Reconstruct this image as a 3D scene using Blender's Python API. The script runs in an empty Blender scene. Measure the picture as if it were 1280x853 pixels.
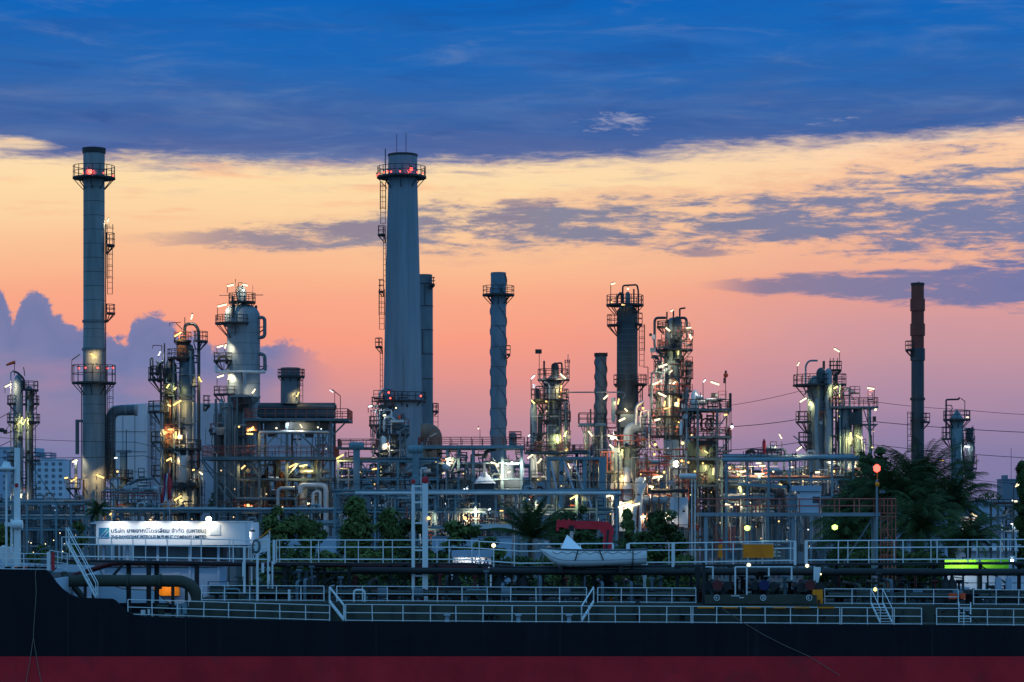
import bpy, math, random
from mathutils import Vector, Matrix
SC = bpy.context.scene
COL = SC.collection
R = random.Random(7)
F = 3012.0          # focal length in photo pixels (photo 1280 wide)
CAMZ = 12.0
GZ = 2.5            # refinery ground level
HOR = 640.0
rad = math.radians

def lin(c):
    return tuple(((x/255)/12.92 if x/255 <= .04045 else ((x/255+.055)/1.055)**2.4) for x in c)

# ------------------------------------------------------------------ materials
M = {}
def mat(name, col, rough=.6, metal=0.0, var=.25, scale=.6, stretch=1.0, col2=None, spec=.3):
    m = bpy.data.materials.new(name); m.use_nodes = True
    nt = m.node_tree; b = nt.nodes['Principled BSDF']
    b.inputs['Roughness'].default_value = rough
    b.inputs['Metallic'].default_value = metal
    b.inputs['Specular IOR Level'].default_value = spec
    tc = nt.nodes.new('ShaderNodeTexCoord'); mp = nt.nodes.new('ShaderNodeMapping')
    mp.inputs['Scale'].default_value = (1, 1, stretch)
    nz = nt.nodes.new('ShaderNodeTexNoise'); nz.inputs['Scale'].default_value = scale
    nz.inputs['Detail'].default_value = 6; nz.inputs['Roughness'].default_value = .65
    cr = nt.nodes.new('ShaderNodeValToRGB')
    cr.color_ramp.elements[0].position = .3; cr.color_ramp.elements[1].position = .7
    c1 = col2 if col2 else tuple(c*(1-var) for c in col)
    c2 = tuple(min(1, c*(1+var*.6)) for c in col)
    cr.color_ramp.elements[0].color = (*c1, 1); cr.color_ramp.elements[1].color = (*c2, 1)
    nt.links.new(tc.outputs['Object'], mp.inputs['Vector'])
    nt.links.new(mp.outputs['Vector'], nz.inputs['Vector'])
    nt.links.new(nz.outputs['Fac'], cr.inputs['Fac'])
    nt.links.new(cr.outputs['Color'], b.inputs['Base Color'])
    M[name] = m
    return m
def emit(name, col, s):
    m = bpy.data.materials.new(name); m.use_nodes = True
    nt = m.node_tree; nt.nodes.remove(nt.nodes['Principled BSDF'])
    e = nt.nodes.new('ShaderNodeEmission'); e.inputs['Color'].default_value = (*col, 1); e.inputs['Strength'].default_value = s
    nt.links.new(e.outputs['Emission'], nt.nodes['Material Output'].inputs['Surface'])
    M[name] = m
    return m
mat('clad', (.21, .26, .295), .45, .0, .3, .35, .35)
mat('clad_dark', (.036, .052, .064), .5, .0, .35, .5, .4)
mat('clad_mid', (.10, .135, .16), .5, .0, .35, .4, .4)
mat('concrete', (.21, .27, .325), .85, 0, .38, .35, .05)
mat('blue_steel_plate', (.125, .195, .255), .6, 0, .35, .5, .2)
mat('chimney_steel', (.225, .26, .275), .7, 0, .42, .5, .12)
mat('rust_brown', (.15, .065, .045), .8, 0, .5, .35, .25, (.07, .045, .04))
mat('rust_red', (.20, .052, .038), .8, 0, .5, .35, .25, (.10, .036, .032))
mat('gantry_red', (.44, .12, .09), .6, 0, .3, .8)
mat('dull_brown', (.17, .125, .10), .7, 0, .4, .5, .4)
mat('far_window', (.13, .16, .20), .3, 0, .2, .5)
mat('dark', (.035, .037, .04), .6, 0, .3, 1)
mat('steel', (.095, .135, .15), .55, 0, .35, .5)
mat('steel_blue', (.15, .235, .275), .5, 0, .3, .4)
mat('redpaint', (.30, .075, .055), .6, 0, .35, .8)
mat('pipe_grey', (.32, .34, .35), .35, .3, .25, .6)
mat('pipe_white', (.55, .56, .56), .4, 0, .2, .6)
mat('silver', (.5, .5, .48), .35, .6, .25, .5)
mat('white', (.74, .75, .75), .45, 0, .08, .5)
mat('hull_navy', (.0042, .0044, .0088), .55, 0, .5, .9, .05, (.0018, .0026, .006), .2)
mat('hull_red', (.62, .018, .03), .6, 0, .3, .35, .8, None, .2)
mat('deck_green', (.056, .060, .046), .75, 0, .3, .6)
mat('ship_dark', (.022, .024, .025), .6, 0, .35, 1)
mat('ship_red', (.13, .02, .02), .5, 0, .3, .8)
mat('crane_red', (.72, .02, .035), .4, 0, .25, .6)
mat('boat_white', (.90, .93, .95), .3, 0, .03, .4)
mat('yellow', (.98, .25, .005), .5, 0, .25, .8)
mat('lime', (.36, .90, .02), .6, 0, .1, .3)
mat('orange', (.85, .10, .03), .6, 0, .2, 1)
mat('wall_pale', (.50, .58, .67), .8, 0, .12, .15)
mat('wall_blue', (.34, .43, .54), .8, 0, .15, .15)
mat('window', (.03, .04, .06), .15, 0, .2, .5, 1, None, .5)
mat('roof_dark', (.07, .075, .08), .8, 0, .3, .5)
mat('ground', (.11, .11, .105), .9, 0, .35, .08)
mat('bank', (.05, .06, .04), .95, 0, .4, .3)
mat('water', (.012, .02, .025), .08, 0, .2, .1, 1, None, .5)
mat('trunk', (.09, .07, .05), .9, 0, .4, 2)
mat('leaf', (.125, .155, .045), .85, 0, .5, .9, 1, (.026, .046, .016), .1)
mat('leaf_dark', (.07, .095, .030), .85, 0, .5, .9, 1, (.013, .025, .011), .1)
mat('palm_leaf', (.066, .095, .032), .9, 0, .5, .7, 1, (.014, .028, .014), .08)
mat('grass', (.035, .06, .02), .9, 0, .5, .6)
mat('sign_face', (.78, .80, .82), .5, 0, .03, .3)
mat('ink', (.004, .05, .12), .6, 0, .1, 1)
mat('navy_ink', (.01, .02, .09), .6, 0, .1, 1)
mat('rope', (.2, .17, .14), .9, 0, .3, 3)
mat('flag_red', (.5, .03, .04), .8, 0, .15, 1)
mat('flag_white', (.7, .7, .7), .8, 0, .1, 1)
mat('flag_blue', (.02, .03, .16), .8, 0, .1, 1)
mat('far_city', (.16, .2, .25), .9, 0, .2, .05)
mat('stripe_white', (.7, .7, .7), .6, 0, .1, 1)
emit('warm', (1, .62, .20), 2.4)
emit('white_lamp', (1, .82, .50), 2.4)
emit('cool', (.86, .95, 1), 2)
emit('yellow_lamp', (1, .88, .32), 2.0)
emit('red_lamp', (1, .07, .05), 5)
emit('green_lamp', (.62, 1, .18), 3.5)
emit('flood', (1, .86, .58), 12)
emit('glow_small', (1, .72, .38), 1.3)
# teal gradient of the square emblem on the sign
m = mat('emblem', (.02, .16, .28), .4, 0, .1, 1)
_nt = m.node_tree
_cr = [n for n in _nt.nodes if n.type == 'VALTORGB'][0]
_cr.color_ramp.elements[0].color = (.01, .10, .30, 1); _cr.color_ramp.elements[1].color = (.05, .42, .40, 1)
_nz = [n for n in _nt.nodes if n.type == 'TEX_NOISE'][0]; _nz.inputs['Scale'].default_value = .9; _nz.inputs['Detail'].default_value = 1

LAMP_GAIN = 1.15
LCOL = {'warm': (1, .62, .22), 'white_lamp': (1, .80, .5), 'cool': (.9, .95, 1), 'yellow_lamp': (1, .85, .3), 'flood': (1, .78, .42), 'red_lamp': (1, .08, .05)}
# ------------------------------------------------------------------ mesh builder
def V(*a): return Vector(a)
class MB:
    def __init__(s): s.v = []; s.f = []; s.sm = []
    def face(s, idx, sm=False): s.f.append(tuple(idx)); s.sm.append(sm)
    def poly(s, pts, sm=False):
        b = len(s.v); s.v += [tuple(p) for p in pts]; s.face(range(b, b+len(pts)), sm)
    def box(s, a, b):
        x0, x1 = sorted((a[0], b[0])); y0, y1 = sorted((a[1], b[1])); z0, z1 = sorted((a[2], b[2]))
        n = len(s.v)
        s.v += [(x0,y0,z0),(x1,y0,z0),(x1,y1,z0),(x0,y1,z0),(x0,y0,z1),(x1,y0,z1),(x1,y1,z1),(x0,y1,z1)]
        for q in ((0,3,2,1),(4,5,6,7),(0,1,5,4),(1,2,6,5),(2,3,7,6),(3,0,4,7)): s.face([n+i for i in q])
    def bar(s, p0, p1, w, h=None):
        p0, p1 = Vector(p0), Vector(p1); h = h or w
        d = (p1-p0)
        if d.length < 1e-6: return
        d.normalize()
        up = Vector((0,0,1)) if abs(d.z) < .95 else Vector((0,1,0))
        sx = d.cross(up).normalized(); sz = sx.cross(d).normalized()
        n = len(s.v)
        for p in (p0, p1):
            for a, b in ((-1,-1),(1,-1),(1,1),(-1,1)):
                s.v.append(tuple(p + sx*(a*w/2) + sz*(b*h/2)))
        for q in ((0,1,2,3),(7,6,5,4),(0,4,5,1),(1,5,6,2),(2,6,7,3),(3,7,4,0)): s.face([n+i for i in q])
    def tube(s, pts, r, n=8, closed=False):
        pts = [Vector(p) for p in pts]
        m = len(pts)
        rs = r if isinstance(r, (list, tuple)) else [r]*m
        t0 = (pts[1]-pts[0]).normalized()
        ref = Vector((0,0,1)) if abs(t0.z) < .9 else Vector((0,1,0))
        nx = t0.cross(ref).normalized()
        base = len(s.v)
        for i in range(m):
            if closed: t = (pts[(i+1)%m]-pts[i-1])
            elif i == 0: t = pts[1]-pts[0]
            elif i == m-1: t = pts[-1]-pts[-2]
            else: t = pts[i+1]-pts[i-1]
            t.normalize()
            nx = (nx - t*nx.dot(t))
            if nx.length < 1e-6: nx = t.orthogonal()
            nx.normalize(); ny = t.cross(nx)
            for j in range(n):
                a = 2*math.pi*j/n
                s.v.append(tuple(pts[i] + (nx*math.cos(a)+ny*math.sin(a))*rs[i]))
        k = m if closed else m-1
        for i in range(k):
            i2 = (i+1) % m
            for j in range(n):
                j2 = (j+1) % n
                s.face((base+i*n+j, base+i*n+j2, base+i2*n+j2, base+i2*n+j), n > 4)
        if not closed:
            b0 = len(s.v); s.v += s.v[base:base+n]; s.face(range(b0+n-1, b0-1, -1))
            b1 = len(s.v); s.v += s.v[base+(m-1)*n:base+m*n]; s.face(range(b1, b1+n))
    def lathe(s, cx, cy, prof, n=28, smooth=True, caps=True, ax='z'):
        # profile: (h, r) along the axis
        base = len(s.v)
        for h, r in prof:
            for j in range(n):
                a = 2*math.pi*(j+.5)/n
                if ax == 'z': s.v.append((cx+r*math.cos(a), cy+r*math.sin(a), h))
                else: s.v.append((h, cx+r*math.cos(a), cy+r*math.sin(a)))
        m = len(prof)
        for i in range(m-1):
            for j in range(n):
                j2 = (j+1) % n
                q = (base+i*n+j, base+i*n+j2, base+(i+1)*n+j2, base+(i+1)*n+j)
                s.face(q, smooth)
        if caps:
            for i, rev in ((0, True), (m-1, False)):
                if prof[i][1] > 1e-3:
                    b = len(s.v); s.v += s.v[base+i*n:base+(i+1)*n]
                    s.face(range(b+n-1, b-1, -1) if rev else range(b, b+n))
    def ringdeck(s, cx, cy, z0, z1, ri, ro, a0, a1, n=None):
        full = abs(a1-a0) >= 359.9
        n = n or max(6, int(abs(a1-a0)/12))
        m = n if full else n+1
        base = len(s.v)
        for i in range(m):
            a = rad(a0+(a1-a0)*i/n)
            for r, z in ((ri,z0),(ro,z0),(ro,z1),(ri,z1)):
                s.v.append((cx+r*math.cos(a), cy+r*math.sin(a), z))
        for i in range(n):
            i2 = (i+1) % m
            for j in range(4):
                j2 = (j+1) % 4
                s.face((base+i*4+j, base+i2*4+j, base+i2*4+j2, base+i*4+j2))
        if not full:
            s.face((base, base+3, base+2, base+1)); e = base+n*4; s.face((e, e+1, e+2, e+3))
    def rails(s, path, h, spacing=1.5, r=.04, nr=3, toe=True, pr=None, closed=False):
        path = [Vector(p) for p in path]
        if closed: path = path + [path[0]]
        for q in range(nr):
            z = h*(1-q/nr) if nr > 1 else h
            s.tube([p+Vector((0,0,z)) for p in path], r, 5)
        if toe and nr > 1:
            pass
        # posts at even spacing
        L = 0; segs = []
        for a, b in zip(path, path[1:]): segs.append((L, a, b)); L += (b-a).length
        cnt = max(1, round(L/spacing))
        for i in range(cnt + (0 if closed else 1)):
            d = L*i/cnt
            for (l0, a, b) in reversed(segs):
                if d >= l0-1e-6:
                    ln = (b-a).length or 1
                    p = a+(b-a)*min(1, (d-l0)/ln); break
            s.tube([p, p+Vector((0,0,h))], pr or r*1.1, 5)
    def build(s, name, m, parent=None, kind=None):
        me = bpy.data.meshes.new(name)
        o0 = parent_world(parent)
        me.from_pydata([(x-o0.x, y-o0.y, z-o0.z) for x, y, z in s.v], [], s.f)
        me.polygons.foreach_set('use_smooth', s.sm)
        me.materials.append(M[m] if isinstance(m, str) else m)
        me.update()
        o = bpy.data.objects.new(name, me); COL.objects.link(o)
        if parent is not None: o.parent = parent
        if kind: o['kind'] = kind
        return o
def parent_world(p):
    v = Vector((0,0,0))
    while p is not None: v += p.location; p = p.parent
    return v
def fillet(pts, br):
    pts = [Vector(p) for p in pts]
    if len(pts) < 3: return pts
    out = [pts[0]]
    for a, b, c in zip(pts, pts[1:], pts[2:]):
        d1, d2 = (a-b), (c-b)
        q = min(br, d1.length*.49, d2.length*.49)
        p0 = b+d1.normalized()*q; p2 = b+d2.normalized()*q
        for i in range(6):
            t = i/5
            out.append(p0*(1-t)**2 + b*2*t*(1-t) + p2*t*t)
    out.append(pts[-1])
    return out

def XW(px, Y): return (px-640)*Y/F
def ZW(py, Y): return CAMZ-(py-HOR)*Y/F

class T:
    """one thing: an Empty at its base, parts are added in photo units at its own depth Y (d = metres further away)"""
    def __init__(s, name, label, cat, px, Y, base=GZ, group=None):
        s.Y = Y; s.k = Y/F; s.cx = px
        o = bpy.data.objects.new(name, None); COL.objects.link(o)
        o.location = (XW(px, Y), Y, base); o.empty_display_size = .5
        o['label'] = label; o['category'] = cat
        if group: o['group'] = group
        s.o = o; s.base = base
        s.pyb = HOR+(CAMZ-base)/s.k       # photo row of the base
    def P(s, px, py, d=0.0):
        return Vector(((px-640)*(s.Y+d)/F, s.Y+d, CAMZ-(py-HOR)*(s.Y+d)/F))
    def C(s, px, py, d=0.0):              # same, without growing with d
        return Vector(((px-640)*s.k, s.Y+d, CAMZ-(py-HOR)*s.k))
    def shell(s, cx, prof, m='clad', name='shell', n=28, d=0, smooth=True, parent=None):
        b = MB(); b.lathe(XW(cx, s.Y), s.Y+d, [(ZW(py, s.Y), r*s.k) for py, r in prof][::-1], n, smooth)
        return b.build(name, m, parent or s.o)
    def hvessel(s, x0, x1, py, r, m='clad', name='vessel', d=0):
        b = MB(); k = s.k; L = (x1-x0)*k; rr = r*k; X0 = XW(x0, s.Y)
        e = min(rr*.6, L*.2)
        prof = [(X0, rr*.02), (X0+e*.15, rr*.5), (X0+e*.5, rr*.85), (X0+e, rr), (X0+L-e, rr), (X0+L-e*.5, rr*.85), (X0+L-e*.15, rr*.5), (X0+L, rr*.02)]
        b.lathe(s.Y+d, ZW(py, s.Y), prof, 20, True, True, 'x')
        return b.build(name, m, s.o)
    def bands(s, cx, rows, m='dark', t=.6, name='seam_band', d=0, ex=.25):
        b = MB()
        for py, r in rows:
            b.ringdeck(XW(cx, s.Y), s.Y+d, ZW(py+t/2, s.Y), ZW(py-t/2, s.Y), (r-.5)*s.k, (r+ex)*s.k, 0, 360, 28)
        return b.build(name, m, s.o)
    def plat(s, cx, py, ri, ro, a0=0, a1=360, d=0, rail=11, m='dark', rm='dark', brackets=True, th=2.2, rr=.045):
        b = MB(); X = XW(cx, s.Y); Yc = s.Y+d; z = ZW(py, s.Y); k = s.k
        b.ringdeck(X, Yc, z-th*k, z, ri*k, ro*k, a0, a1)
        if brackets:
            n = max(2, int(abs(a1-a0)/45))
            for i in range(n+1):
                a = rad(a0+(a1-a0)*i/n)
                c, q = math.cos(a), math.sin(a)
                b.bar((X+ri*k*c, Yc+ri*k*q, z-(ro-ri)*k-th*k), (X+ro*.95*k*c, Yc+ro*.95*k*q, z-th*k), .1)
        p = b.build('platform', m, s.o)
        if rail:
            b = MB(); full = abs(a1-a0) > 359
            n = max(4, int(abs(a1-a0)/15))
            path = [(X+(ro*.97)*k*math.cos(rad(a0+(a1-a0)*i/n)), Yc+(ro*.97)*k*math.sin(rad(a0+(a1-a0)*i/n)), z) for i in range(n if full else n+1)]
            if not full:
                i0, i1 = rad(a0), rad(a1)
                path = [(X+(ri+.4)*k*math.cos(i0), Yc+(ri+.4)*k*math.sin(i0), z)]+path+[(X+(ri+.4)*k*math.cos(i1), Yc+(ri+.4)*k*math.sin(i1), z)]
            b.rails(path, rail*k, 1.0, rr, 2, closed=full)
            b.build('railing', rm, p)
        return p
    def deck(s, x0, x1, py, d0, d1, rail=11, m='steel', rm='dark', th=3, sides='fblr', name='platform', rr=.045):
        b = MB(); z = ZW(py, s.Y); X0, X1 = XW(x0, s.Y), XW(x1, s.Y)
        b.box((X0, s.Y+d0, z-th*s.k), (X1, s.Y+d1, z))
        p = b.build(name, m, s.o)
        if rail:
            b = MB(); e = .06; h = rail*s.k
            A, B, C, D = V(X0+e, s.Y+d0+e, z), V(X1-e, s.Y+d0+e, z), V(X1-e, s.Y+d1-e, z), V(X0+e, s.Y+d1-e, z)
            if 'f' in sides: b.rails([A, B], h, 1.3, rr, 2)
            if 'b' in sides: b.rails([D, C], h, 1.3, rr, 2)
            if 'l' in sides: b.rails([A, D], h, 1.3, rr, 2)
            if 'r' in sides: b.rails([B, C], h, 1.3, rr, 2)
            b.build('railing', rm, p)
        return p
    def ladder(s, px, py0, py1, d=0, w=5, cage=True, m='dark', depth=.7):
        b = MB(); A = s.C(px-w/2, py0, d); B = s.C(px+w/2, py0, d); z1 = ZW(py1, s.Y)
        for p in (A, B): b.tube([p, V(p.x, p.y, z1)], .045, 5)
        z = min(A.z, z1); top = max(A.z, z1)
        while z < top:
            b.tube([V(A.x, A.y, z), V(B.x, B.y, z)], .03, 4); z += .75
        if cage:
            z = min(A.z, z1)+2
            c = (A+B)/2; r = (B.x-A.x)*.62
            while z < top:
                b.tube([V(c.x+r*math.cos(a)*1.05, c.y-(.05+depth*math.sin(a)), z) for a in [math.pi*i/6 for i in range(7)]], .035, 4); z += 1.5
            for a in (.4, 1.57, 2.74):
                x, y = c.x+r*math.cos(a)*1.05, c.y-(.05+depth*math.sin(a))
                b.tube([V(x, y, min(A.z, z1)+2), V(x, y, top)], .03, 4)
        return b.build('ladder', m, s.o)
    def pipe(s, pts, r, m='pipe_grey', name='pipe', bend=2.2, n=10, parent=None):
        b = MB(); P = [s.C(*p) for p in pts]
        b.tube(fillet(P, bend*r*s.k), r*s.k, n)
        return b.build(name, m, parent or s.o)
    def bar(s, x0, y0, x1, y1, w=2.5, d=0, m='steel', name='beam', d1=None):
        b = MB(); j = R.uniform(-.012, .012)
        b.bar(s.C(x0, y0, d), s.C(x1, y1, d if d1 is None else d1), w*s.k+j, w*s.k+j*1.7)
        return b.build(name, m, s.o)
    def col(s, x, y0, y1=None, w=3, d=0, m='steel', name='column'):
        return s.bar(x, y0, x, y1 if y1 else s.pyb, w, d, m, name)
    def boxp(s, x0, x1, y0, y1, d0, d1, m='steel', name='box'):
        b = MB(); A = s.C(x0, y0, d0); B = s.C(x1, y1, d1); b.box(A, B)
        return b.build(name, m, s.o)
    def lamp(s, px, py, L=12, ang=20, m='warm', d=-2.5, pole=None, w=1.9, side=-1):
        a = rad(ang); W_ = L; L = L*.72; dx, dy = math.cos(a)*L/2, -math.sin(a)*L/2
        b = MB(); up = 1.6
        b.bar(s.C(px-dx, py-dy-up, d), s.C(px+dx, py+dy-up, d), w*s.k*.9, .6*s.k)
        if pole is None: pole = 4+(px*7+py*3) % 6
        if pole:
            ex = px+side*dx; ey = py+side*dy-up
            b.tube([s.C(ex, ey, d), s.C(ex, ey+pole, d)], .045, 6)
        h = b.build('lamp', 'dark', s.o)
        b = MB(); b.tube([s.C(px-dx, py-dy, d), s.C(px+dx, py+dy, d)], w*s.k/2, 8)
        b.build('lamp_tube', m, h)
        if W_ >= 6: s.light(h, px, py, d, m, 17*W_)
        return h
    def light(s, h, px, py, d, m, W):
        l = bpy.data.lights.new('lamp_light', 'SPOT'); l.energy = W*LAMP_GAIN; l.color = LCOL.get(m, (1, .8, .5)); l.spot_size = rad(165); l.spot_blend = .5; l.shadow_soft_size = .05
        o = bpy.data.objects.new('lamp_light', l); COL.objects.link(o); o.parent = h; c = s.C(px, py, d+.2)
        o.location = c-parent_world(h); o.rotation_euler = V(0, .8, -.6).to_track_quat('-Z', 'Y').to_euler()
    def bulb(s, px, py, r=1.6, m='warm', d=-2, name='lamp'):
        b = MB(); c = s.C(px, py, d); rr = r*s.k
        b.lathe(c.x, c.y, [(c.z+rr*math.sin(t), max(.001, rr*math.cos(t))) for t in [-1.55, -.9, -.4, 0, .4, .9, 1.55]], 10)
        o = b.build(name, m, s.o)
        if r >= 1.5 and m in LCOL: s.light(o, px, py, d, m, 160 if m != 'flood' else 420)
        b = MB(); b.tube([c+V(0, .0, rr*.95), c+V(0, .0, rr+.25)], rr*.45, 8); b.build('lamp_cap', 'dark', o)
        return o
    def clutter(s, x0, x1, y0, y1, n, seed, d0=-3, d1=3, rmin=.5, rmax=1.8, mats=('pipe_grey', 'steel', 'clad_mid', 'steel_blue', 'pipe_white')):
        q = random.Random(seed)
        for i in range(n):
            d = q.uniform(d0, d1); r = q.uniform(rmin, rmax); m_ = q.choice(mats)
            x = q.uniform(x0, x1); y = q.uniform(y0, y1); kind = q.random()
            if kind < .35:      # riser with an elbow
                x2 = min(x1, max(x0, x+q.choice((-1, 1))*q.uniform(8, 26)))
                s.pipe([(x, y1, d), (x, y, d), (x2, y, d)], r, m_)
            elif kind < .55:    # inverted U
                x2 = min(x1, x+q.uniform(7, 16))
                s.pipe([(x, y1, d), (x, y, d), (x2, y, d), (x2, min(y1, y+q.uniform(8, 30)), d)], r, m_)
            elif kind < .8:
                x2 = min(x1, x+q.uniform(15, 50)); x3 = max(x0, x-q.uniform(4, 20))
                s.pipe([(x3, y, d), (x2, y, d)], r, m_)
            else:
                s.pipe([(x, y, d), (x, y1, d)], r, m_)
    def detail(s, x0, x1, y0, y1, n, seed, d0=-3, d1=1, mats=('dark', 'dark', 'clad_dark', 'steel', 'redpaint')):
        q = random.Random(seed)
        for i in range(n):
            x = q.uniform(x0, x1); y = q.uniform(y0, y1); d = q.uniform(d0, d1); m_ = q.choice(mats); kd = q.random()
            if kd < .34:        # small railed landing on a bracket
                w_ = q.uniform(5, 13); h = q.uniform(7, 10); A = s.C(x, y, d); B = s.C(min(x+w_, x1+3), y, d); k = s.k
                b = MB(); b.box(A, B+V(0, .8, -.16)); b.bar(A+V(0,.4,-.1), (A+B)/2+V(0,.6,-.9), .08); o = b.build('landing', m_, s.o)
                b = MB(); b.rails([A+V(0,.03,0), B+V(0,.03,0)], h*k, .8, .04, 2); b.build('railing', q.choice(('dark', 'redpaint', 'dark')), o)
            elif kd < .55:
                s.ladder(x, min(y1, y+q.uniform(18, 40)), y, d, q.uniform(2.6, 4), q.random() < .4, 'dark')
            elif kd < .8:       # conduit runs with a dogleg
                x2 = x+q.uniform(-9, 9); y2 = min(y1, y+q.uniform(14, 46))
                s.pipe([(x, y2, d), (x, (y+y2)/2, d), (x2, (y+y2)/2-3, d), (x2, y, d)], q.uniform(.3, .55), q.choice(('dark', 'clad_mid', 'steel', 'pipe_white')), 'conduit', n=6)
            elif kd < .92:
                b = MB(); c = s.C(x, y, d); r = q.uniform(1.2, 2.6)*s.k; b.tube([c-V(0,.3,0), c+V(0,.3,0)], r, 12); b.tube([c-V(0,.36,0), c-V(0,.3,0)], r*1.25, 12); b.build('nozzle', q.choice(('clad_dark', 'pipe_grey', 'dark')), s.o)
            else:
                w_ = q.uniform(2.5, 6); b = MB(); b.box(s.C(x, y, d), s.C(x+w_, y+q.uniform(3, 6), d)+V(0,.5,0)); b.build('junction_box', q.choice(('clad_mid', 'dark', 'pipe_white')), s.o)
    def valves(s, pts, seed=1, m='dark'):
        for (x, y, d) in pts:
            b = MB(); c = s.C(x, y, d); k = s.k
            b.tube([c-V(1.6*k,0,0), c+V(1.6*k,0,0)], 1.1*k, 8)
            b.tube([c, c+V(0,0,3.2*k)], .35*k, 6)
            b.lathe(c.x, c.y, [(c.z+3.0*k, 1.5*k), (c.z+3.5*k, 1.5*k)], 10, False)
            b.build('valve', m, s.o)

def single(b, name, m, label, cat, group=None):
    """a thing that is one mesh; origin moved to its base"""
    zs = min(v[2] for v in b.v); n = len(b.v)
    cx = sum(v[0] for v in b.v)/n; cy = sum(v[1] for v in b.v)/n
    b.v = [(x-cx, y-cy, z-zs) for x, y, z in b.v]
    o = b.build(name, m); o.location = (cx, cy, zs)
    o['label'] = label; o['category'] = cat
    if group: o['group'] = group
    return o

def weathered(name, base_, mark, th=.62, amt=.6, sx=1.6, sz=.09):
    m = M[name]; nt = m.node_tree; b = nt.nodes['Principled BSDF']
    src = b.inputs['Base Color'].links[0].from_socket
    tc = nt.nodes.new('ShaderNodeTexCoord'); mp = nt.nodes.new('ShaderNodeMapping'); mp.inputs['Scale'].default_value = (sx, sx, sz)
    n = nt.nodes.new('ShaderNodeTexNoise'); n.inputs['Scale'].default_value = 1; n.inputs['Detail'].default_value = 8; n.inputs['Roughness'].default_value = .7
    r = nt.nodes.new('ShaderNodeMapRange'); r.inputs['From Min'].default_value = th; r.inputs['From Max'].default_value = th+.14; r.inputs['To Max'].default_value = amt
    n2 = nt.nodes.new('ShaderNodeTexNoise'); n2.inputs['Scale'].default_value = .12; n2.inputs['Detail'].default_value = 3
    ml = nt.nodes.new('ShaderNodeMath'); ml.operation = 'MULTIPLY'
    mx = nt.nodes.new('ShaderNodeMix'); mx.data_type = 'RGBA'; mx.inputs[7].default_value = (*mark, 1)
    nt.links.new(tc.outputs['Object'], mp.inputs[0]); nt.links.new(mp.outputs[0], n.inputs['Vector']); nt.links.new(tc.outputs['Object'], n2.inputs['Vector'])
    nt.links.new(n.outputs['Fac'], r.inputs['Value']); nt.links.new(r.outputs['Result'], ml.inputs[0])
    r2 = nt.nodes.new('ShaderNodeMapRange'); r2.inputs['From Min'].default_value = .38; r2.inputs['From Max'].default_value = .6
    nt.links.new(n2.outputs['Fac'], r2.inputs['Value']); nt.links.new(r2.outputs['Result'], ml.inputs[1])
    nt.links.new(ml.outputs[0], mx.inputs[0]); nt.links.new(src, mx.inputs[6]); nt.links.new(mx.outputs[2], b.inputs['Base Color'])
weathered('hull_navy', None, (.016, .015, .018), .54, .7)
weathered('hull_red', None, (.26, .03, .035), .53, .6, .5, .5)
weathered('concrete', None, (.10, .085, .075), .56, .65, 1.4, .035)
weathered('chimney_steel', None, (.12, .11, .10), .55, .6, 1.4, .05)
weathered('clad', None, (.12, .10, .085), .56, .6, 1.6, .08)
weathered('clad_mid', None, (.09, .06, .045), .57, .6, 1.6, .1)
weathered('boat_white', None, (.55, .53, .48), .60, .4, 2.5, .4)
weathered('wall_pale', None, (.33, .35, .37), .56, .6, 1.5, .06)
weathered('wall_blue', None, (.25, .29, .34), .56, .5, .9, .05)
weathered('sign_face', None, (.55, .55, .55), .58, .35, 2.0, .3)
weathered('white', None, (.45, .36, .28), .60, .6, 2.5, .8)
# ------------------------------------------------------------------ camera, world, sun
cam = bpy.data.cameras.new('camera'); co = bpy.data.objects.new('camera', cam); COL.objects.link(co)
co.location = (0, 0, CAMZ); co.rotation_euler = (rad(90), 0, 0)
cam.sensor_width = 36; cam.lens = 36*F/1280; cam.shift_y = (HOR-426.5)/1280
cam.clip_start = 1; cam.clip_end = 20000
SC.camera = co
SC.view_settings.view_transform = 'Standard'; SC.view_settings.look = 'None'
SC.view_settings.exposure = 0; SC.view_settings.gamma = 1; SC.view_settings.use_curve_mapping = False

W = bpy.data.worlds.new('World'); SC.world = W; W.use_nodes = True
nt = W.node_tree; nt.nodes.clear()
N = nt.nodes.new; LK = nt.links.new
def sock(x, inp):
    if isinstance(x, (int, float)): inp.default_value = x
    else: LK(x, inp)
def mth(op, a, b=None, c=None, clamp=False):
    n = N('ShaderNodeMath'); n.operation = op; n.use_clamp = clamp
    sock(a, n.inputs[0])
    if b is not None: sock(b, n.inputs[1])
    if c is not None: sock(c, n.inputs[2])
    return n.outputs[0]
def add(a, b): return mth('ADD', a, b)
def sub(a, b): return mth('SUBTRACT', a, b)
def mul(a, b): return mth('MULTIPLY', a, b)
def div(a, b): return mth('DIVIDE', a, b)
def sstep(x, e0, e1):
    n = N('ShaderNodeMapRange'); n.interpolation_type = 'SMOOTHSTEP'
    sock(x, n.inputs['Value'])
    if e0 < e1: n.inputs['From Min'].default_value = e0; n.inputs['From Max'].default_value = e1; n.inputs['To Min'].default_value = 0; n.inputs['To Max'].default_value = 1
    else: n.inputs['From Min'].default_value = e1; n.inputs['From Max'].default_value = e0; n.inputs['To Min'].default_value = 1; n.inputs['To Max'].default_value = 0
    return n.outputs['Result']
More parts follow.
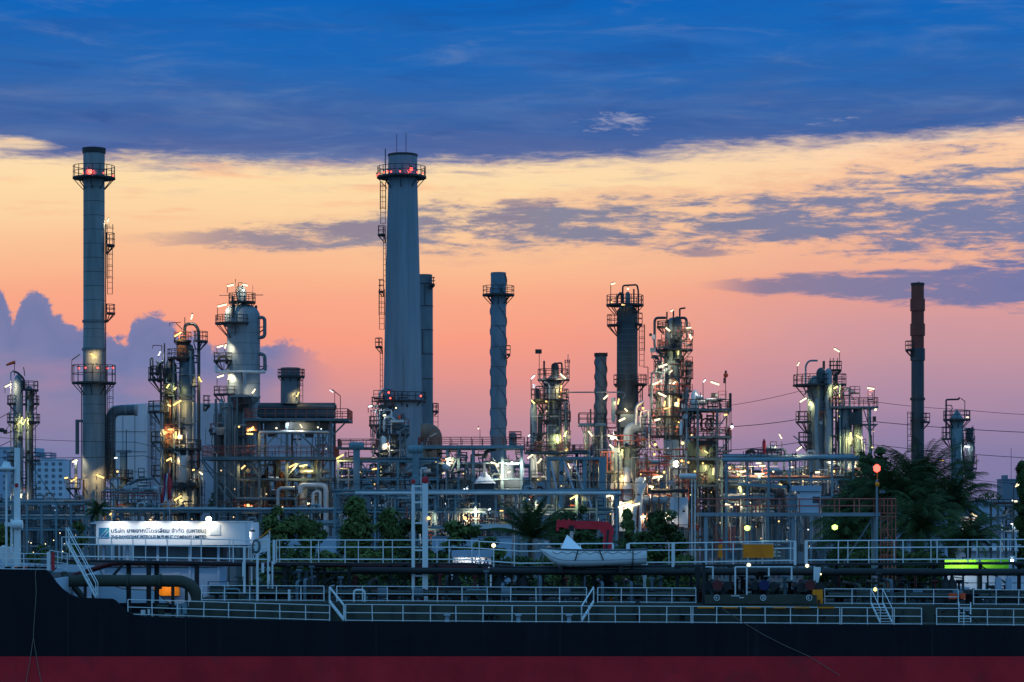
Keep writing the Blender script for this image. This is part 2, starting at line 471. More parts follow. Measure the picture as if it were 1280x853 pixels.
def ramp(fac, stops, lo, hi, color=True, interp='LINEAR'):
    n = N('ShaderNodeValToRGB'); n.color_ramp.interpolation = interp
    t = mth('DIVIDE', sub(fac, lo), hi-lo, clamp=True)
    LK(t, n.inputs['Fac'])
    el = n.color_ramp.elements
    while len(el) < len(stops): el.new(.5)
    for e, (p, c) in zip(el, stops):
        e.position = (p-lo)/(hi-lo)
        e.color = (*lin(c), 1) if color else (c, c, c, 1)
    return n.outputs['Color']
def pw(fac, pts, scale):          # piecewise linear function
    n = ramp(fac, [(p, v/scale) for p, v in pts], pts[0][0], pts[-1][0], False)
    return mul(n, scale)
tc = N('ShaderNodeTexCoord'); sx = N('ShaderNodeSeparateXYZ'); LK(tc.outputs['Generated'], sx.inputs[0])
DX, DY, DZ = sx.outputs
az = mth('ARCTAN2', DX, DY)
el_ = mth('ARCSINE', DZ)
U = add(mul(az, F), 640); Vv = sub(HOR, mul(el_, F))     # sky bearings, 3012 units to the radian
def noise(su, sv, det=6, rough=.55, off=0, dist=0):
    cx = N('ShaderNodeCombineXYZ'); LK(add(div(U, su), off), cx.inputs[0]); LK(div(Vv, sv), cx.inputs[1]); cx.inputs[2].default_value = off
    n = N('ShaderNodeTexNoise'); n.inputs['Scale'].default_value = 1; n.inputs['Detail'].default_value = det
    n.inputs['Roughness'].default_value = rough; n.inputs['Distortion'].default_value = dist
    LK(cx.outputs[0], n.inputs['Vector'])
    return sub(n.outputs['Fac'], .5)
def mix(f, a, b):
    n = N('ShaderNodeMix'); n.data_type = 'RGBA'; sock(f, n.inputs[0])
    for x, i in ((a, 6), (b, 7)):
        if isinstance(x, tuple): n.inputs[i].default_value = (*lin(x), 1)
        else: LK(x, n.inputs[i])
    return n.outputs[2]
def blob(cu, cv, ru, rv):
    a = div(sub(U, cu), ru); b = div(sub(Vv, cv), rv)
    return sub(1, add(mul(a, a), mul(b, b)))
# clear air: bands of dusk colour, pinker and bluer towards the right
VN = add(Vv, mul(noise(420, 60, 4, .5, 3), 46))
leftc = ramp(VN, [(180,(253,220,178)),(235,(254,220,170)),(272,(253,212,163)),(320,(251,193,150)),(370,(250,172,138)),(425,(248,158,134)),(470,(230,150,142)),
                  (510,(206,146,152)),(555,(176,138,162)),(605,(140,126,164)),(660,(106,116,160)),(740,(80,94,140))], 150, 740)
rightc = ramp(VN, [(180,(254,217,180)),(225,(253,209,167)),(262,(248,196,157)),(310,(240,177,150)),(365,(231,160,147)),(405,(210,154,159)),(445,(196,149,161)),
                   (490,(177,141,165)),(530,(154,132,166)),(575,(135,125,166)),(640,(114,118,166)),(740,(84,96,142))], 150, 740)
base = mix(sstep(add(U, mul(noise(300, 120, 3, .5, 5), 300)), 640, 1180), leftc, rightc)
# blue-violet soft lower veil at the far left
veil = mul(sstep(U, 470, 120), sstep(Vv, 430, 500))
base = mix(mul(veil, .72), base, ramp(VN, [(430,(124,130,172)),(520,(114,126,172)),(600,(106,122,170)),(700,(80,96,145))], 430, 700))
pinkp = mul(sstep(add(blob(75, 468, 75, 30), mul(noise(60, 30, 5, .6, 8), 2.2)), .1, 1.2), .5)
base = mix(pinkp, base, (205, 140, 158))
pinkq = mul(sstep(add(blob(165, 478, 60, 22), mul(noise(60, 30, 5, .6, 9), 2.2)), .1, 1.2), .4)
base = mix(pinkq, base, (200, 138, 158))
# soft rose streaks in the yellow band
st = sstep(add(noise(190, 22, 6, .6, 11), mul(blob(200, 235, 600, 60), .10)), .08, .3)
base = mix(mul(st, .55), base, (248, 172, 138))
# middle bars of altocumulus
nA = noise(130, 21, 9, .66, 21, .4); nB = noise(42, 9, 7, .66, 25, .3)
vc = pw(U, [(0,306),(150,305),(300,300),(450,296),(600,283),(800,284),(1000,280),(1150,272),(1280,276)], 640)
hh = pw(U, [(0,2),(140,6),(260,14),(420,20),(560,32),(700,29),(860,30),(1000,36),(1120,52),(1280,72)], 640)
q = div(sub(Vv, vc), hh)
dm = add(add(sub(1, mul(q, q)), add(.35, mul(sstep(U, 700, 1150), .2))), add(mul(nA, 6.0), mul(nB, 4.2)))
cm = mul(sstep(dm, .1, 1.7), sstep(U, 120, 330))
cc = ramp(U, [(150,(160,138,148)),(450,(132,134,156)),(800,(114,124,156)),(1280,(100,122,168))], 150, 1280)
vl = sstep(add(add(sub(1, mul(mul(q, q), .3)), mul(nA, 3.2)), mul(nB, 1.2)), .1, 1.6)
base = mix(mul(mul(vl, .38), sstep(U, 200, 420)), base, (196, 152, 148))
base = mix(mul(cm, .9), base, cc)
lit = mul(mul(sstep(dm, -1.4, .2), sub(1, cm)), sstep(U, 420, 800))
base = mix(mul(lit, .35), base, (250, 186, 148))
# lower right bar and scattered small scraps
vc2 = pw(U, [(850,358),(1000,359),(1150,364),(1280,362)], 640)
hh2 = pw(U, [(850,3),(930,11),(1010,15),(1150,23),(1280,30)], 640)
q2 = div(sub(Vv, vc2), hh2)
d2 = add(add(sub(1, mul(q2, q2)), .3), add(mul(nA, 3.6), mul(nB, 2.2)))
c2 = mul(sstep(d2, .0, 1.0), sstep(U, 860, 960))
base = mix(mul(c2, .95), base, ramp(U, [(860,(152,128,148)),(1050,(126,124,160)),(1280,(108,118,168))], 860, 1280))
sc_ = sstep(add(blob(880, 318, 42, 8), add(mul(nA, 1.6), mul(nB, 1))), .2, 1)
sc2 = sstep(add(blob(655, 256, 60, 9), add(mul(nA, 3), mul(nB, 2))), .2, 1)
sc3 = sstep(add(blob(600, 282, 90, 26), add(mul(nA, 5), mul(nB, 2.5))), .3, 1.4)
sc4 = sstep(add(blob(455, 292, 90, 14), add(mul(nA, 4), mul(nB, 2))), .2, 1.2)
sm_ = mth('MAXIMUM', mth('MAXIMUM', sc_, sc2), mth('MAXIMUM', sc3, sc4))
base = mix(mul(sm_, .8), base, (146, 132, 150))
# cumulus bank, low on the left
top = pw(U, [(-400,380),(-120,350),(-40,356),(0,362),(12,366),(20,392),(26,404),(32,388),(40,374),(52,370),(64,378),(74,393),(88,402),(104,413),(135,421),(150,427),(163,428),
             (170,404),(182,396),(200,394),(214,402),(226,414),(244,420),(262,432),(300,438),(345,428),(380,434),(410,452),(520,480)], 640)
nC = add(noise(34, 26, 7, .62, 31, .6), mul(noise(11, 10, 5, .6, 32, .4), .45))
dc = add(sub(Vv, top), mul(nC, 46))
ccm = mul(sstep(dc, -3, 7), sstep(add(Vv, mul(noise(120, 40, 5, .5, 33), 90)), 545, 440))
ccm = mul(ccm, sstep(U, 430, 330))
base = mix(mul(ccm, .93), base, ramp(add(dc, mul(noise(50, 35, 5, .55, 35), 60)), [(-20,(116,128,174)),(25,(98,120,170)),(70,(108,126,174)),(140,(124,130,172))], -20, 140))
# the great blue cloud sheet overhead
nd = add(mul(noise(330, 34, 6, .55, 41, .3), 34), mul(noise(60, 14, 5, .6, 43), 16))
bd = pw(U, [(-400,205),(0,206),(200,212),(420,212),(640,211),(800,206),(920,197),(1040,191),(1140,186),(1280,177),(1700,150)], 640)
dd = add(sub(bd, Vv), nd)
deck = sstep(add(dd, mul(noise(52, 8, 8, .7, 44, .4), 40)), -12, 17)
gap = sstep(add(blob(10, 193, 85, 13), mul(noise(90, 12, 5, .6, 45), 2.2)), .2, 1.1)
deck = mul(deck, sub(1, mul(gap, .85)))
nV = add(mul(noise(420, 60, 6, .6, 51, .5), 110), mul(noise(130, 20, 7, .65, 53, .5), 60))
dcol = ramp(add(Vv, nV), [(-300,(20,88,170)),(-30,(10,98,186)),(20,(17,101,186)),(70,(32,103,182)),(110,(46,102,174)),(150,(62,100,164)),(190,(80,103,160)),(230,(106,118,164))], -300, 230)
wisps = sstep(add(noise(260, 40, 6, .58, 57, .6), mul(blob(640, 130, 800, 100), .06)), .0, .34)
dcol = mix(mul(wisps, .42), dcol, (104, 134, 184))
shade = sstep(noise(330, 34, 6, .6, 58, .5), .02, .3)
dcol = mix(mul(shade, .5), dcol, (40, 84, 156))
fine = noise(230, 36, 7, .62, 61, .7)
dcol = mix(mul(sstep(fine, .02, .26), .34), dcol, (116, 140, 182))
dcol = mix(mul(sstep(fine, -.02, -.24), .36), dcol, (30, 72, 142))
low = mul(sstep(Vv, 90, 190), sstep(noise(150, 20, 7, .62, 63, .7), .03, .26))
dcol = mix(mul(low, .42), dcol, (122, 128, 168))
hi = mul(sstep(add(blob(768, 158, 52, 15), mul(noise(34, 9, 7, .68, 59, .5), 5.6)), .35, 2.0), .7)
hi2 = mul(sstep(add(blob(1040, 160, 60, 8), mul(noise(36, 7, 6, .65, 60), 5)), .8, 1.9), .4)
dcol = mix(mth('MAXIMUM', hi, hi2), dcol, (196, 190, 205))
frng = mul(mul(sstep(dd, -46, -6), sstep(add(noise(120, 12, 7, .62, 46, .4), .0), .02, .26)), .62)
base = mix(frng, base, (150, 138, 162))
base = mix(deck, base, dcol)
# ground haze below the horizon and the rest of the dome: plain blue dusk
sky = N('ShaderNodeTexSky'); sky.sky_type = 'NISHITA'; sky.sun_disc = False
SUN_EL, SUN_AZ = 2.0, -6.0
sky.sun_elevation = rad(SUN_EL); sky.sun_rotation = rad(SUN_AZ); sky.air_density = 1.3; sky.ozone_density = 3
dome = ramp(Vv, [(-4800,(86,154,218)),(-2500,(98,166,226)),(-600,(114,180,236)),(300,(126,180,230)),(640,(116,156,202)),(800,(44,56,70))], -4800, 800)
front = sstep(DY, .45, .85)
allsky = mix(front, dome, base)
bg = N('ShaderNodeBackground'); LK(allsky, bg.inputs['Color']); bg.inputs['Strength'].default_value = 1.0
bg2 = N('ShaderNodeBackground'); LK(sky.outputs[0], bg2.inputs['Color']); bg2.inputs['Strength'].default_value = .0
ads = N('ShaderNodeAddShader'); LK(bg.outputs[0], ads.inputs[0]); LK(bg2.outputs[0], ads.inputs[1])
wo = N('ShaderNodeOutputWorld'); LK(ads.outputs[0], wo.inputs['Surface'])

sl = bpy.data.lights.new('sun', 'SUN'); sl.energy = .25; sl.angle = rad(12); sl.color = (1, .62, .38)
so = bpy.data.objects.new('sun', sl); COL.objects.link(so)
dv = Vector((math.sin(rad(SUN_AZ))*math.cos(rad(SUN_EL)), math.cos(rad(SUN_AZ))*math.cos(rad(SUN_EL)), math.sin(rad(SUN_EL))))
so.rotation_euler = dv.to_track_quat('Z', 'Y').to_euler(); so.location = (0, 500, 200)

# ------------------------------------------------------------------ setting
b = MB(); b.poly([(-9000,-3000,0),(9000,-3000,0),(9000,173,0),(-9000,173,0)]); b.build('water', 'water', kind='structure')
b = MB(); b.poly([(-9000,176,GZ),(9000,176,GZ),(9000,12000,GZ),(-9000,12000,GZ)]); b.build('ground', 'ground', kind='structure')
b = MB(); b.poly([(-9000,172,-.6),(9000,172,-.6),(9000,176,GZ),(-9000,176,GZ)]); b.build('river_bank', 'bank', kind='structure')

# ------------------------------------------------------------------ far city
def block(name, label, x0, x1, ytop, Y, m, floors, bays, extra=None, group=None):
    t = T(name, label, 'building', (x0+x1)/2, Y, group=group)
    depth = max(10, (x1-x0)*t.k*.6)
    t.boxp(x0, x1, ytop, t.pyb, 0, depth, m, 'wall')
    t.boxp(x0-.6, x1+.6, ytop-1.2, ytop-.1, -.3, depth+.3, m, 'roof')
    fh = 7.6
    for r in range(floors):
        for c in range(bays):
            w = (x1-x0)/bays
            xa = x0+c*w+w*.28
            f = t.boxp(xa, xa+w*.44, ytop+3.2+r*fh, ytop+7.0+r*fh, -.12, .1, 'far_window', 'window')
    if extra: extra(t)
    return t
def ext(t):
    t.boxp(40, 47, 560, 571, 3, 9, 'wall_blue', 'stair_tower')
    t.deck(49, 63, 572, 1, 8, 6, 'wall_blue', 'far_city', 1.2, name='roof_terrace', rr=.09)
block('apartment_block', 'pale apartment block with rows of dark windows behind the slim column tower', 36, 80, 575, 620, 'wall_pale', 6, 5, ext)
block('apartment_block', 'pale apartment block cut off by the left edge of the photo', -26, 20, 560, 640, 'wall_blue', 7, 5)
block('office_block', 'plain blue grey block rising above the low roofs at far right', 1253, 1279, 600, 900, 'far_city', 0, 0,
      lambda t: (t.bar(1266, 600, 1266, 560, .5, 3, 'dark', 'antenna'), t.boxp(1257, 1262, 594, 600, 3, 8, 'far_city', 'roof_box')))
block('warehouse', 'low pale warehouse behind the drooping palms at far right', 1214, 1262, 627, 520, 'wall_blue', 1, 4)
block('warehouse', 'long low shed with a flat roof under the plain block', 1236, 1330, 652, 430, 'wall_blue', 2, 5)
block('storage_shed', 'small white roofed shed seen just above the walkway rail at far right', 1206, 1300, 690, 300, 'wall_pale', 0, 0,
      lambda t: t.boxp(1204, 1290, 686, 688.5, -1.5, 8, 'white', 'eaves'))
def wood(x0, x1, y, Y, label, seed):
    q = random.Random(seed); b = MB(); k = Y/F
    for i in range(1100):
        x = q.uniform(x0, x1); e = 1-abs((x-(x0+x1)/2)/((x1-x0)/2))**2.2
        t_ = q.random(); py = 640-(640-y)*e*t_*q.uniform(.8, 1.05)
        c = V(XW(x, Y), Y+q.uniform(-6, 6), ZW(py, Y)); s_ = q.uniform(.5, 1.1)*k*2
        u = V(q.uniform(-1,1), q.uniform(-1,1), q.uniform(-1,1)).normalized()*s_; w = u.orthogonal().normalized()*s_*.7
        b.poly([c-u, c+w, c+u, c-w])
    return single(b, 'far_trees', 'leaf_dark', label, 'trees')
o = wood(1212, 1262, 614, 800, 'distant dark clump of trees left of the plain block at far right', 5); o['kind'] = 'stuff'
o = wood(262, 298, 606, 330, 'low dark bushes against the pale box building, under the slanting frame braces', 6); o['kind'] = 'stuff'

# ------------------------------------------------------------------ refinery, left part
def stack_lamp_ring(t, cx, py, r, n=4):
    for i in range(n):
        a = rad(200+i*140/(n-1))
        t.bulb(cx+r*math.cos(a), py, 1.0, 'red_lamp', r*t.k*math.sin(a), 'beacon')

# A slim column tower
t = T('distillation_tower', 'slim pale column tower with tiered platforms at the far left edge', 'tower', 28, 330)
t.shell(22.5, [(t.pyb,6.2),(478,6.2),(474,5),(470,3),(468,.3)], 'clad')
t.shell(35, [(t.pyb,5),(487,5),(484,3.5),(482,.3)], 'clad_mid', 'side_column', d=.8)
t.plat(30, 487, 8, 18, 270, 450, 0, 10); t.plat(29, 504, 8, 20, -40, 220, 0, 9); t.plat(30, 527, 8, 20, -60, 60, 0, 9); t.plat(26, 527, 8, 17, 130, 260, 0, 9); t.plat(32, 575, 8, 18, -80, 80, 0, 9)
t.plat(24, 575, 8, 15, 120, 240, 0, 9)
t.ladder(43, 620, 530, -.3, 4); t.ladder(44, 530, 490, -.2, 4)
t.pipe([(15, 640, -.8), (15, 466, -.8), (20, 464, -.8)], .8, 'pipe_grey'); t.pipe([(29, 560, -1), (29, 480, -1), (24, 470, -.5)], 1.1, 'steel')
t.pipe([(30, 487, 0), (30, 474, 0), (22, 466, 0), (16, 464, 0)], 1.3, 'dark'); t.pipe([(37, 640, -1), (37, 500, -1)], .9, 'pipe_white')
t.bar(31, 470, 29.5, 459, 1, 0, 'dark', 'mast'); t.bar(9, 543, 24, 536, 1, -1, 'dark', 'bracket'); t.bar(17, 527, 8, 540, .8, -1, 'dark', 'bracket')
t.lamp(14, 483, 12, 26, 'white_lamp', -2); t.lamp(30, 526, 11, 70, 'yellow_lamp', -2); t.lamp(34, 528, 10, 65, 'yellow_lamp', -2); t.lamp(30, 620, 7, 75, 'white_lamp', -2)
t.boxp(4, 8, 536, 541, -2.4, -1.4, 'dark', 'floodlight'); t.boxp(8.5, 12, 538, 543, -2.4, -1.4, 'dark', 'floodlight')
t.detail(14, 44, 500, 660, 16, 305, -1.6, .4); t.clutter(12, 45, 560, 660, 8, 3, -1.5, 1.5, .4, 1)
w = T('windsock', 'faded red windsock on a thin pole above the slim column tower', 'windsock', 19, 330, ZW(470, 330))
w.bar(19, 470, 19, 451, .7, -.5, 'dark', 'pole')
b = MB(); b.tube([w.C(20, 453, -.5), w.C(14, 455, -.6), w.C(9, 457, -.6)], [.24, .2, .13], 10); b.build('sleeve', 'orange', w.o)

# C tall steel chimney
t = T('chimney', 'tall pale steel chimney with lit ring walkway, leftmost of the chimneys', 'chimney', 117, 310)
t.shell(117.5, [(t.pyb,15),(640,14.6),(480,14),(402,13.2),(225,13.2),(195,13.4),(186,13.4)], 'chimney_steel', n=36)
t.shell(117.5, [(192,14.4),(186,14.8),(185.6,14.8)], 'dark', 'crown_rim', 36)
t.bands(117.5, [(y, 13.25+max(0,(y-402))*.006) for y in [235+17.6*i for i in range(9)]]+[(y, 14.1) for y in range(494, 640, 12)]+[(y, 13.3) for y in (412, 422)], 'dark', .5, ex=.12)
t.bands(117.5, [(402,13.3),(437,13.7)], 'clad_mid', 3, 'flange', ex=1.3)
t.plat(117.5, 222, 13.3, 26.5, 0, 360, 0, 14); t.plat(117.5, 478, 14.2, 27.5, 0, 360, 0, 21)
t.plat(133, 306, 1, 10.5, -80, 80, 0, 14); t.plat(133, 391, 1, 11, -80, 80, 0, 10)
t.ladder(138, 306, 281, -.3, 7); t.ladder(138, 368, 309, -.3, 6); t.ladder(138.5, 620, 480, -.3, 6.5); t.pipe([(132.5, 620, -.3), (132.5, 281, -.3)], .7, 'dark'); t.pipe([(102.5, 600, -.3), (102.5, 478, -.3)], .6, 'dark')
stack_lamp_ring(t, 117.5, 217, 13.2, 3); t.bulb(141, 220, 1.2, 'red_lamp', 0, 'beacon'); t.bulb(114.5, 216, 1.7, 'red_lamp', -1.9, 'beacon')
stack_lamp_ring(t, 117.5, 461, 19, 4); t.bulb(141, 460, 1.2, 'red_lamp', 0, 'beacon')
t.lamp(121, 446, 11, -32, 'warm', -2.6); t.lamp(135.5, 276, 6, 70, 'white_lamp', -.4, 0, 1.6)
t.bar(92, 451, 102, 444, 1.4, -1.2, 'steel', 'davit'); t.bar(91, 478, 92, 451, .7, -1.2, 'dark', 'davit_post')
t.boxp(97, 103, 525, 528, -.6, .2, 'steel', 'duct_bend'); t.boxp(95.6, 98.4, 525, 568, -.8, .3, 'steel', 'vent_duct')
t.plat(103, 610, 2, 19, 110, 260, -1, 11); t.plat(101, 642, 2, 13, 110, 260, -1, 10); t.pipe([(97, 690, -1.2), (97, 574, -1.2)], 2, 'clad_mid'); t.pipe([(91, 690, -2), (91, 578, -2), (96, 574, -2)], .5, 'dark')
t.lamp(97, 577, 9, 20, 'white_lamp', -2); t.lamp(97, 600, 12, 33, 'warm', -2.6); t.lamp(130, 596, 14, -24, 'warm', -2.8)
t.pipe([(108, 690, -2), (108, 600, -2)], 1, 'rust_brown'); t.pipe([(114, 690, -1.9), (114, 604, -1.9)], .8, 'pipe_grey'); t.pipe([(124, 690, -2), (124, 606, -2)], .9, 'steel')

# D flue duct and flue gas building
t = T('flue_duct', 'fat grey flue duct bending from the tall left chimney into the pale box', 'duct', 150, 312)
t.pipe([(138, 597, 0), (138, 513, 0), (171, 513, 0)], 6.6, 'clad_mid', 'duct', 2.1, 20)
t.bands(138, [(594,6.8)], 'clad', 3, 'flange', 0, 1.2)
b = MB(); b.lathe(312, ZW(513, 312), [(XW(157,312), .71), (XW(158.5,312), .74)], 20, False, True, 'x'); b.build('flange', 'clad', t.o)
b = MB(); b.lathe(312, ZW(513, 312), [(XW(169,312), .76), (XW(171.5,312), .76)], 20, False, True, 'x'); b.build('flange', 'clad', t.o)
t.ladder(138, 588, 555, -1.5, 6); t.plat(150, 597, 2, 18, 180, 360, -.5, 9)
t.boxp(152, 159, 563, 640, -1.4, .2, 'steel_blue', 'support'); t.boxp(148, 164, 563.2, 566, -1.6, .4, 'steel_blue', 'lintel')
t.lamp(148, 573, 5, 10, 'cool', -2); t.bulb(150, 590, 1.3, 'warm', -2)
t.pipe([(161, 640, -2), (161, 538, -2)], .5, 'dark'); t.plat(162, 597, 1, 5, 0, 360, -2, 9)
t.clutter(130, 165, 598, 650, 8, 9, -2, 0, .5, 1.4)
t = T('flue_gas_building', 'large plain pale metal box building behind the flue duct and the dark cluttered tower', 'building', 172, 335)
t.boxp(140, 185, 508, t.pyb, -1, 8, 'wall_pale', 'wall'); t.boxp(184, 411, 504, t.pyb, .4, 10, 'wall_blue', 'side_wall')
b = MB(); b.poly([t.C(140,508,-1), t.C(185,505,-1), t.C(185,500,8), t.C(140,503,8)]); b.poly([t.C(140,508,-1.02), t.C(185,508,-1.02), t.C(185,505,-1.02)]); b.build('roof', 'wall_pale', t.o)
b = MB()
for y in (540, 565, 590): b.bar(t.C(140.2, y, -1.05), t.C(184.8, y, -1.05), .06)
for x in (155, 170): b.bar(t.C(x, 509, -1.04), t.C(x, 650, -1.04), .05)
b.build('cladding_seam', 'clad_mid', t.o)
# low equipment in front (white pipes, round tank)
t = T('storage_drum', 'round pale drum with pipe loops between the tall left chimney and the dark tower', 'tank', 170, 280)
t.hvessel(153, 188, 637, 8.5, 'pipe_grey', 'drum'); t.pipe([(155, 612, 0), (164, 612, 0), (176, 614, 0), (192, 612, 0)], 3.6, 'clad'); t.pipe([(166, 625, .5), (166, 614, .5), (196, 611, .5)], 2.6, 'pipe_white')
t.pipe([(160, 606, .6), (170, 600, .6), (190, 598, .6)], 2, 'clad_mid')
for x in (159, 182): t.boxp(x-1.5, x+1.5, 640, t.pyb, -.5, .5, 'concrete', 'saddle')
t.deck(130, 195, 624, -2, 2, 8, 'steel', 'redpaint', 1.5)
t.detail(128, 200, 595, 650, 26, 307, -2.4, 1); t.clutter(128, 200, 598, 650, 16, 12, -2, 2, .4, 1.3)
t.lamp(143, 641, 9, 70, 'warm', -2.4); t.lamp(190, 651, 8, 30, 'white_lamp', -2.4); t.bulb(186, 642, .9, 'glow_small', -2); t.bulb(196, 644, .9, 'glow_small', -2)
for x in (134, 150, 176, 192): t.col(x, 624, w=1.6, d=-1.8, m='rust_brown')

# E dark complex tower
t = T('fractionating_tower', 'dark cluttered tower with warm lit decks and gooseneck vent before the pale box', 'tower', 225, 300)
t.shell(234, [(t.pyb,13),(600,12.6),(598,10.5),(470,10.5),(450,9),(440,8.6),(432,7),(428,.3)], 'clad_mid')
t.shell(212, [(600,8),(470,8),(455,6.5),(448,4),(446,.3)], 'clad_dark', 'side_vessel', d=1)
t.shell(229, [(452,7.5),(428,7.5),(424,5),(421,.3)], 'rust_brown', 'top_drum', d=-.6)
t.pipe([(248.5, 690, 0), (248.5, 414, 0), (244, 405, 0), (231, 405, 0), (231, 425, 0)], 2, 'clad_dark', 'riser', 3)
t.pipe([(243, 640, -.9), (243, 485, -.9), (239, 478, -.9), (239, 440, -.9)], 1.5, 'clad', 'riser', 3)
t.pipe([(236, 570, -1.6), (236, 540, -1.6)], 1.2, 'silver'); t.pipe([(207, 640, -1), (207, 430, -1)], .9, 'dark'); t.pipe([(219, 620, -1.2), (219, 446, -1.2)], 1.2, 'steel'); t.pipe([(202, 516, -.5), (202, 456, -.5), (196, 452, -.5)], 1.4, 'dark')
t.pipe([(214, 640, -1), (214, 500, -1)], 1, 'rust_brown'); t.pipe([(226, 600, -1.4), (226, 500, -1.4)], .8, 'silver'); t.pipe([(252, 640, .5), (252, 560, .5)], .8, 'pipe_grey')
t.plat(246, 426, 4, 14, -100, 90, 0, 11); t.plat(229, 426, 7, 11, 0, 360, -.6, 10, rm='redpaint'); t.plat(226, 447, 8, 17, 0, 360, 0, 10); t.plat(205, 474, 3, 20, 100, 280, 0, 14); t.plat(200, 466, 2, 12, 120, 270, 0, 8)
t.plat(215, 491, 6, 15, 90, 300, 0, 9); t.plat(204, 514, 4, 19, 90, 290, 0, 12); t.plat(222, 535, 8, 15, 180, 380, 0, 12); t.plat(205, 552, 3, 17, 100, 270, 0, 12); t.plat(228, 561, 9, 24, 0, 360, 0, 11); t.plat(203, 594, 3, 14, 100, 270, 0, 12); t.plat(255, 506, 2, 8, -90, 90, 0, 11)
t.plat(232, 608, 8, 18, 0, 360, 0, 10); t.plat(234, 640, 9, 20, 0, 360, 0, 9)
t.ladder(192, 552, 516, -.4, 5); t.ladder(193, 594, 555, -.4, 5); t.ladder(254, 640, 600, 0, 4)
t.bar(212, 404, 226, 403, 1, 0, 'dark', 'jib'); t.bar(212, 404, 212, 408, .6, 0, 'dark', 'jib_hook'); t.bar(228, 412, 220, 404, .9, 0, 'dark', 'jib_strut'); t.bar(231, 424, 231, 397, 1.1, 0, 'dark', 'mast')
t.bar(191, 432, 202, 432, 1, 0, 'dark', 'jib'); t.bar(202, 432, 204, 472, 1.1, 0, 'dark', 'jib_post'); t.bar(191, 432, 191, 436, .6, 0, 'dark', 'jib_hook')
t.pipe([(189, 474, -.6), (189, 449, -.6), (192, 448, -.6), (192, 474, -.6)], 1, 'dark'); t.pipe([(197, 470, -.6), (198, 456, -.6), (206, 452, -.6)], 2.2, 'clad_dark')
t.lamp(241, 397, 9, 75, 'white_lamp', -1, 0); t.lamp(226, 420, 14, 32, 'warm', -2.6); t.lamp(201, 443, 8, 68, 'cool', -1.4); t.lamp(252, 475, 10, -65, 'warm', -1.2, 0); t.lamp(225, 505, 16, 32, 'warm', -2.6); t.lamp(215, 508, 6, -25, 'warm', -2.4)
t.lamp(213, 484, 8, 55, 'yellow_lamp', -2.2); t.lamp(222, 487, 6, 40, 'yellow_lamp', -2.2); t.lamp(216, 538, 8, 0, 'warm', -2.3); t.lamp(223, 545, 13, 88, 'warm', -2.2); t.lamp(208, 541, 9, -75, 'warm', -2.1)
t.lamp(215, 575, 10, 30, 'warm', -2.6); t.lamp(253, 592, 7, -40, 'white_lamp', -1.4); t.lamp(245, 588, 4, 20, 'warm', -2.4); t.lamp(226, 623, 14, 32, 'warm', -2.6); t.bulb(230, 626, 1.8, 'warm', -2.6); t.lamp(196, 652, 12, 35, 'warm', -3.4)
t.detail(200, 246, 440, 650, 40, 301, -2.2, .6); t.clutter(203, 246, 450, 660, 40, 14, -1.6, .8, .4, 1.2, ('clad_dark', 'steel', 'rust_brown', 'pipe_grey', 'dark', 'clad_mid'))
t.boxp(207, 222, 532, 560, -1, .6, 'rust_brown', 'enclosure'); t.boxp(209, 247, 604, 607.5, -1.7, 1.5, 'clad_dark', 'skirt_ring')
t.shell(231, [(604,7.5),(596,9.5),(570,9.5)], 'silver', 'lower_drum', d=-1.1)

# F large column tower
t = T('column_tower', 'wide blue grey column tower with domed top drum and side pipe loops', 'tower', 304, 320)
t.shell(304.5, [(t.pyb,20),(572,20),(470,20.6),(400,20.6),(392,20),(386,16.5),(382,11),(380,.4)], 'clad', n=36)
t.shell(302.5, [(384,6),(366,6),(361,4.6),(358.5,2.6),(357.5,.2)], 'clad', 'top_drum', d=-.4)
t.shell(289, [(410,6.5),(396,6.5),(389,5.2),(385,3),(384,.3)], 'clad', 'side_drum', d=-1.6)
t.bands(304.5, [(y, 20.65) for y in (404,417,430,443,457,480)], 'clad_mid', .7, ex=.12)
t.pipe([(306.5, 492, -2.4), (306.5, 372, -1)], .8, 'dark', 'conduit'); t.pipe([(300, 384, -1.4), (296, 364, -1.4), (300, 358, -1.4)], .8, 'dark')
t.pipe([(322, 397.5, -.6), (331.5, 397.5, -.6), (331.5, 422, -.6), (322, 423, -.6)], 2.3, 'clad_mid', 'pipe_loop', 2); t.pipe([(323, 442.5, -.6), (331.5, 444, -.6), (332, 464, -.6)], 2.3, 'clad_mid', 'pipe_loop', 2)
t.pipe([(322, 410, -.5), (332, 409, -.5)], .6, 'dark'); t.pipe([(322, 418, -.5), (331, 412, -.5)], .8, 'dark'); t.pipe([(323, 459, -.5), (335, 458, -.5)], .6, 'dark'); t.pipe([(323, 465, -.5), (331, 460, -.5)], .8, 'dark')
t.pipe([(272, 458, -1.4), (272, 466, -1.9), (334, 466.5, -2.4)], 2, 'pipe_white', 'header_pipe', 2); t.pipe([(308.5, 467, -2.4), (308.5, 494, -2.4)], 2.6, 'clad', 'tee_pipe'); t.pipe([(304, 466, -2.3), (306, 478, -2.4)], .6, 'dark')
t.pipe([(272, 456, -1.4), (276, 447, -1.4), (284, 446, -1.4), (285, 456, -1.4)], 1.8, 'dark', 'pipe_loop', 2)
t.pipe([(320, 382, 0), (320, 440, 0)], 1.6, 'dark'); t.pipe([(293, 398, -2.2), (293, 372, -2)], 1.6, 'dark')
t.plat(303, 377.5, 6, 17, 0, 360, -.4, 10); t.plat(293, 404.5, 2, 23, 150, 330, -1, 9); t.plat(281, 451, 2, 13, 120, 330, -1, 9); t.plat(284, 493, 2, 16, 110, 340, -1, 9)
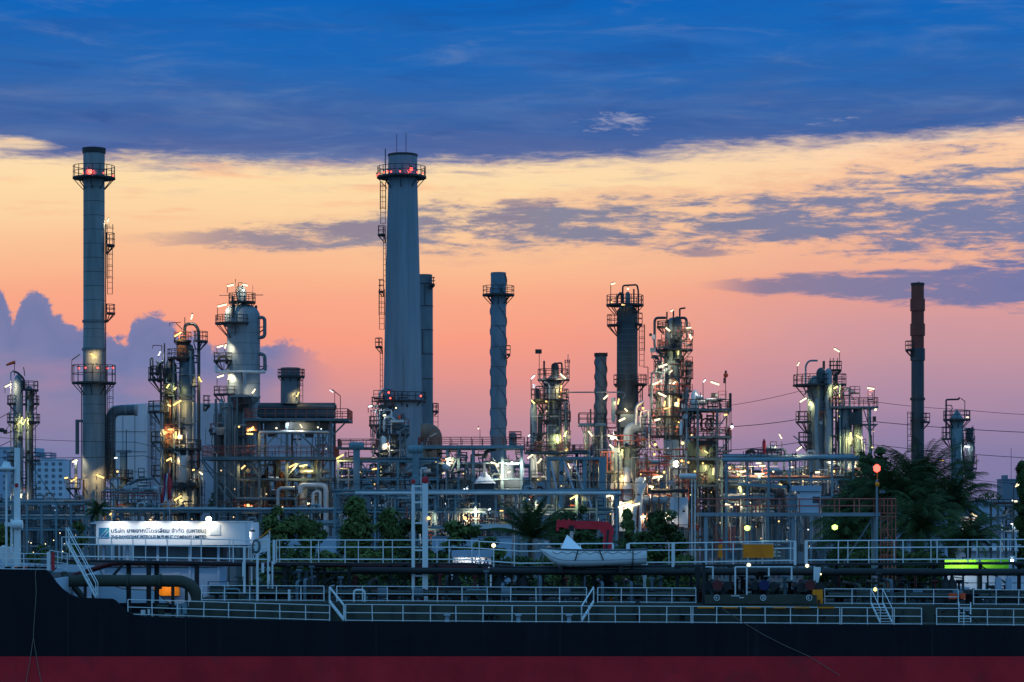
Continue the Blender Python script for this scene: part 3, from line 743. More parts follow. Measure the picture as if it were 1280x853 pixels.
t.bar(274, 369.5, 290, 369.5, .7, 0, 'dark', 'antenna'); t.bar(314, 369, 329, 369, .9, 0, 'dark', 'antenna'); t.bar(295.5, 366, 295.5, 350, .6, -1, 'dark', 'lightning_rod'); t.bar(316, 378, 316, 357, .6, 0, 'dark', 'mast')
t.pipe([(299, 366, -1), (299, 354.5, -1), (304, 354.5, -1), (304, 362, -1)], .4, 'dark')
t.lamp(290.5, 359, 11, 12, 'white_lamp', -2.2, 10); t.lamp(308, 358, 9, -14, 'white_lamp', -1.6); t.lamp(281, 384.5, 16, 14, 'white_lamp', -3, 18); t.lamp(278, 435, 11, 16, 'white_lamp', -2.6, 14); t.lamp(284.5, 435, 7, 75, 'white_lamp', -2.6); t.lamp(278.5, 472, 12, 18, 'white_lamp', -2.6, 18); t.lamp(289, 473, 9, 78, 'white_lamp', -2.6)
# lower pipe bundle in front of the column
t.plat(309, 496, 4, 19, 0, 360, -2.2, 0, m='clad'); t.lamp(321, 491, 9, 55, 'white_lamp', -4)
for x, y, r_, m_ in ((273, 500, 1.6, 'steel'), (279, 500, 2, 'steel_blue'), (285.5, 506, 3.2, 'steel_blue'), (291, 498, 1.6, 'clad'), (297, 498, 2.4, 'clad_mid'), (303, 498, 2, 'steel'), (313, 498, 2.2, 'steel_blue'), (318, 500, 1.4, 'clad')):
    t.pipe([(x, 690, -3+.1*(x%5)), (x, y, -3+.1*(x%5))], r_, m_, 'riser')
t.pipe([(286, 640, -4), (286, 524, -4), (283, 521, -4)], 1.3, 'clad'); t.shell(280, [(545,5),(540,7),(538,8),(536,8)], 'silver', 'hopper', d=-3.6); t.plat(275, 542, 2, 10, 90, 300, -2.4, 11, rm='redpaint'); t.shell(276, [(575,6),(560,6),(545,6)], 'clad_dark', 'pot', d=-3.2)
t.detail(266, 322, 500, 645, 34, 303, -4.6, -2.6); t.clutter(270, 322, 500, 640, 24, 16, -3.6, -2.2, .4, 1.2)
t.bulb(303, 535, 1.2, 'warm', -4); t.bulb(281, 589, 1, 'glow_small', -4)
for x in (290.5, 301, 320): t.col(x, 497, None, 2.2, -4.2, 'steel')

# ------------------------------------------------------------------ refinery, centre
# G steel frame with long drum
t = T('steel_frame', 'tall open steel frame carrying a long drum and short stack, beside the wide domed column', 'structure', 365, 300)
D0, D1 = -3.5, 3.5
t.hvessel(322, 421, 509, 5.4, 'clad_dark', 'drum', 0); t.boxp(324, 418, 513.5, 522, -2.4, 2.4, 'clad_dark', 'fan_bank')
t.shell(363, [(505,12.2),(462,12),(460,12)], 'clad_mid', 'stack', d=0); t.bands(363, [(462,12.2)], 'dark', 1.2, 'rim')
t.plat(364, 470, 12, 17, 0, 360, 0, 8, rm='redpaint'); t.bar(379, 470, 379, 461, .8, 0, 'dark', 'davit_post'); t.ladder(377, 503, 472, -.5, 4)
t.deck(310, 438, 525, D0-1, D1+1, 12, 'steel', 'redpaint', 3); t.deck(258, 421, 572, D0-1, D1+1, 13, 'steel', 'redpaint', 4)
t.boxp(335, 412, 529, 538.5, D0+.6, D1-.6, 'clad_dark', 'header_box'); t.hvessel(327, 414, 541.5, 2.2, 'silver', 'header_pipe', D0-.2)
t.boxp(312, 326, 529, 540, D0-.5, D1-1, 'rust_brown', 'valve_skid'); t.boxp(338, 349, 541, 547, D0, D0+1.4, 'dark', 'hanger'); t.boxp(384, 394, 541, 548, D0, D0+1.4, 'dark', 'hanger')
for x in (302, 328, 362, 401, 416):
    for d in (D0, D1): t.col(x, 528 if x > 310 else 572, None, 3.2 if d < 0 else 2.4, d, 'steel')
for y in (600, 624, 655):
    t.bar(296, y, 419, y, 2.6, D0+.05, 'steel'); t.bar(296, y+1, 419, y+1, 2.2, D1, 'steel')
for (a, b_, c, e) in ((416,548,436,528),(401,566,372,538),(328,566,352,542),(258,575,300,624),(274,575,300,600),(256,576,296,634),(362,596,380,576),(362,596,345,576),(401,598,390,576),(401,598,412,576),(328,598,316,576),(328,598,342,576),(416,566,404,540),(401,566,412,542)):
    t.bar(a, b_, c, e, 1.7, D0-.08, 'steel', 'brace')
t.deck(296, 408, 640, D0-.5, D1, 16, 'steel', 'redpaint', 2)
t.shell(326, [(640,10),(604,10),(598,7),(594,5)], 'clad_dark', 'kettle', d=1); t.shell(352, [(640,8),(606,8),(602,5),(590,4)], 'rust_brown', 'kettle', d=.5); t.shell(380, [(640,5),(582,5)], 'silver', 'standpipe', d=-1); t.shell(397, [(600,9),(580,5),(574,4)], 'silver', 'hopper', d=0)
t.hvessel(375, 414, 590, 3.5, 'silver', 'header_pipe', -2); t.boxp(342, 350, 574, 596, -1, 1, 'clad_dark', 'duct'); t.hvessel(300, 370, 628, 5, 'clad_dark', 'vessel', 2)
for (x, y, L, a, mm) in ((318,538,13,34,'warm'),(317,544,11,-4,'warm'),(374,494,9,66,'warm'),(309,585,9,42,'warm'),(370,583,15,26,'warm'),(383,583,14,10,'yellow_lamp')):
    t.lamp(x, y, L, a, mm, D0-.9 if y > 500 else -2)
t.lamp(380, 534, 7, -60, 'white_lamp', D0-.7, 0, 1.2); t.lamp(364, 532, 6, 88, 'cool', D0-.7, 0, 1.2); t.bulb(350, 537, 1.2, 'white_lamp', D0-1); t.bulb(401, 536, 1, 'white_lamp', D0-1); t.bulb(405, 538, .9, 'cool', D0-1); t.bulb(315, 632, 1.8, 'warm', D0-1); t.bulb(336, 618, 1, 'glow_small', -3); t.bulb(356, 634, 1, 'glow_small', -3); t.bulb(298, 612, .8, 'glow_small', -4); t.bulb(410, 562, .9, 'glow_small', -3)
t.bar(421, 524, 421, 492, .8, D0, 'dark', 'lamp_post'); t.bar(428, 524, 428, 497, .8, D0, 'dark', 'lamp_post'); t.bar(428, 497, 418, 489, .9, D0, 'dark', 'lamp_arm'); t.lamp(417, 491, 7, -35, 'cool', D0-.2, 0, 1.1)
t.pipe([(352, 690, -4.4), (352, 611, -4.4), (372, 611, -4.4)], 2.4, 'pipe_grey'); t.pipe([(380, 617, -4.6), (380, 607, -4.6), (411, 607, -4.6), (411, 690, -4.6)], 3.2, 'pipe_white', 'pipe_loop'); t.pipe([(395, 650, -4.5), (395, 616, -4.5), (404, 614, -4.5), (404, 640, -4.5)], 2, 'pipe_white', 'pipe_loop')
t.pipe([(300, 624, -4.2), (374, 624, -4.2), (374, 660, -4.2)], 2, 'clad_mid')
t.detail(298, 418, 530, 655, 60, 311, -3.8, 2); t.clutter(298, 418, 578, 660, 46, 21, -3, 3, .4, 1.4, ('steel', 'rust_brown', 'clad_dark', 'silver', 'dark', 'pipe_grey'))
t.valves([(R.uniform(300, 415), R.uniform(600, 655), R.uniform(-4, 0)) for i in range(16)], 2)

# H hooded vents and the blue portal rack
def portal_rack(label, x0, x1, Y, levels, ncol, seed, npipes, colm='steel_blue', d=3, name='pipe_rack', br=True, group=None):
    t = T(name, label, 'pipe rack', (x0+x1)/2, Y, group=group)
    q = random.Random(seed)
    for i in range(ncol):
        x = x0+(x1-x0)*i/(ncol-1)
        for dd_ in (-d, d): t.col(x, levels[0]-1, None, 2.6, dd_, colm)
        for y in levels: 
            b = MB(); b.bar(t.C(x, y+1.5, -d), t.C(x, y+1.5, d), .19); b.build('crossbeam', colm, t.o)
        if br and i % 3 == 1 and i < ncol-1:
            x2 = x0+(x1-x0)*(i+1)/(ncol-1)
            t.bar(x, levels[0]+1, x2, levels[-1], 1.3, -d-.06, colm, 'brace')
    for y in levels:
        for dd_ in (-d, d): t.bar(x0-2, y, x1+2, y, 2.2, dd_+.02, colm)
    for i in range(npipes):
        y = q.choice(levels); r = q.uniform(.7, 2.0); dd_ = q.uniform(-d+.3, d-.3)
        xa = x0-3 if q.random() < .7 else q.uniform(x0, (x0+x1)/2); xb = x1+3 if q.random() < .7 else q.uniform((x0+x1)/2, x1)
        yy = y-1.4-r
        mm = q.choice(('pipe_grey', 'clad_mid', 'steel_blue', 'clad', 'steel', 'pipe_grey', 'rust_brown'))
        if q.random() < .35:
            xm = q.uniform(xa+5, xb-15); h = q.uniform(4, 9)
            t.pipe([(xa, yy, dd_), (xm, yy, dd_), (xm, yy-h, dd_), (xm+9, yy-h, dd_), (xm+9, yy, dd_), (xb, yy, dd_)], r, mm)
        else: t.pipe([(xa, yy, dd_), (xb, yy, dd_)], r, mm)
    return t
t = portal_rack('blue steel pipe rack with hooded vents left of the big fluted chimney', 425, 548, 285, (577, 600, 622), 6, 31, 12)
for x, y in ((448, 558), (521, 562)):
    t.boxp(x-4, x+4, y+4, 640, -3.6, -3.1, 'steel_blue', 'vent_stem'); b = MB()
    for dx, dy, w_, h_ in ((-5, 0, 4, 5), (0, -1.2, 5, 6), (5, 0, 4, 5)):
        c = t.C(x+dx, y, -3.4); b.lathe(c.x, c.y, [(c.z-.55, .1), (c.z-.45, .42), (c.z+.2, .46), (c.z+.42, .12)], 12)
    b.build('vent_hood', 'steel_blue', t.o)
t.bar(430, 622, 470, 580, 1.6, -3.1, 'steel', 'brace'); t.bar(486, 625, 453, 578, 1.6, -3.1, 'steel', 'brace'); t.bar(498, 600, 520, 580, 1.6, -3.1, 'steel', 'brace'); t.bar(500, 625, 480, 600, 1.4, -3.1, 'steel', 'brace')
t.deck(424, 472, 560, -3, 3, 10, 'steel', 'redpaint', 2); t.lamp(428, 572, 14, 32, 'warm', -4, 0); t.bulb(452, 591, .9, 'glow_small', -3); t.bulb(430, 596, .9, 'glow_small', -3); t.bulb(470, 606, 1, 'warm', -3); t.lamp(468, 586, 12, 10, 'warm', 2); t.lamp(465, 572, 6, 0, 'white_lamp', 3)
t.detail(424, 545, 565, 660, 60, 313, -3.6, 2); t.clutter(424, 545, 580, 680, 48, 33, -3.4, 3, .4, 1.6); t.valves([(R.uniform(425, 545), R.uniform(600, 670), -3) for i in range(12)])
t.boxp(455, 466, 621, 640, -4.5, -3.5, 'clad_mid', 'cabinet'); t.pipe([(430, 617, -4), (478, 617, -4), (484, 622, -4), (486, 680, -4)], 1.6, 'pipe_grey'); t.pipe([(455, 680, -4.3), (455, 617, -4.3)], 1, 'steel_blue')
for (x0, x1, y) in ((466, 500, 602), (505, 545, 590)): t.hvessel(x0, x1, y, 4.2, 'pipe_grey', 'exchanger', 1.5)

# I big fluted chimney
t = T('chimney', 'thick fluted concrete chimney with lit ring walkway and lightning rods, tallest in the middle', 'chimney', 502, 330)
b = MB(); n = 96; X, Yc = XW(503.5, 330), 330.0
prof = [(t.pyb, 27.6), (640, 26.5), (560, 25.2), (490, 24), (352, 21.4), (222, 18.1), (221, 18.3), (193, 18.0)]
base0 = len(b.v)
for py, r in prof[::-1]:
    for j in range(n):
        a = 2*math.pi*j/n; fl = 0.984 if (j % 6 == 0 and py >= 221.5) else 1.0
        b.v.append((X+r*t.k*fl*math.cos(a), Yc+r*t.k*fl*math.sin(a), ZW(py, 330)))
for i in range(len(prof)-1):
    for j in range(n):
        b.face((base0+i*n+j, base0+(i+1)*n+j, base0+(i+1)*n+(j+1) % n, base0+i*n+(j+1) % n), False)
b.face(range(base0, base0+n)); b.build('shaft', 'concrete', t.o)
t.bands(503.5, [(194.5, 18.2)], 'dark', 2.6, 'crown_rim', ex=.5)
t.plat(502, 221, 18, 31, 0, 360, 0, 12)
for i in range(7):
    a = rad(200+i*23); t.bulb(502+29*math.cos(a), 218.5, 1.0, 'red_lamp', 29*t.k*math.sin(a), 'beacon')
t.bulb(515, 215, 2.0, 'red_lamp', -2.6, 'beacon'); t.bulb(485.5, 217, 1.4, 'red_lamp', -1.9, 'beacon'); t.bulb(471, 220, 1.5, 'red_lamp', -.2, 'beacon')
for x, y in ((495.8, 168), (507.5, 166)): t.bar(x, 193, x, y, .7, 0, 'dark', 'lightning_rod')
t.bar(482, 222, 482, 187, 1.5, -.6, 'clad_mid', 'mast')
t.ladder(479, 280, 228, -.3, 6); t.ladder(477.5, 412, 362, -.3, 6); t.ladder(481, 352, 294, -.3, 3, False); t.ladder(477, 490, 434, -.3, 3, False)
t.plat(482, 293, 2, 10, 100, 260, 0, 10); t.plat(480, 364, 2, 7, 100, 260, 0, 14); t.plat(478, 433, 2, 9, 100, 260, 0, 10)
t.plat(503, 501, 24.2, 30, 170, 372, 0, 10); t.plat(542, 514, 2, 6, -90, 90, -1.5, 9); t.ladder(545, 535, 505, -1.5, 6)
t.bulb(488, 493, 1.2, 'red_lamp', -4.6, 'beacon'); t.bulb(527.5, 497, 1.2, 'red_lamp', -4, 'beacon')
t = T('chimney', 'shorter dark steel chimney tucked right behind the fluted concrete chimney', 'chimney', 533, 346)
t.shell(530.5, [(t.pyb,11),(356,10.6),(355,9.8),(344,9.8),(343.6,9.8)], 'clad_mid'); t.bands(530.5, [(355,11),(383,10.8),(413,10.8),(443,10.8),(474,10.8)], 'dark', .8)
t.plat(537, 356, 3, 7, -90, 90, -1, 8); t.bar(531.5, 383, 531.5, 356, .6, -1.3, 'dark', 'conduit'); t.bar(528.5, 443, 528.5, 414, .6, -1.3, 'dark', 'conduit')
t = T('flue_elbow', 'bulging rusty elbow duct at the foot of the fluted chimney', 'duct', 540, 318)
b = MB(); b.tube(fillet([t.C(524, 536, 0), t.C(540, 536, 0), t.C(541, 570, 0)], 1.7), [1.0]*2+[1.15]*2+[1.3]*2+[1.3]*2, 16) if False else b.tube(fillet([t.C(526, 541, 0), t.C(541, 541, 0), t.C(541, 580, 0)], 2.2), 1.25, 18)
b.build('duct', 'dull_brown', t.o); t.pipe([(532, 562, -1.3), (536, 548, -1.4), (546, 542, -1.3)], .6, 'pipe_white', 'rib'); t.pipe([(530, 556, -1.35), (534, 543, -1.4), (543, 534, -1.3)], .5, 'clad_mid', 'rib')
t.shell(541, [(t.pyb, 11), (575, 11)], 'clad_mid', 'support', d=0)
# cluster left of the chimney
t = T('reactor_tower', 'short silver piped tower with three platforms against the fluted chimney', 'tower', 482, 300)
t.shell(478, [(t.pyb,6),(520,6),(512,5),(506,3),(504,.3)], 'clad', d=.5); t.shell(492, [(640,5.5),(545,5.5),(540,3.5),(538,.3)], 'clad_mid', 'side_vessel', d=-.4); t.shell(481, [(563,5),(548,5),(545,3)], 'silver', 'pot', d=-1.4)
for y, x, ro, a0, a1 in ((507, 479, 15, 0, 360), (531, 474, 13, 100, 300), (543, 491, 21, 160, 400), (566, 482, 17, 0, 360)): t.plat(x, y, 4, ro, a0, a1, 0, 10)
t.pipe([(475, 500, -1), (475, 492, -1), (481, 487, -1)], 1.6, 'silver', 'vent', 2.5); t.pipe([(481, 540, -1.6), (481, 524, -1.6), (488, 521, -1.6), (494, 526, -1.6)], 1.8, 'silver', 'pipe_loop'); t.hvessel(490, 508, 534, 4, 'clad_mid', 'exchanger', -1); t.hvessel(489, 506, 528, 2.4, 'silver', 'header_pipe', -1.6)
t.pipe([(471, 560, -.8), (471, 506, -.8)], .8, 'pipe_grey'); t.pipe([(488, 625, -2), (488, 545, -2)], 1, 'pipe_grey'); t.pipe([(501, 625, -2), (501, 540, -2), (508, 536, -2)], 1.2, 'clad_mid'); t.bar(481, 487, 491, 488, .6, -1, 'dark', 'davit')
t.bar(500, 525, 500, 520, 3, -1.6, 'orange', 'hoist')
t.lamp(464, 509, 7, 12, 'cool', -2); t.lamp(482, 520.5, 5, 5, 'white_lamp', -2.6); t.bulb(496, 511, 1, 'white_lamp', -2); t.bulb(489, 499, 1.1, 'red_lamp', -2.2, 'beacon'); t.bulb(468, 560, .9, 'warm', -2); t.lamp(484, 558, 8, 80, 'white_lamp', -2.4)
t.detail(464, 508, 495, 630, 30, 315, -2, 1); t.clutter(466, 508, 490, 640, 30, 41, -1.6, 1.6, .4, 1.1)
t.ladder(466, 566, 534, -.4, 4)

# J chimney with helical strakes
def strake(t, cx, y0, y1, r0, pitch, phase, m, ex=1.3, n3=1):
    for s_ in range(n3):
        b = MB(); pts = []; k = t.k; Y_ = t.Y
        steps = int((y1-y0)/pitch*22)
        prev = None
        for i in range(steps+1):
            y = y0+(y1-y0)*i/steps; a = phase+2*math.pi*(y-y0)/pitch+2*math.pi*s_/n3
            ri, ro = (r0-.3)*k, (r0+ex)*k; z = ZW(y, Y_)
            cur = [(XW(cx, Y_)+r*math.cos(a), Y_+r*math.sin(a), z+h) for r, h in ((ri, -.04), (ro, -.04), (ro, .04), (ri, .04))]
            if prev:
                for j in range(4): b.poly([prev[j], prev[(j+1) % 4], cur[(j+1) % 4], cur[j]])
            prev = cur
        b.build('strake', m, t.o)
t = T('chimney', 'slender pale chimney wrapped in spiral strakes, standing alone right of the fluted chimney', 'chimney', 623, 318)
t.shell(623, [(t.pyb,10.2),(342,9.6),(341,9.6)], 'blue_steel_plate', 'shaft', 32); strake(t, 623, 344, 556, 9.8, 76, -.6, 'blue_steel_plate', 1.2, 3)
t.bands(623, [(y, 9.9) for y in (408, 434, 459, 483, 511, 536)], 'dark', .5); t.plat(623, 368, 9.6, 20, 0, 360, 0, 10); t.plat(633, 443, 1, 5, -90, 90, -1, 10)
t.bar(627, 366, 629, 355, .8, -1.1, 'dark', 'pipe_stub')

# K deck structure with hut and lights
t = T('process_platform', 'blue steel platform with a red handrail at the foot of the spiral straked chimney', 'structure', 600, 290)
t.deck(524, 656, 558, -4, 4, 10, 'steel_blue', 'redpaint', 4)
for x in (528, 560, 574, 592, 628, 652):
    for d in (-3.6, 3.6): t.col(x, 562, None, 3.2 if d < 0 else 2.2, d, 'steel_blue')
for y in (580, 600): t.bar(524, y, 656, y, 2, -3.5, 'steel_blue'); t.bar(524, y+1, 656, y+1, 1.8, 3.5, 'steel_blue')
for a in ((560, 600, 576, 564), (592, 598, 576, 564), (628, 600, 612, 564)): t.bar(*a, 1.4, -3.75, 'steel', 'brace')
b = MB(); A = [t.C(593, 605, -4.8), t.C(620, 605, -4.8), t.C(620, 605, -2), t.C(593, 605, -2)]; ap = t.C(606, 588, -3.4)
for i in range(4): b.poly([A[i], A[(i+1) % 4], ap])
b.poly(A[::-1]); b.build('hut_roof', 'wall_blue', t.o); t.boxp(595, 618, 605.3, 640, -4.5, -2.2, 'clad_dark', 'hut_wall'); t.boxp(604.5, 607.5, 578, 600, -4.2, -3.9, 'clad', 'hut_vent')
b = MB(); c = t.C(559, 585, -4.2); b.lathe(c.x, c.y, [(c.z+.55*math.sin(a), max(.005, .55*math.cos(a))) for a in [-1.57, -1.2, -.8, -.4, 0, .4, .8, 1.2, 1.57]], 18); b.build('sphere_tank', 'pipe_white', t.o)
t.col(559, 590, None, 1.5, -4.2, 'pipe_grey', 'sphere_leg')
t.lamp(563, 576, 14, -12, 'white_lamp', -4.6); t.lamp(617, 580, 9, -16, 'white_lamp', -4.8); t.bulb(622, 583, 2.2, 'white_lamp', -4.6); t.lamp(641, 581, 20, 3, 'cool', -5, 0, 2.8); t.bulb(640, 580, 1.6, 'flood', -5); t.lamp(636, 591, 6, 25, 'white_lamp', -4.6); t.lamp(627, 598, 6, -30, 'white_lamp', -4.6); t.bulb(546, 578, 1, 'warm', -3); t.bulb(580, 593, 1, 'glow_small', -4.2)
t.boxp(627, 652, 598, 640, -2.6, -1.5, 'clad_mid', 'tank_shell'); t.shell(632, [(640, 10), (580, 10), (574, 4)], 'clad', 'silo', d=-1)
t.hvessel(528, 556, 587, 4.5, 'pipe_grey', 'exchanger', -2); t.pipe([(567, 600, -4), (567, 592, -4), (576, 589, -4), (582, 592, -4), (582, 610, -4)], 2, 'clad_dark', 'pipe_loop'); t.pipe([(560, 620, -3.9), (560, 573, -3.9), (586, 573, -3.9)], 1, 'steel')
t.pipe([(607, 574, -3), (607, 566, -3), (620, 562, -3)], 2.4, 'clad_dark')
t.detail(526, 655, 560, 640, 60, 317, -4, 2); t.clutter(526, 655, 565, 640, 60, 44, -3.6, 3.6, .4, 1.7, ('steel_blue', 'pipe_grey', 'clad_mid', 'pipe_white', 'steel'))
t.shell(641, [(557,5),(543,5),(541,3)], 'clad_mid', 'vent_drum', d=0); t.deck(636, 652, 547, -1, 1, 7, 'dark', 'redpaint', 1); t.bar(600, 558, 600, 537, .6, 0, 'dark', 'lamp_post'); t.bulb(598, 536, .9, 'white_lamp', -.3); t.bar(659, 560, 659, 548, 1, -4, 'dark', 'lamp_post'); t.lamp(661, 546, 4, 45, 'cool', -4)

# low blue pipe bridge along the front
t = portal_rack('low pipe rack crossed by a long pale pipe behind the middle palm and bushes', 420, 770, 250, (617, 640, 662), 15, 51, 26, 'steel_blue', 2, br=False)
t.pipe([(446, 617, -2.6), (775, 617, -2.6)], 2.2, 'pipe_white', 'long_pipe'); t.detail(430, 760, 615, 680, 70, 339, -2.6, 2); t.clutter(430, 760, 622, 690, 60, 55, -2.5, 2, .5, 1.3)
t.lamp(594, 640, 16, 12, 'white_lamp', -3); t.bulb(582, 648, 2.2, 'warm', -3); t.lamp(612, 637, 5, 25, 'cool', -3); t.bulb(671, 632, 1.6, 'white_lamp', -3); t.lamp(627, 639, 6, 0, 'warm', -2); t.lamp(594, 648, 8, 0, 'white_lamp', -1); t.lamp(594, 656, 8, 2, 'white_lamp', -1); t.bulb(537, 647, 1.6, 'white_lamp', -3); t.bulb(535, 650, 1.2, 'warm', -3)
t.lamp(716, 622, 14, 30, 'yellow_lamp', -3); t.boxp(586, 640, 655, 661, -3.2, -2.4, 'pipe_white', 'walkway_panel'); t.boxp(540, 590, 657, 661, -3, -2.5, 'steel_blue', 'walkway_panel')
t.deck(585, 640, 655, -3, -1, 8, 'steel', 'redpaint', 1.2); t.bar(510, 660, 510, 634, 2, -3, 'redpaint', 'hydrant'); t.bar(515, 660, 517, 632, 2, -3, 'redpaint', 'hydrant')
b = MB()
for i in range(24): x = 566+R.uniform(-20, 60); y = R.uniform(636, 656); b.box(t.C(x, y, -2.2), t.C(x+.8, y+R.uniform(3, 8), -2))
b.build('grating', 'silver', t.o)
# L twin vessel tower
t = T('distillation_tower', 'stout lit tower with slim side vessel and floodlight mast, right of the spiral straked chimney', 'tower', 690, 300)
t.shell(692.5, [(t.pyb,10),(480,10),(474,9),(470,5),(468,.3)], 'clad_mid'); t.shell(667, [(t.pyb,4.5),(512,4.5),(507,3.5),(504,.3)], 'clad', 'side_vessel', d=-.5); t.shell(694, [(472,4.6),(458,4.6),(455,3),(453,.3)], 'clad_dark', 'top_drum')
t.shell(675, [(590,3),(520,3),(515,1)], 'clad_dark', 'side_vessel', d=-.2)
t.plat(692, 474, 10, 20, 0, 360, 0, 12); t.plat(687, 500, 10, 24, 0, 360, 0, 13); t.plat(692, 525, 10, 17, 0, 360, 0, 12); t.plat(668, 563, 4, 11, 90, 300, -.4, 10); t.plat(693, 564, 10, 20, 0, 360, 0, 11); t.plat(676, 542, 3, 10, 90, 330, 0, 0)
t.ladder(709, 474, 450, -.4, 5); t.ladder(709, 564, 505, -.4, 5)
t.pipe([(690, 474, -.7), (690, 456, -.7), (702, 454, -.7), (703, 474, -.7)], 1.1, 'dark', 'pipe_loop'); t.pipe([(680, 500, -1), (680, 452, -1)], 1.2, 'dark', 'mast'); t.pipe([(701, 640, -1.1), (701, 480, -1.1)], 1.2, 'rust_brown'); t.pipe([(705, 640, -.8), (705, 500, -.8)], 1, 'pipe_grey'); t.pipe([(686, 520, -1.2), (686, 480, -1.2), (679, 478, -1.2)], 1, 'clad')
t.bar(674, 474, 674, 441, .8, -.6, 'dark', 'lamp_post'); t.boxp(669, 677, 437.5, 442.5, -1, -.2, 'dark', 'floodlight'); t.bar(710, 474, 710, 443, 1, -.2, 'clad', 'mast'); t.boxp(669, 673.5, 487, 500, -2.4, -1.8, 'dark', 'panel')
t.pipe([(705, 491, -.9), (779, 491, -.9), (781.5, 495, -.9), (778, 498.5, -.9)], .9, 'clad_mid', 'transfer_pipe', 1.5)
t.lamp(666, 473, 9, 45, 'cool', -2.4, 22, 1.6); t.lamp(703, 472, 13, -40, 'white_lamp', -2.7); t.lamp(666, 504, 9, -48, 'yellow_lamp', -3.2); t.lamp(706, 543, 11, 62, 'yellow_lamp', -2.3); t.lamp(696, 549, 14, 86, 'yellow_lamp', -2); t.lamp(663, 571, 13, 38, 'white_lamp', -3); t.lamp(674, 577, 10, 50, 'white_lamp', -3); t.lamp(708, 563, 6, 10, 'warm', -2.6); t.lamp(682, 502, 6, -60, 'warm', -2.2); t.bulb(699, 497, .9, 'warm', -2); t.bulb(683, 515, .9, 'glow_small', -2); t.lamp(701, 486, 10, 87, 'warm', -1.6, 0, 1.2)
t.detail(662, 710, 470, 600, 40, 319, -2.2, .6); t.clutter(664, 712, 480, 600, 34, 61, -1.8, 1.6, .35, 1); t.valves([(R.uniform(665, 710), R.uniform(480, 560), -1.6) for i in range(10)])
# blue trapezoid frame under it
t = T('support_frame', 'blue steel support frame with slanting braces below the short straked stack', 'structure', 712, 280)
t.deck(683, 757, 572, -3, 3, 0, 'steel_blue', 'dark', 3.5); t.deck(655, 740, 566, -2.6, 3, 9, 'steel', 'redpaint', 1.5)
for x, w_ in ((685, 4), (701, 5), (730, 5), (752, 9)): t.col(x, 575, None, w_, -2.7, 'steel_blue'); t.col(x, 575, None, w_*.7, 2.7, 'steel_blue')
for a in ((704, 577, 716, 612), (716, 577, 728, 612), (688, 577, 695, 612), (690, 616, 702, 640), (733, 616, 740, 640)): t.bar(*a, 2, -2.9, 'wall_blue', 'brace')
t.bar(683, 612, 757, 612, 2.2, -2.75, 'steel_blue'); t.pipe([(736, 690, -2.5), (736, 560, -2.5)], .9, 'pipe_grey'); t.pipe([(741, 690, -2.4), (741, 556, -2.4)], .9, 'steel')
t.shell(724, [(568,12),(566.5,13),(564,13),(563,9)], 'dark', 'cap', d=0); t.col(721, 568, 580, 4, 0, 'dark', 'stem'); t.boxp(715, 719, 557, 568, -1, 0, 'redpaint', 'hose_box')
t.lamp(711, 583, 9, -65, 'white_lamp', -2.4); t.bulb(701, 608, 1, 'glow_small', -3); t.detail(686, 752, 560, 655, 34, 335, -2.8, 2); t.clutter(686, 752, 580, 660, 40, 63, -2.4, 2.4, .4, 1.4)

# M short straked stack
t = T('chimney', 'short dark straked stack between the stout lit tower and the tall dark column', 'chimney', 751, 312)
t.shell(751, [(t.pyb,8.5),(446,7.2),(445,7.2)], 'clad_mid', 'shaft'); strake(t, 751, 448, 545, 7.4, 54, .4, 'dark', 1.0, 3); t.shell(751, [(446,8.3),(442,8.3),(441.6,8.3)], 'dark', 'cap'); t.bulb(759, 444, 1, 'dark', 0, 'cap_lug')
t = T('access_platform', 'small grated access platform with a red rail before the short straked stack', 'structure', 742, 300)
t.deck(723, 757, 530, -2, 2, 13, 'steel_blue', 'dark', 3); t.col(735, 533, None, 4, 0, 'steel'); t.col(752, 533, None, 3, 0, 'steel'); t.bar(726, 533, 733, 556, 1.2, -1.6, 'steel', 'brace'); t.boxp(737, 739, 512, 530, -1, -.4, 'dark', 'cabinet'); t.bar(742, 560, 742, 507, 1.2, -2.1, 'dark', 'post')
t.lamp(756, 498, 10, 42, 'white_lamp', -2.8); t.lamp(737, 543, 11, -52, 'white_lamp', -2.6); t.boxp(764, 768.5, 498, 528, -1.6, -.6, 'steel_blue', 'duct'); t.detail(726, 768, 510, 640, 34, 321, -2, 1); t.clutter(730, 765, 530, 640, 26, 65, -1.6, 1.6, .4, 1.3)
t.lamp(772, 503, 10, 78, 'warm', -2); t.lamp(772, 503, 10, 78, 'warm', -2) if False else None

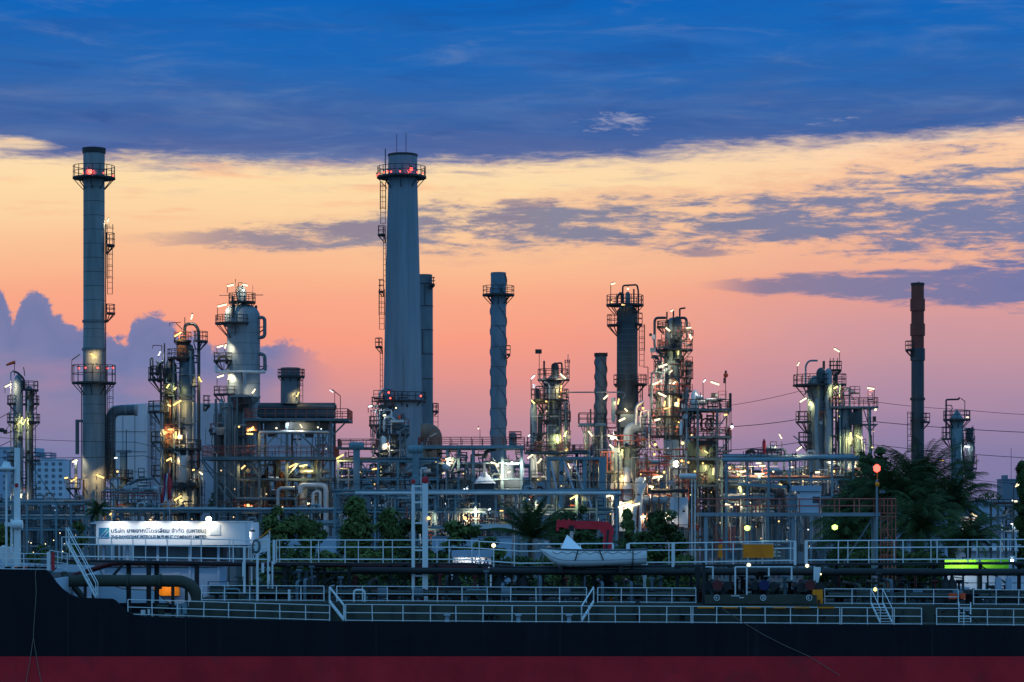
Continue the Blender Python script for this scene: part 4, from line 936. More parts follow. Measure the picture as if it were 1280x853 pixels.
# N tall dark column
t = T('column_tower', 'tall dark column with a crown of pipes, tallest of the towers right of centre', 'tower', 784, 310)
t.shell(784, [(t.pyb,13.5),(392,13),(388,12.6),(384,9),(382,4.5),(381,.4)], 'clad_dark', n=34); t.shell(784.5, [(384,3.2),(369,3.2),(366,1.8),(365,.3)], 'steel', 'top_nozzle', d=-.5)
t.bands(784, [(404,13.4),(478,13.6)], 'dark', 1.2, ex=.4); t.bands(784, [(y, 13.1) for y in range(412, 476, 7)], 'clad_mid', .35, ex=.08)
t.plat(781, 381, 12, 23.5, 0, 360, -.3, 11); t.plat(773, 406, 2, 14.5, 110, 260, -.2, 12); t.plat(794, 405, 2, 9, -90, 80, -.2, 13); t.plat(785, 480, 13, 24, -75, 80, 0, 11); t.plat(782, 480, 13, 15, 100, 260, 0, 11)
t.pipe([(778, 386, -.9), (778, 358, -.9), (796, 357, -.9), (797.5, 366, -.9), (797.5, 392, -.9)], 1.1, 'dark', 'pipe_loop', 2.6); t.pipe([(771, 384, -.9), (771, 372, -.9), (776, 366, -.9), (777, 380, -.9)], 1.4, 'dark', 'pipe_loop'); t.pipe([(792, 384, -.6), (792, 362, -.6)], 1, 'dark', 'vent')
t.ladder(802, 458, 406, -.3, 6); t.ladder(800, 560, 482, -.3, 5); t.bar(804, 459, 810, 459, .9, 0, 'dark', 'bracket'); t.bar(810, 459, 810, 481, .9, 0, 'dark', 'post')
t.lamp(766, 355.5, 8, 16, 'white_lamp', -.6, 27, 1.4); t.bulb(784.5, 362, 1.2, 'white_lamp', -1); t.lamp(778, 383, 6, 10, 'warm', -2.6); t.bulb(764, 379, .9, 'warm', -1.4); t.lamp(781, 514, 7, -45, 'white_lamp', -3.4)
t.boxp(774, 796, 519, 535, -2.6, -1.2, 'clad_mid', 'enclosure'); t.hvessel(768, 800, 517, 4, 'dark', 'header_pipe', -1.8)
# O piped tower
t = T('fractionating_tower', 'lit tower with looping overhead pipes and stacked platforms, next right of the tall dark column', 'tower', 840, 305)
t.shell(840, [(t.pyb,11),(500,10.5),(450,10),(408,8.5),(402,7),(398,3),(397,.3)], 'clad_mid'); t.shell(846, [(450,6),(404,6),(398,4),(396,.4)], 'clad_dark', 'side_vessel', d=-.8)
t.pipe([(832, 398, -.6), (818, 398, -.6), (818, 436, -.6), (834, 452, -1)], 1.7, 'clad_dark', 'riser', 3); t.pipe([(846, 412, -1), (846, 399, -1), (857, 398, -1), (858, 410, -1)], 1.7, 'clad_dark', 'pipe_loop', 2.5); t.pipe([(833, 416, -1), (833, 391, -1)], 1, 'rust_brown', 'vent'); t.pipe([(841, 420, -1.2), (841, 389, -1.2)], 1, 'dark', 'vent'); t.pipe([(849, 412, -1), (849, 387, -1), (856, 386, -1)], 1.1, 'dark', 'vent', 1); t.pipe([(852, 413, -1.6), (863, 413, -1.6), (864, 430, -1.6), (858, 434, -1.6)], 1.2, 'dark', 'pipe_loop'); t.pipe([(851, 420, -1.3), (857, 414, -1.3), (858, 424, -1.3), (852, 428, -1.3)], 1.3, 'dark', 'pipe_loop')
t.plat(833, 408, 5, 12, 90, 280, 0, 6); t.plat(844, 437, 9, 22, 0, 360, 0, 11); t.plat(850, 463, 6, 14, -80, 80, 0, 11); t.plat(826, 464, 4, 9, 100, 280, 0, 12); t.plat(836, 493, 10, 26, 0, 360, 0, 11, rm='redpaint'); t.plat(845, 521, 10, 32, 0, 360, 0, 9, rm='redpaint'); t.plat(832, 545, 8, 28, 0, 360, 0, 10, rm='redpaint')
t.ladder(852, 460, 438, -.4, 5); t.ladder(856, 490, 465, -.4, 6); t.deck(858, 866, 473, -1, 1, 20, 'dark', 'dark', 1)
t.pipe([(813, 545, -1), (813, 490, -1), (818, 480, -1), (820, 462, -1)], 1.2, 'pipe_grey'); t.pipe([(826, 490, -1.6), (826, 468, -1.6), (833, 462, -1.6)], 1.6, 'clad', 'pipe_loop'); t.pipe([(836, 640, -1.9), (836, 466, -1.9)], 1, 'silver'); t.pipe([(857, 600, -1.6), (857, 484, -1.6)], 1.4, 'clad'); t.pipe([(846, 500, -1.8), (846, 480, -1.8), (838, 474, -1.8), (838, 460, -1.8)], 1.3, 'rust_brown')
for x, y, L, a, mm in ((827,459,15,18,'white_lamp'),(837,466,5,40,'white_lamp'),(818,481,11,22,'white_lamp'),(824,478,5,30,'white_lamp'),(841,480,6,35,'white_lamp'),(826,495,15,-26,'white_lamp'),(838,391,5,30,'white_lamp'),(833,414,9,-38,'white_lamp'),(846,443,7,88,'yellow_lamp'),(859,412,8,6,'white_lamp'),(861,423,9,-75,'white_lamp'),(829,506,9,80,'warm'),(831,512,8,5,'warm'),(820,526,10,16,'white_lamp'),(848,530,8,-30,'warm'),(846,505,14,88,'warm')):
    t.lamp(x, y, L, a, mm, -2.8, 0, 2 if L > 8 else 1.5)
t.detail(812, 862, 405, 550, 56, 323, -2.4, .6); t.clutter(812, 862, 440, 545, 44, 71, -2.2, 1.6, .35, 1.3, ('clad_dark', 'dark', 'steel', 'rust_brown', 'pipe_grey', 'clad_mid')); t.valves([(R.uniform(815, 860), R.uniform(445, 530), -2) for i in range(14)])
# P heavy steel structure
t = T('steel_frame', 'heavy dark steel structure with open decks and a red ball sign on its top corner', 'structure', 885, 295)
for y, rl in ((512, 11), (546, 10), (573, 0), (606, 0)): t.deck(852, 912, y, -3, 3, rl, 'steel', 'dark' if y < 540 else 'redpaint', 3)
for x in (856, 870, 894): 
    for d in (-2.8, 2.8): t.col(x, 490 if x < 860 else 513, None, 3 if d < 0 else 2.2, d, 'steel')
t.bar(896, 534, 910, 515, 1.6, -3.05, 'steel', 'brace'); t.bar(896, 565, 911, 549, 1.6, -3.05, 'steel', 'brace'); t.deck(894, 912, 564, -3, 1, 0, 'steel', 'dark', 1.5); t.bar(911, 564, 911, 513, .9, -3, 'dark', 'hanger')
t.shell(868, [(511,5),(494,5),(490,3),(488,1)], 'silver', 'filter_pot', d=-1); t.hvessel(862, 884, 503, 4, 'pipe_grey', 'cooler', -.5); t.hvessel(880, 902, 501, 2.4, 'silver', 'cooler', -1.6); t.boxp(889, 897, 492, 497, -1, .5, 'dark', 'fan_box'); t.hvessel(868, 878, 498, 3, 'silver', 'cooler', -2)
for x in (882, 888): b = MB(); c = t.C(x, 531, -1); b.tube([c+V(.7*math.cos(a), 0, .7*math.sin(a)) for a in [math.pi*i/9 for i in range(19)]], .1, 6, True); b.build('coil', 'dark', t.o)
t.shell(850, [(545,2.5),(530,2.5),(527,1)], 'silver', 'pot', d=-2.4); t.boxp(858, 894, 551, 571, -2, 2, 'clad_dark', 'louvre_wall'); t.boxp(860, 892, 576, 604, -1.6, 2, 'clad_dark', 'louvre_wall')
t.bar(904.5, 512, 904.5, 474, .9, -2.9, 'dark', 'post'); t.boxp(901.5, 904.5, 474, 481, -3.1, -2.9, 'redpaint', 'bracket'); t.bar(876.5, 508, 876.5, 479, .8, -2.9, 'dark', 'lamp_post'); t.boxp(909, 912, 493, 512, -2.8, -2.2, 'dark', 'cabinet')
t.bulb(904.5, 471, 3.1, 'orange', -3, 'ball_sign')
t.lamp(878, 478, 6, 52, 'cool', -3.1, 0, 1.5); t.lamp(891, 481, 15, -19, 'white_lamp', -3.1, 0, 2); t.bulb(912, 535, 2, 'cool', -3.2); t.lamp(904, 520, 6, 8, 'warm', -3.2); t.bulb(862, 545, 1, 'warm', -3.2); t.lamp(880, 566, 8, -35, 'yellow_lamp', -3.2, 0, 1.2); t.bulb(851, 555, 2, 'yellow_lamp', -3); t.bulb(850, 577, 1.7, 'warm', -3.2); t.bulb(858, 579, 1.2, 'warm', -3.2); t.bulb(876, 580, 1.2, 'warm', -3.2); t.lamp(889, 590, 12, 86, 'yellow_lamp', -3, 0, 1.8); t.lamp(881, 585, 10, 86, 'yellow_lamp', -2.4, 0, 1.8); t.bulb(866, 590, 1.1, 'warm', -3.2)
t.bulb(842, 581, 4, 'flood', -4.6); t.bar(845, 640, 845, 573, 1, -4.5, 'rust_brown', 'lamp_post'); t.shell(838, [(t.pyb,9),(552,8.5),(551,8.5)], 'clad', 'standpipe', d=-2.6)
t.detail(850, 910, 490, 640, 60, 325, -3.2, 2); t.clutter(845, 910, 515, 660, 60, 73, -2.8, 2.8, .35, 1.3, ('steel', 'dark', 'clad_dark', 'rust_brown', 'pipe_grey')); t.valves([(R.uniform(850, 908), R.choice((511, 545, 572)), R.uniform(-2.6, 0)) for i in range(16)])
for i in range(22): t.bulb(R.uniform(846, 905), R.uniform(576, 640), R.uniform(.5, .9), R.choice(('glow_small', 'yellow_lamp')), R.uniform(-3, 1))
# Q central manifold with elbow
t = T('reactor_vessel', 'fat pale elbow duct over a red railed vessel below the tall dark column', 'vessel', 788, 285)
t.shell(788, [(t.pyb,9.5),(560,9.5),(558,9.5)], 'clad_mid'); t.plat(787, 558, 9.5, 21, 0, 360, 0, 13, m='dark', rm='redpaint'); t.pipe([(786, 556, -.4), (786, 535, -.4), (801, 535, -.4)], 7, 'clad', 'elbow', 1.7, 18); t.pipe([(795, 532, -1), (795, 508, -1), (804, 503, -1)], 2.3, 'silver', 'vent', 3); t.pipe([(800, 535, -1.4), (800, 516, -1.4), (810, 513, -1.4), (811, 560, -1.4)], 1.1, 'pipe_white', 'pipe_loop'); t.pipe([(804, 560, -.6), (804, 522, -.6), (810, 518, -.6)], 3.2, 'clad', 'riser', 2)
t.shell(781, [(612,13),(592,7),(585,6)], 'silver', 'cone', d=-1.6); t.shell(798, [(618,6),(602,6),(598,4.6),(596,.4)], 'pipe_white', 'dome_cap', d=-2.6); [t.boxp(x, x+.9, 566, 592, -1.6, -1.5, 'redpaint', 'cage_bar') for x in (750, 754, 758, 762, 765.5)]; t.boxp(749.6, 766.8, 565, 566, -1.7, -.9, 'redpaint', 'cage_rail'); t.boxp(749.6, 766.8, 578, 579, -1.7, -.9, 'redpaint', 'cage_rail'); t.boxp(764, 776, 560, 640, -1, .4, 'clad', 'wall_panel'); t.hvessel(757, 777, 591, 2.2, 'dark', 'header_pipe', -1.8)
t.boxp(763, 789, 604, 640, -2, .5, 'wall_pale', 'equipment_house'); t.deck(762, 790, 626, -2.8, -2, 14, 'dark', 'redpaint', 1.2)
t.pipe([(797, 620, -2.8), (790, 640, -2.8), (790, 690, -2.8)], 4, 'pipe_white', 'down_pipe'); t.pipe([(806, 604, -3), (800, 616, -3), (797, 690, -3)], 2, 'pipe_white', 'down_pipe'); t.hvessel(798, 834, 625, 6.5, 'pipe_grey', 'vessel', -2.2); t.hvessel(812, 858, 614, 2.5, 'dark', 'header_pipe', -3); t.hvessel(846, 868, 596, 3.4, 'pipe_white', 'vessel', -3.4)
for x in (862, 866): t.col(x, 600, None, 1.6, -3.4, 'pipe_white')
t.boxp(836, 858, 622, 660, -2.6, -.6, 'wall_pale', 'equipment_house'); t.boxp(764, 790, 640, 664, -2.4, -.4, 'wall_pale', 'equipment_house'); t.deck(790, 872, 664, -3, 2, 8, 'steel', 'redpaint', 1.4)
for x, y, L, a, mm in ((764,547,16,-15,'white_lamp'),(763,559,9,-42,'white_lamp'),(776,526,12,26,'white_lamp'),(757,621,14,16,'white_lamp'),(776,633,16,14,'white_lamp'),(793,631,14,14,'white_lamp'),(776,566,9,82,'yellow_lamp'),(812,609,8,-8,'white_lamp'),(820,597,16,8,'white_lamp'),(752,648,8,4,'white_lamp'),(830,645,10,0,'white_lamp'),(802,646,9,2,'white_lamp')):
    t.lamp(x, y, L, a, mm, -3.3, 0, 2.3)
for x, y, r_ in ((752,587,1.8),(776,596,1.8),(802,512,1.6),(787,628,1.8),(816,569,1.4),(817,557,1.8),(828,591,1.6),(774,600,1)): t.bulb(x, y, r_, 'warm', -3.2)
for x in (754, 772, 813, 822, 846): t.col(x, 566+R.uniform(-10, 30), None, 1.3, -2.9, 'rust_brown', 'post')
t.detail(755, 860, 520, 655, 70, 327, -3, 1, ('dark', 'redpaint', 'redpaint', 'clad_dark', 'steel')); t.clutter(755, 860, 560, 660, 80, 75, -3, 2, .35, 1.5, ('rust_brown', 'redpaint', 'pipe_grey', 'silver', 'steel', 'clad_mid')); t.valves([(R.uniform(760, 860), R.uniform(600, 655), -3) for i in range(12)])
for i in range(26): t.bulb(R.uniform(750, 860), R.uniform(560, 660), R.uniform(.5, 1.0), R.choice(('glow_small', 'warm', 'cool')), R.uniform(-2.6, 1))
# small bright scraps of floodlit kit in the far rack zone
t = portal_rack('long blue pipe rack running right from the heavy dark steel structure, with lit gaps', 905, 1062, 285, (573, 600, 622), 7, 81, 18, 'steel_blue', 3, br=False)
t.pipe([(900, 576, -3.2), (975, 576, -3.2), (1016, 573, -3.2), (1070, 573, -3.2)], 2.6, 'steel_blue', 'long_pipe')
t.deck(936, 975, 570, -2, 2, 8, 'steel', 'dark', 1.5); t.hvessel(955, 972, 561, 4, 'pipe_grey', 'drum', 0); t.shell(954, [(570,2.2),(553,2.2),(549,.4)], 'flag_red', 'beacon_cone', d=-1); t.bar(976, 570, 976, 552, .7, -1, 'dark', 'lamp_post'); t.lamp(974, 546, 9, -62, 'white_lamp', -1.4, 0, 1.6); t.lamp(995, 562, 11, 38, 'white_lamp', -3.2, 0, 1.6); t.bar(988, 546, 998, 554, 1.2, -3, 'steel', 'jib')
for x, y, L in ((946,593,16),(950,583,10),(985,585,8),(925,590,12),(945,580,9),(1018,591,8)): t.lamp(x, y, L, 0, 'white_lamp', -3, 0, 1.6)
for x, y in ((912,585),(917,590),(922,594),(928,600),(933,588),(965,590),(986,577),(1003,595),(1010,604),(936,604),(924,610)): t.bulb(x, y, R.uniform(1.1, 2), R.choice(('yellow_lamp', 'warm', 'white_lamp')), R.uniform(-2, 2))
for x0, x1, y, r_ in ((905,935,606,5),(940,962,612,4),(975,1003,600,7)): t.hvessel(x0, x1, y, r_, 'clad_dark', 'exchanger', 0)
t.detail(906, 1060, 560, 660, 70, 329, -3.2, 2); t.clutter(906, 1060, 580, 680, 80, 83, -2.6, 2.6, .4, 1.5); t.valves([(R.uniform(906, 1050), R.uniform(590, 660), -2.8) for i in range(14)])
t.lamp(908, 632, 13, -18, 'white_lamp', -3.3, 0, 2.6); t.lamp(920, 632, 13, -18, 'white_lamp', -3.3, 0, 2.6); t.bulb(871, 631, 1.8, 'white_lamp', -3.3)
for i in range(24): t.bulb(R.uniform(880, 1050), R.uniform(600, 690), R.uniform(.5, .9), R.choice(('glow_small', 'cool', 'white_lamp')), R.uniform(-2.6, 1))
for i in range(9): x = R.uniform(885, 960); t.bar(x, R.uniform(655, 665), x, 690, 1.4, -2.8, 'redpaint', 'hydrant')

# S twin column cluster on the right
t = T('column_tower', 'blue grey twin columns with lamp arms and a gooseneck vent, left of the rusty chimney', 'tower', 1035, 300)
t.shell(1022, [(t.pyb,14),(480,13),(476,12),(470,6)], 'clad_mid', n=30); t.shell(1033.5, [(600,4.6),(466,4.6),(463,3),(461,.3)], 'clad', 'side_vessel', d=-1.4); t.shell(1025, [(478,6),(466,6),(462,4),(460,.3)], 'clad_dark', 'top_drum', d=-1)
t.shell(1056, [(t.pyb,8),(512,8),(508,6)], 'clad_mid', 'second_column', d=-.6); t.shell(1072, [(t.pyb,6),(510,6)], 'clad_mid', 'third_column', d=-.2)
t.plat(1022, 481, 12, 31, 100, 290, 0, 12); t.plat(1044, 480, 6, 14, -100, 100, 0, 12); t.plat(1044, 462, 2, 8, 0, 360, 0, 10); t.deck(1034, 1095, 509, -2, 2, 11, 'steel', 'redpaint', 2.5); t.plat(1009, 527, 2, 15, 100, 280, -.5, 12); t.plat(1010, 552, 2, 13, 100, 280, -.5, 11); t.deck(1074, 1095, 530.5, -1.4, 1.4, 0, 'steel', 'dark', 1.6)
t.pipe([(1006, 482, -.8), (1006, 458, -.8), (1010, 451.5, -.8), (1021, 451.5, -.8)], 1.2, 'steel_blue', 'gooseneck', 3.4); t.pipe([(1053, 508, -1), (1053, 488, -1), (1060, 486, -1), (1061, 508, -1)], 1.1, 'steel_blue', 'pipe_loop'); t.pipe([(1043, 600, -1.6), (1043, 466, -1.6)], 1.2, 'dark'); t.pipe([(1048, 600, -1.4), (1048, 480, -1.4)], 1.4, 'steel_blue'); t.pipe([(1019, 690, -2.4), (1019, 580, -2.4), (1017, 540, -2.4), (1018, 500, -2.4)], 2.2, 'steel_blue', 'riser')
t.pipe([(1088, 640, -1), (1088, 545, -1), (1084, 540, -1), (1083, 512, -1)], .7, 'dark'); t.col(1085, 510, None, 3, -1.5, 'steel_blue'); t.bar(1085, 540, 1094, 531, 1.2, -1.5, 'steel', 'brace'); t.bar(1085, 540, 1077, 531, 1.2, -1.5, 'steel', 'brace'); t.bar(1077, 512, 1083, 530, 1, -1.5, 'steel', 'brace'); t.boxp(1060, 1074, 516, 532, -2, -1, 'clad_dark', 'enclosure'); t.bar(1074, 508, 1074, 491, .8, -.5, 'dark', 'mast')
for x in (1037, 1041, 1046): t.bar(x, 480, x, 448, .8, -.6, 'dark', 'mast')
t.bar(1005, 494, 1012, 484, 1.6, -.4, 'steel', 'brace'); t.bar(1003, 483, 1008, 492, 1.6, -.4, 'steel', 'brace'); t.boxp(1027.5, 1030, 452, 462, -1, -.4, 'dark', 'valve')
t.lamp(996.5, 456, 7, 64, 'white_lamp', -1, 24, 1.5); t.lamp(1045, 438.5, 11, -30, 'white_lamp', -.8, 26, 1.6, 1); t.lamp(1086.5, 486.5, 12, -8, 'white_lamp', -1.4, 20, 1.8, 1); t.lamp(1002, 501, 13, 32, 'white_lamp', -1.5, 24, 1.8); t.lamp(1010, 505, 7, 80, 'yellow_lamp', -1.5); t.lamp(1041, 486, 8, 28, 'yellow_lamp', -2.6); t.bulb(1092, 513, 1.5, 'white_lamp', -1.6); t.lamp(1070, 547, 12, -33, 'yellow_lamp', -2.4); t.lamp(1059, 549, 20, 87, 'yellow_lamp', -2.9, 0, 2.2); t.lamp(1060, 574, 6, 0, 'white_lamp', -2.6); t.lamp(1066, 581, 10, 86, 'white_lamp', -2.4); t.lamp(1038, 577, 7, 0, 'white_lamp', -2.4); t.bulb(1039, 590, 1.4, 'warm', -2.6); t.lamp(1089, 560, 4, 0, 'yellow_lamp', -1.2); t.bulb(1090, 540, .8, 'warm', -1.2)
for i in range(10): t.bulb(R.uniform(1038, 1048), R.uniform(488, 560), .6, 'yellow_lamp', -1.6)
t.clutter(1036, 1052, 470, 580, 24, 85, -1.8, 1, .3, .9, ('dark', 'steel', 'rust_brown')); t.detail(1000, 1090, 485, 640, 60, 331, -2.4, 1); t.clutter(1000, 1085, 575, 640, 30, 87, -2.4, 2, .5, 1.4, ('steel_blue', 'redpaint', 'steel', 'clad_mid'))
t.pipe([(1030, 575, -2.6), (1078, 575, -2.6)], 2.4, 'steel_blue', 'header_pipe'); t.deck(1040, 1082, 597, -2, 2, 10, 'dark', 'redpaint', 1.5)

# T rusty chimney
t = T('chimney', 'slim rusty red brown chimney with thick collars, rightmost of the chimneys', 'chimney', 1147, 318)
t.shell(1147, [(436,7.9),(356,7.9),(354,7.9)], 'rust_red', 'upper_shaft'); t.shell(1147, [(t.pyb,8.4),(436.3,7.9)], 'clad_dark', 'lower_shaft'); t.bands(1147, [(355.5,8)], 'dark', 3, 'crown_rim', ex=.5)
for y0, y1, m_ in ((374,389,'rust_red'),(405,420,'rust_red'),(436,451,'clad_dark')): t.shell(1147, [(y1,9.2),(y0,9.2),(y0-.01,9.2)], m_, 'collar')
t.bands(1147, [(499,8.6),(526,8.4)], 'dark', 3, 'flange', ex=.8); t.bar(1148.5, 354, 1148.5, 352, 1.2, 0, 'dark', 'lug')
t.plat(1140, 437, 2, 9, 100, 260, -.4, 10); t.plat(1152, 527, 3, 10, -90, 80, -.3, 10); t.ladder(1136.5, 565, 515, -.3, 5)

# U far right small tower
t = T('distillation_tower', 'slim blue tower with an offset platform stack, rightmost of the towers', 'tower', 1197, 330)
t.shell(1196, [(t.pyb,8.5),(523,8),(519,5),(514,2),(512,.3)], 'steel_blue'); t.shell(1211, [(600,4),(540,4),(535,1)], 'clad_dark', 'side_vessel', d=-.4)
t.plat(1196, 524, 8, 17, 0, 360, 0, 10); t.plat(1189, 548, 4, 12, 100, 260, 0, 14); t.plat(1208, 548, 4, 10, -90, 90, 0, 12); t.plat(1209, 585, 4, 12, -120, 90, 0, 14)
t.pipe([(1182, 548, -.4), (1182, 500, -.4), (1198, 499.5, -.4), (1198.5, 497, -.4)], 1.1, 'dark', 'overhead_pipe', 1.5); t.pipe([(1182, 507, -.3), (1189, 507, -.3), (1190, 512, -.3)], .6, 'dark'); t.pipe([(1205, 590, -1), (1201, 560, -1.4), (1202, 550, -1.2)], 1.8, 'dark', 'pipe_loop'); t.pipe([(1214, 580, -1), (1215, 552, -1), (1210, 545, -1)], 1.6, 'clad_dark', 'pipe_loop'); t.bar(1206, 524, 1206, 501, .7, 0, 'dark', 'mast'); t.bar(1188, 512, 1188, 524, .8, -.6, 'dark', 'post'); t.bar(1189, 560, 1189, 600, .7, -1, 'dark', 'post'); t.bar(1185, 560, 1185, 600, .7, -1, 'dark', 'post')
t.lamp(1206, 559, 9, -6, 'cool', -1.8, 0, 2); t.lamp(1206, 522.5, 4, 0, 'white_lamp', -2, 0, 1.4); t.bar(1201, 498, 1206, 502, .7, 0, 'dark', 'lamp_arm')
t.detail(1182, 1216, 525, 610, 18, 333, -1.4, .6); t.clutter(1203, 1217, 530, 600, 16, 91, -1, 1, .3, .9, ('dark', 'rust_brown', 'steel'))
t = T('street_lamp', 'low lamp post glowing warmly beside the palm crowns, right of the rusty chimney', 'street lamp', 1178, 260)
t.bar(1180, t.pyb, 1180, 575, .9, 0, 'dark', 'pole'); t.bar(1180, 576, 1175, 575, .8, 0, 'dark', 'arm'); t.lamp(1177, 576, 6, 4, 'warm', 0, 0, 2.2)
t = T('street_lamp', 'lamp post with white floodlight left of the dark tree at the far right edge', 'street lamp', 1270, 230)
t.bar(1267, t.pyb, 1267, 604, 1, 0, 'dark', 'pole'); t.bar(1263, 605, 1270, 605, .9, 0, 'dark', 'arm'); t.lamp(1271, 607, 8, 62, 'white_lamp', -.2, 0, 3)
t = T('loading_shed', 'small white railed shelter with a bright tube lamp, between palms and far right tree', 'shelter', 1216, 240)
t.deck(1204, 1222, 664, -1.5, 1.5, 15, 'wall_blue', 'redpaint', 3); t.boxp(1202, 1220, 646, 662, .6, 1.4, 'wall_pale', 'back_wall'); t.lamp(1214, 644, 11, -28, 'white_lamp', -1.6, 0, 2.2); t.col(1206, 667, None, 2, -1.2, 'steel'); t.col(1220, 667, None, 2, -1.2, 'steel')
t = portal_rack('small dark pipe rack with two lit tubes beside the tree at the far right edge', 1243, 1300, 270, (632, 648, 664), 4, 93, 8, 'steel', 2, br=False)
t.lamp(1264, 627, 5, 0, 'white_lamp', -2.4); t.bulb(1260, 626, .9, 'cool', -2.4); t.lamp(1263, 655, 14, 0, 'cool', -2.4, 0, 1.5); t.deck(1243, 1290, 632, -2, 2, 7, 'steel', 'dark', 1.5); t.clutter(1244, 1290, 640, 690, 14, 95, -2, 2, .4, 1.2)
# pipe racks at the left
t = portal_rack('low pipe rack with stacked blue pipes below the slim column tower', -15, 112, 270, (630, 648, 662), 8, 97, 22, 'steel_blue', 2.5, br=False)
t.detail(-5, 110, 625, 690, 36, 337, -2.6, 2); t.clutter(-5, 110, 636, 700, 40, 99, -2.5, 2, .4, 1.3); t.lamp(88, 598, 6, 10, 'warm', -2.6); t.lamp(4, 632, 18, 0, 'cool', 2, 0, 1.6) if False else None
for i in range(10): t.bulb(R.uniform(30, 100), R.uniform(664, 695), .7, 'white_lamp', R.uniform(-2, 1))
t.hvessel(36, 84, 642, 3, 'clad_mid', 'vessel', -1)
t = portal_rack('pipe rack behind the lit sign roof, under the dark cluttered tower', 118, 420, 262, (640, 656), 11, 101, 18, 'steel', 2, br=False)
t.clutter(190, 300, 622, 680, 40, 103, -2, 2, .4, 1.2, ('steel', 'rust_brown', 'pipe_grey', 'dark', 'clad_mid'))
for i in range(12): t.bulb(R.uniform(180, 330), R.uniform(640, 670), .7, R.choice(('glow_small', 'warm')), R.uniform(-2, 1))

# flag
t = T('flagpole', 'flagpole with limp red, white and dark blue flag before the dark cluttered tower', 'flag', 212, 230)
t.bar(212, t.pyb, 212, 584, .8, 0, 'silver', 'pole')
q = random.Random(4)
def cloth(c0, c1, m, nm, off):
    b = MB(); rows = 8; colsn = 6; g = []
    for i in range(rows+1):
        y = 590+i*4.4
        xa = 211.6-i*1.0*1.0; 
        line = []
        for j in range(colsn+1):
            f = c0+(c1-c0)*j/colsn
            x = 212-.6-(f*10.5)*(.62+.38*i/rows)+math.sin(i*.9+f*6)*.7
            line.append(t.C(x, y+f*5, -.15-.25*math.sin(f*9+i*.5)-off))
        g.append(line)
    for i in range(rows):
        for j in range(colsn): b.poly([g[i][j], g[i][j+1], g[i+1][j+1], g[i+1][j]], True)
    return b.build(nm, m, t.o)
cloth(-.35, .22, 'flag_red', 'flag_band', 0); cloth(.22, .5, 'flag_white', 'flag_band', 0); cloth(.5, .68, 'flag_blue', 'flag_band', 0); cloth(.68, 1.0, 'flag_red', 'flag_band', 0)

# power lines
def wire(label, pts, Y, r=.035):
    b = MB(); P = []
    for (x0, y0), (x1, y1) in zip(pts, pts[1:]):
        for i in range(10):
            f = i/10; P.append(V(XW(x0+(x1-x0)*f, Y), Y, ZW(y0+(y1-y0)*f+4*f*(1-f)*1.5, Y)))
    P.append(V(XW(pts[-1][0], Y), Y, ZW(pts[-1][1], Y)))
    b.tube(P, r, 5); return single(b, 'power_line', 'dark', label, 'cable', 'overhead cables')
wire('thin overhead cable running from the rusty chimney past the rightmost tower, uppermost', [(905,508),(1000,489),(1090,502),(1200,512),(1330,520)], 350)
wire('overhead cable crossing behind the rightmost tower at mid height', [(905,534),(1000,524),(1090,527),(1290,541)], 350, .05)
wire('overhead cable dipping from the heavy steel structure to the rightmost tower base', [(905,563),(1000,553),(1090,556),(1290,573)], 350, .045)
wire('lowest overhead cable at far right, ending above the plain block', [(1205,599),(1330,607)], 350)
wire('thin cable crossing the sky gap left of the fluted chimney', [(380,553),(420,551),(470,549)], 350)
wire('long straight cable stretched low across the left half, before the towers', [(-20,572),(180,570),(300,598),(480,606),(640,600),(900,604)], 240, .03)
wire('upper straight cable from the left edge towards the flue duct', [(-20,546),(170,553),(260,570)], 240, .025)
wire('slack mooring stay slanting down right of the slim column tower', [(36,575),(66,620),(104,680)], 232, .035)
wire('slack cable entering from the left edge to the slim column tower', [(-20,532),(24,508)], 330, .05)
wire('lower cable entering from the left edge to the slim column tower', [(-20,566),(22,546)], 330, .05)

# ------------------------------------------------------------------ distant plant behind the racks
def tank(label, x0, x1, ytop, Y, m):
    t = T('storage_tank', label, 'tank', (x0+x1)/2, Y); r = (x1-x0)/2
    t.shell((x0+x1)/2, [(t.pyb, r), (ytop, r)], m, 'shell', 32); t.shell((x0+x1)/2, [(ytop-.05, r*1.02), (ytop-1.6, r*.6), (ytop-2.4, r*.1)], m, 'roof', 32)
    b = MB(); X = XW((x0+x1)/2, Y); b.rails([(X+r*t.k*math.cos(a), Y+r*t.k*math.sin(a), ZW(ytop, Y)) for a in [math.pi*(1+i/14) for i in range(15)]], 1.1, 2.5, .06, 2); b.build('railing', 'dark', t.o)
    b = MB()
    for i in range(24): a = math.pi*(1.1+.8*i/23); b.box((X+r*1.01*t.k*math.cos(a)-.3, Y+r*1.01*t.k*math.sin(a)-.2, ZW(690-(690-ytop)*i/23, Y)), (X+r*1.01*t.k*math.cos(a)+.3, Y+r*1.01*t.k*math.sin(a)+.1, ZW(690-(690-ytop)*i/23, Y)+.12))
    b.build('spiral_stair', 'dark', t.o)
tank('grey storage tank far behind the hooded vents', 408, 468, 600, 480, 'clad')
tank('pale storage tank far behind the foot of the fluted chimney', 470, 548, 604, 460, 'wall_blue')
tank('dark storage tank far behind the blue deck and hut', 552, 640, 602, 480, 'clad_mid')
tank('grey storage tank far behind the stout lit tower', 642, 742, 598, 470, 'clad')
tank('dark storage tank far behind the fat elbow duct', 744, 850, 592, 470, 'clad_mid')
tank('grey storage tank far behind the long blue rack', 880, 990, 604, 500, 'clad_mid')
tank('pale storage tank far behind the twin columns', 992, 1092, 600, 480, 'clad')
tank('pale low storage tank far behind the palm group', 1096, 1210, 622, 520, 'wall_blue')
tank('broad low tank at the far left behind the slim column tower rack', -20, 98, 634, 480, 'clad_mid')
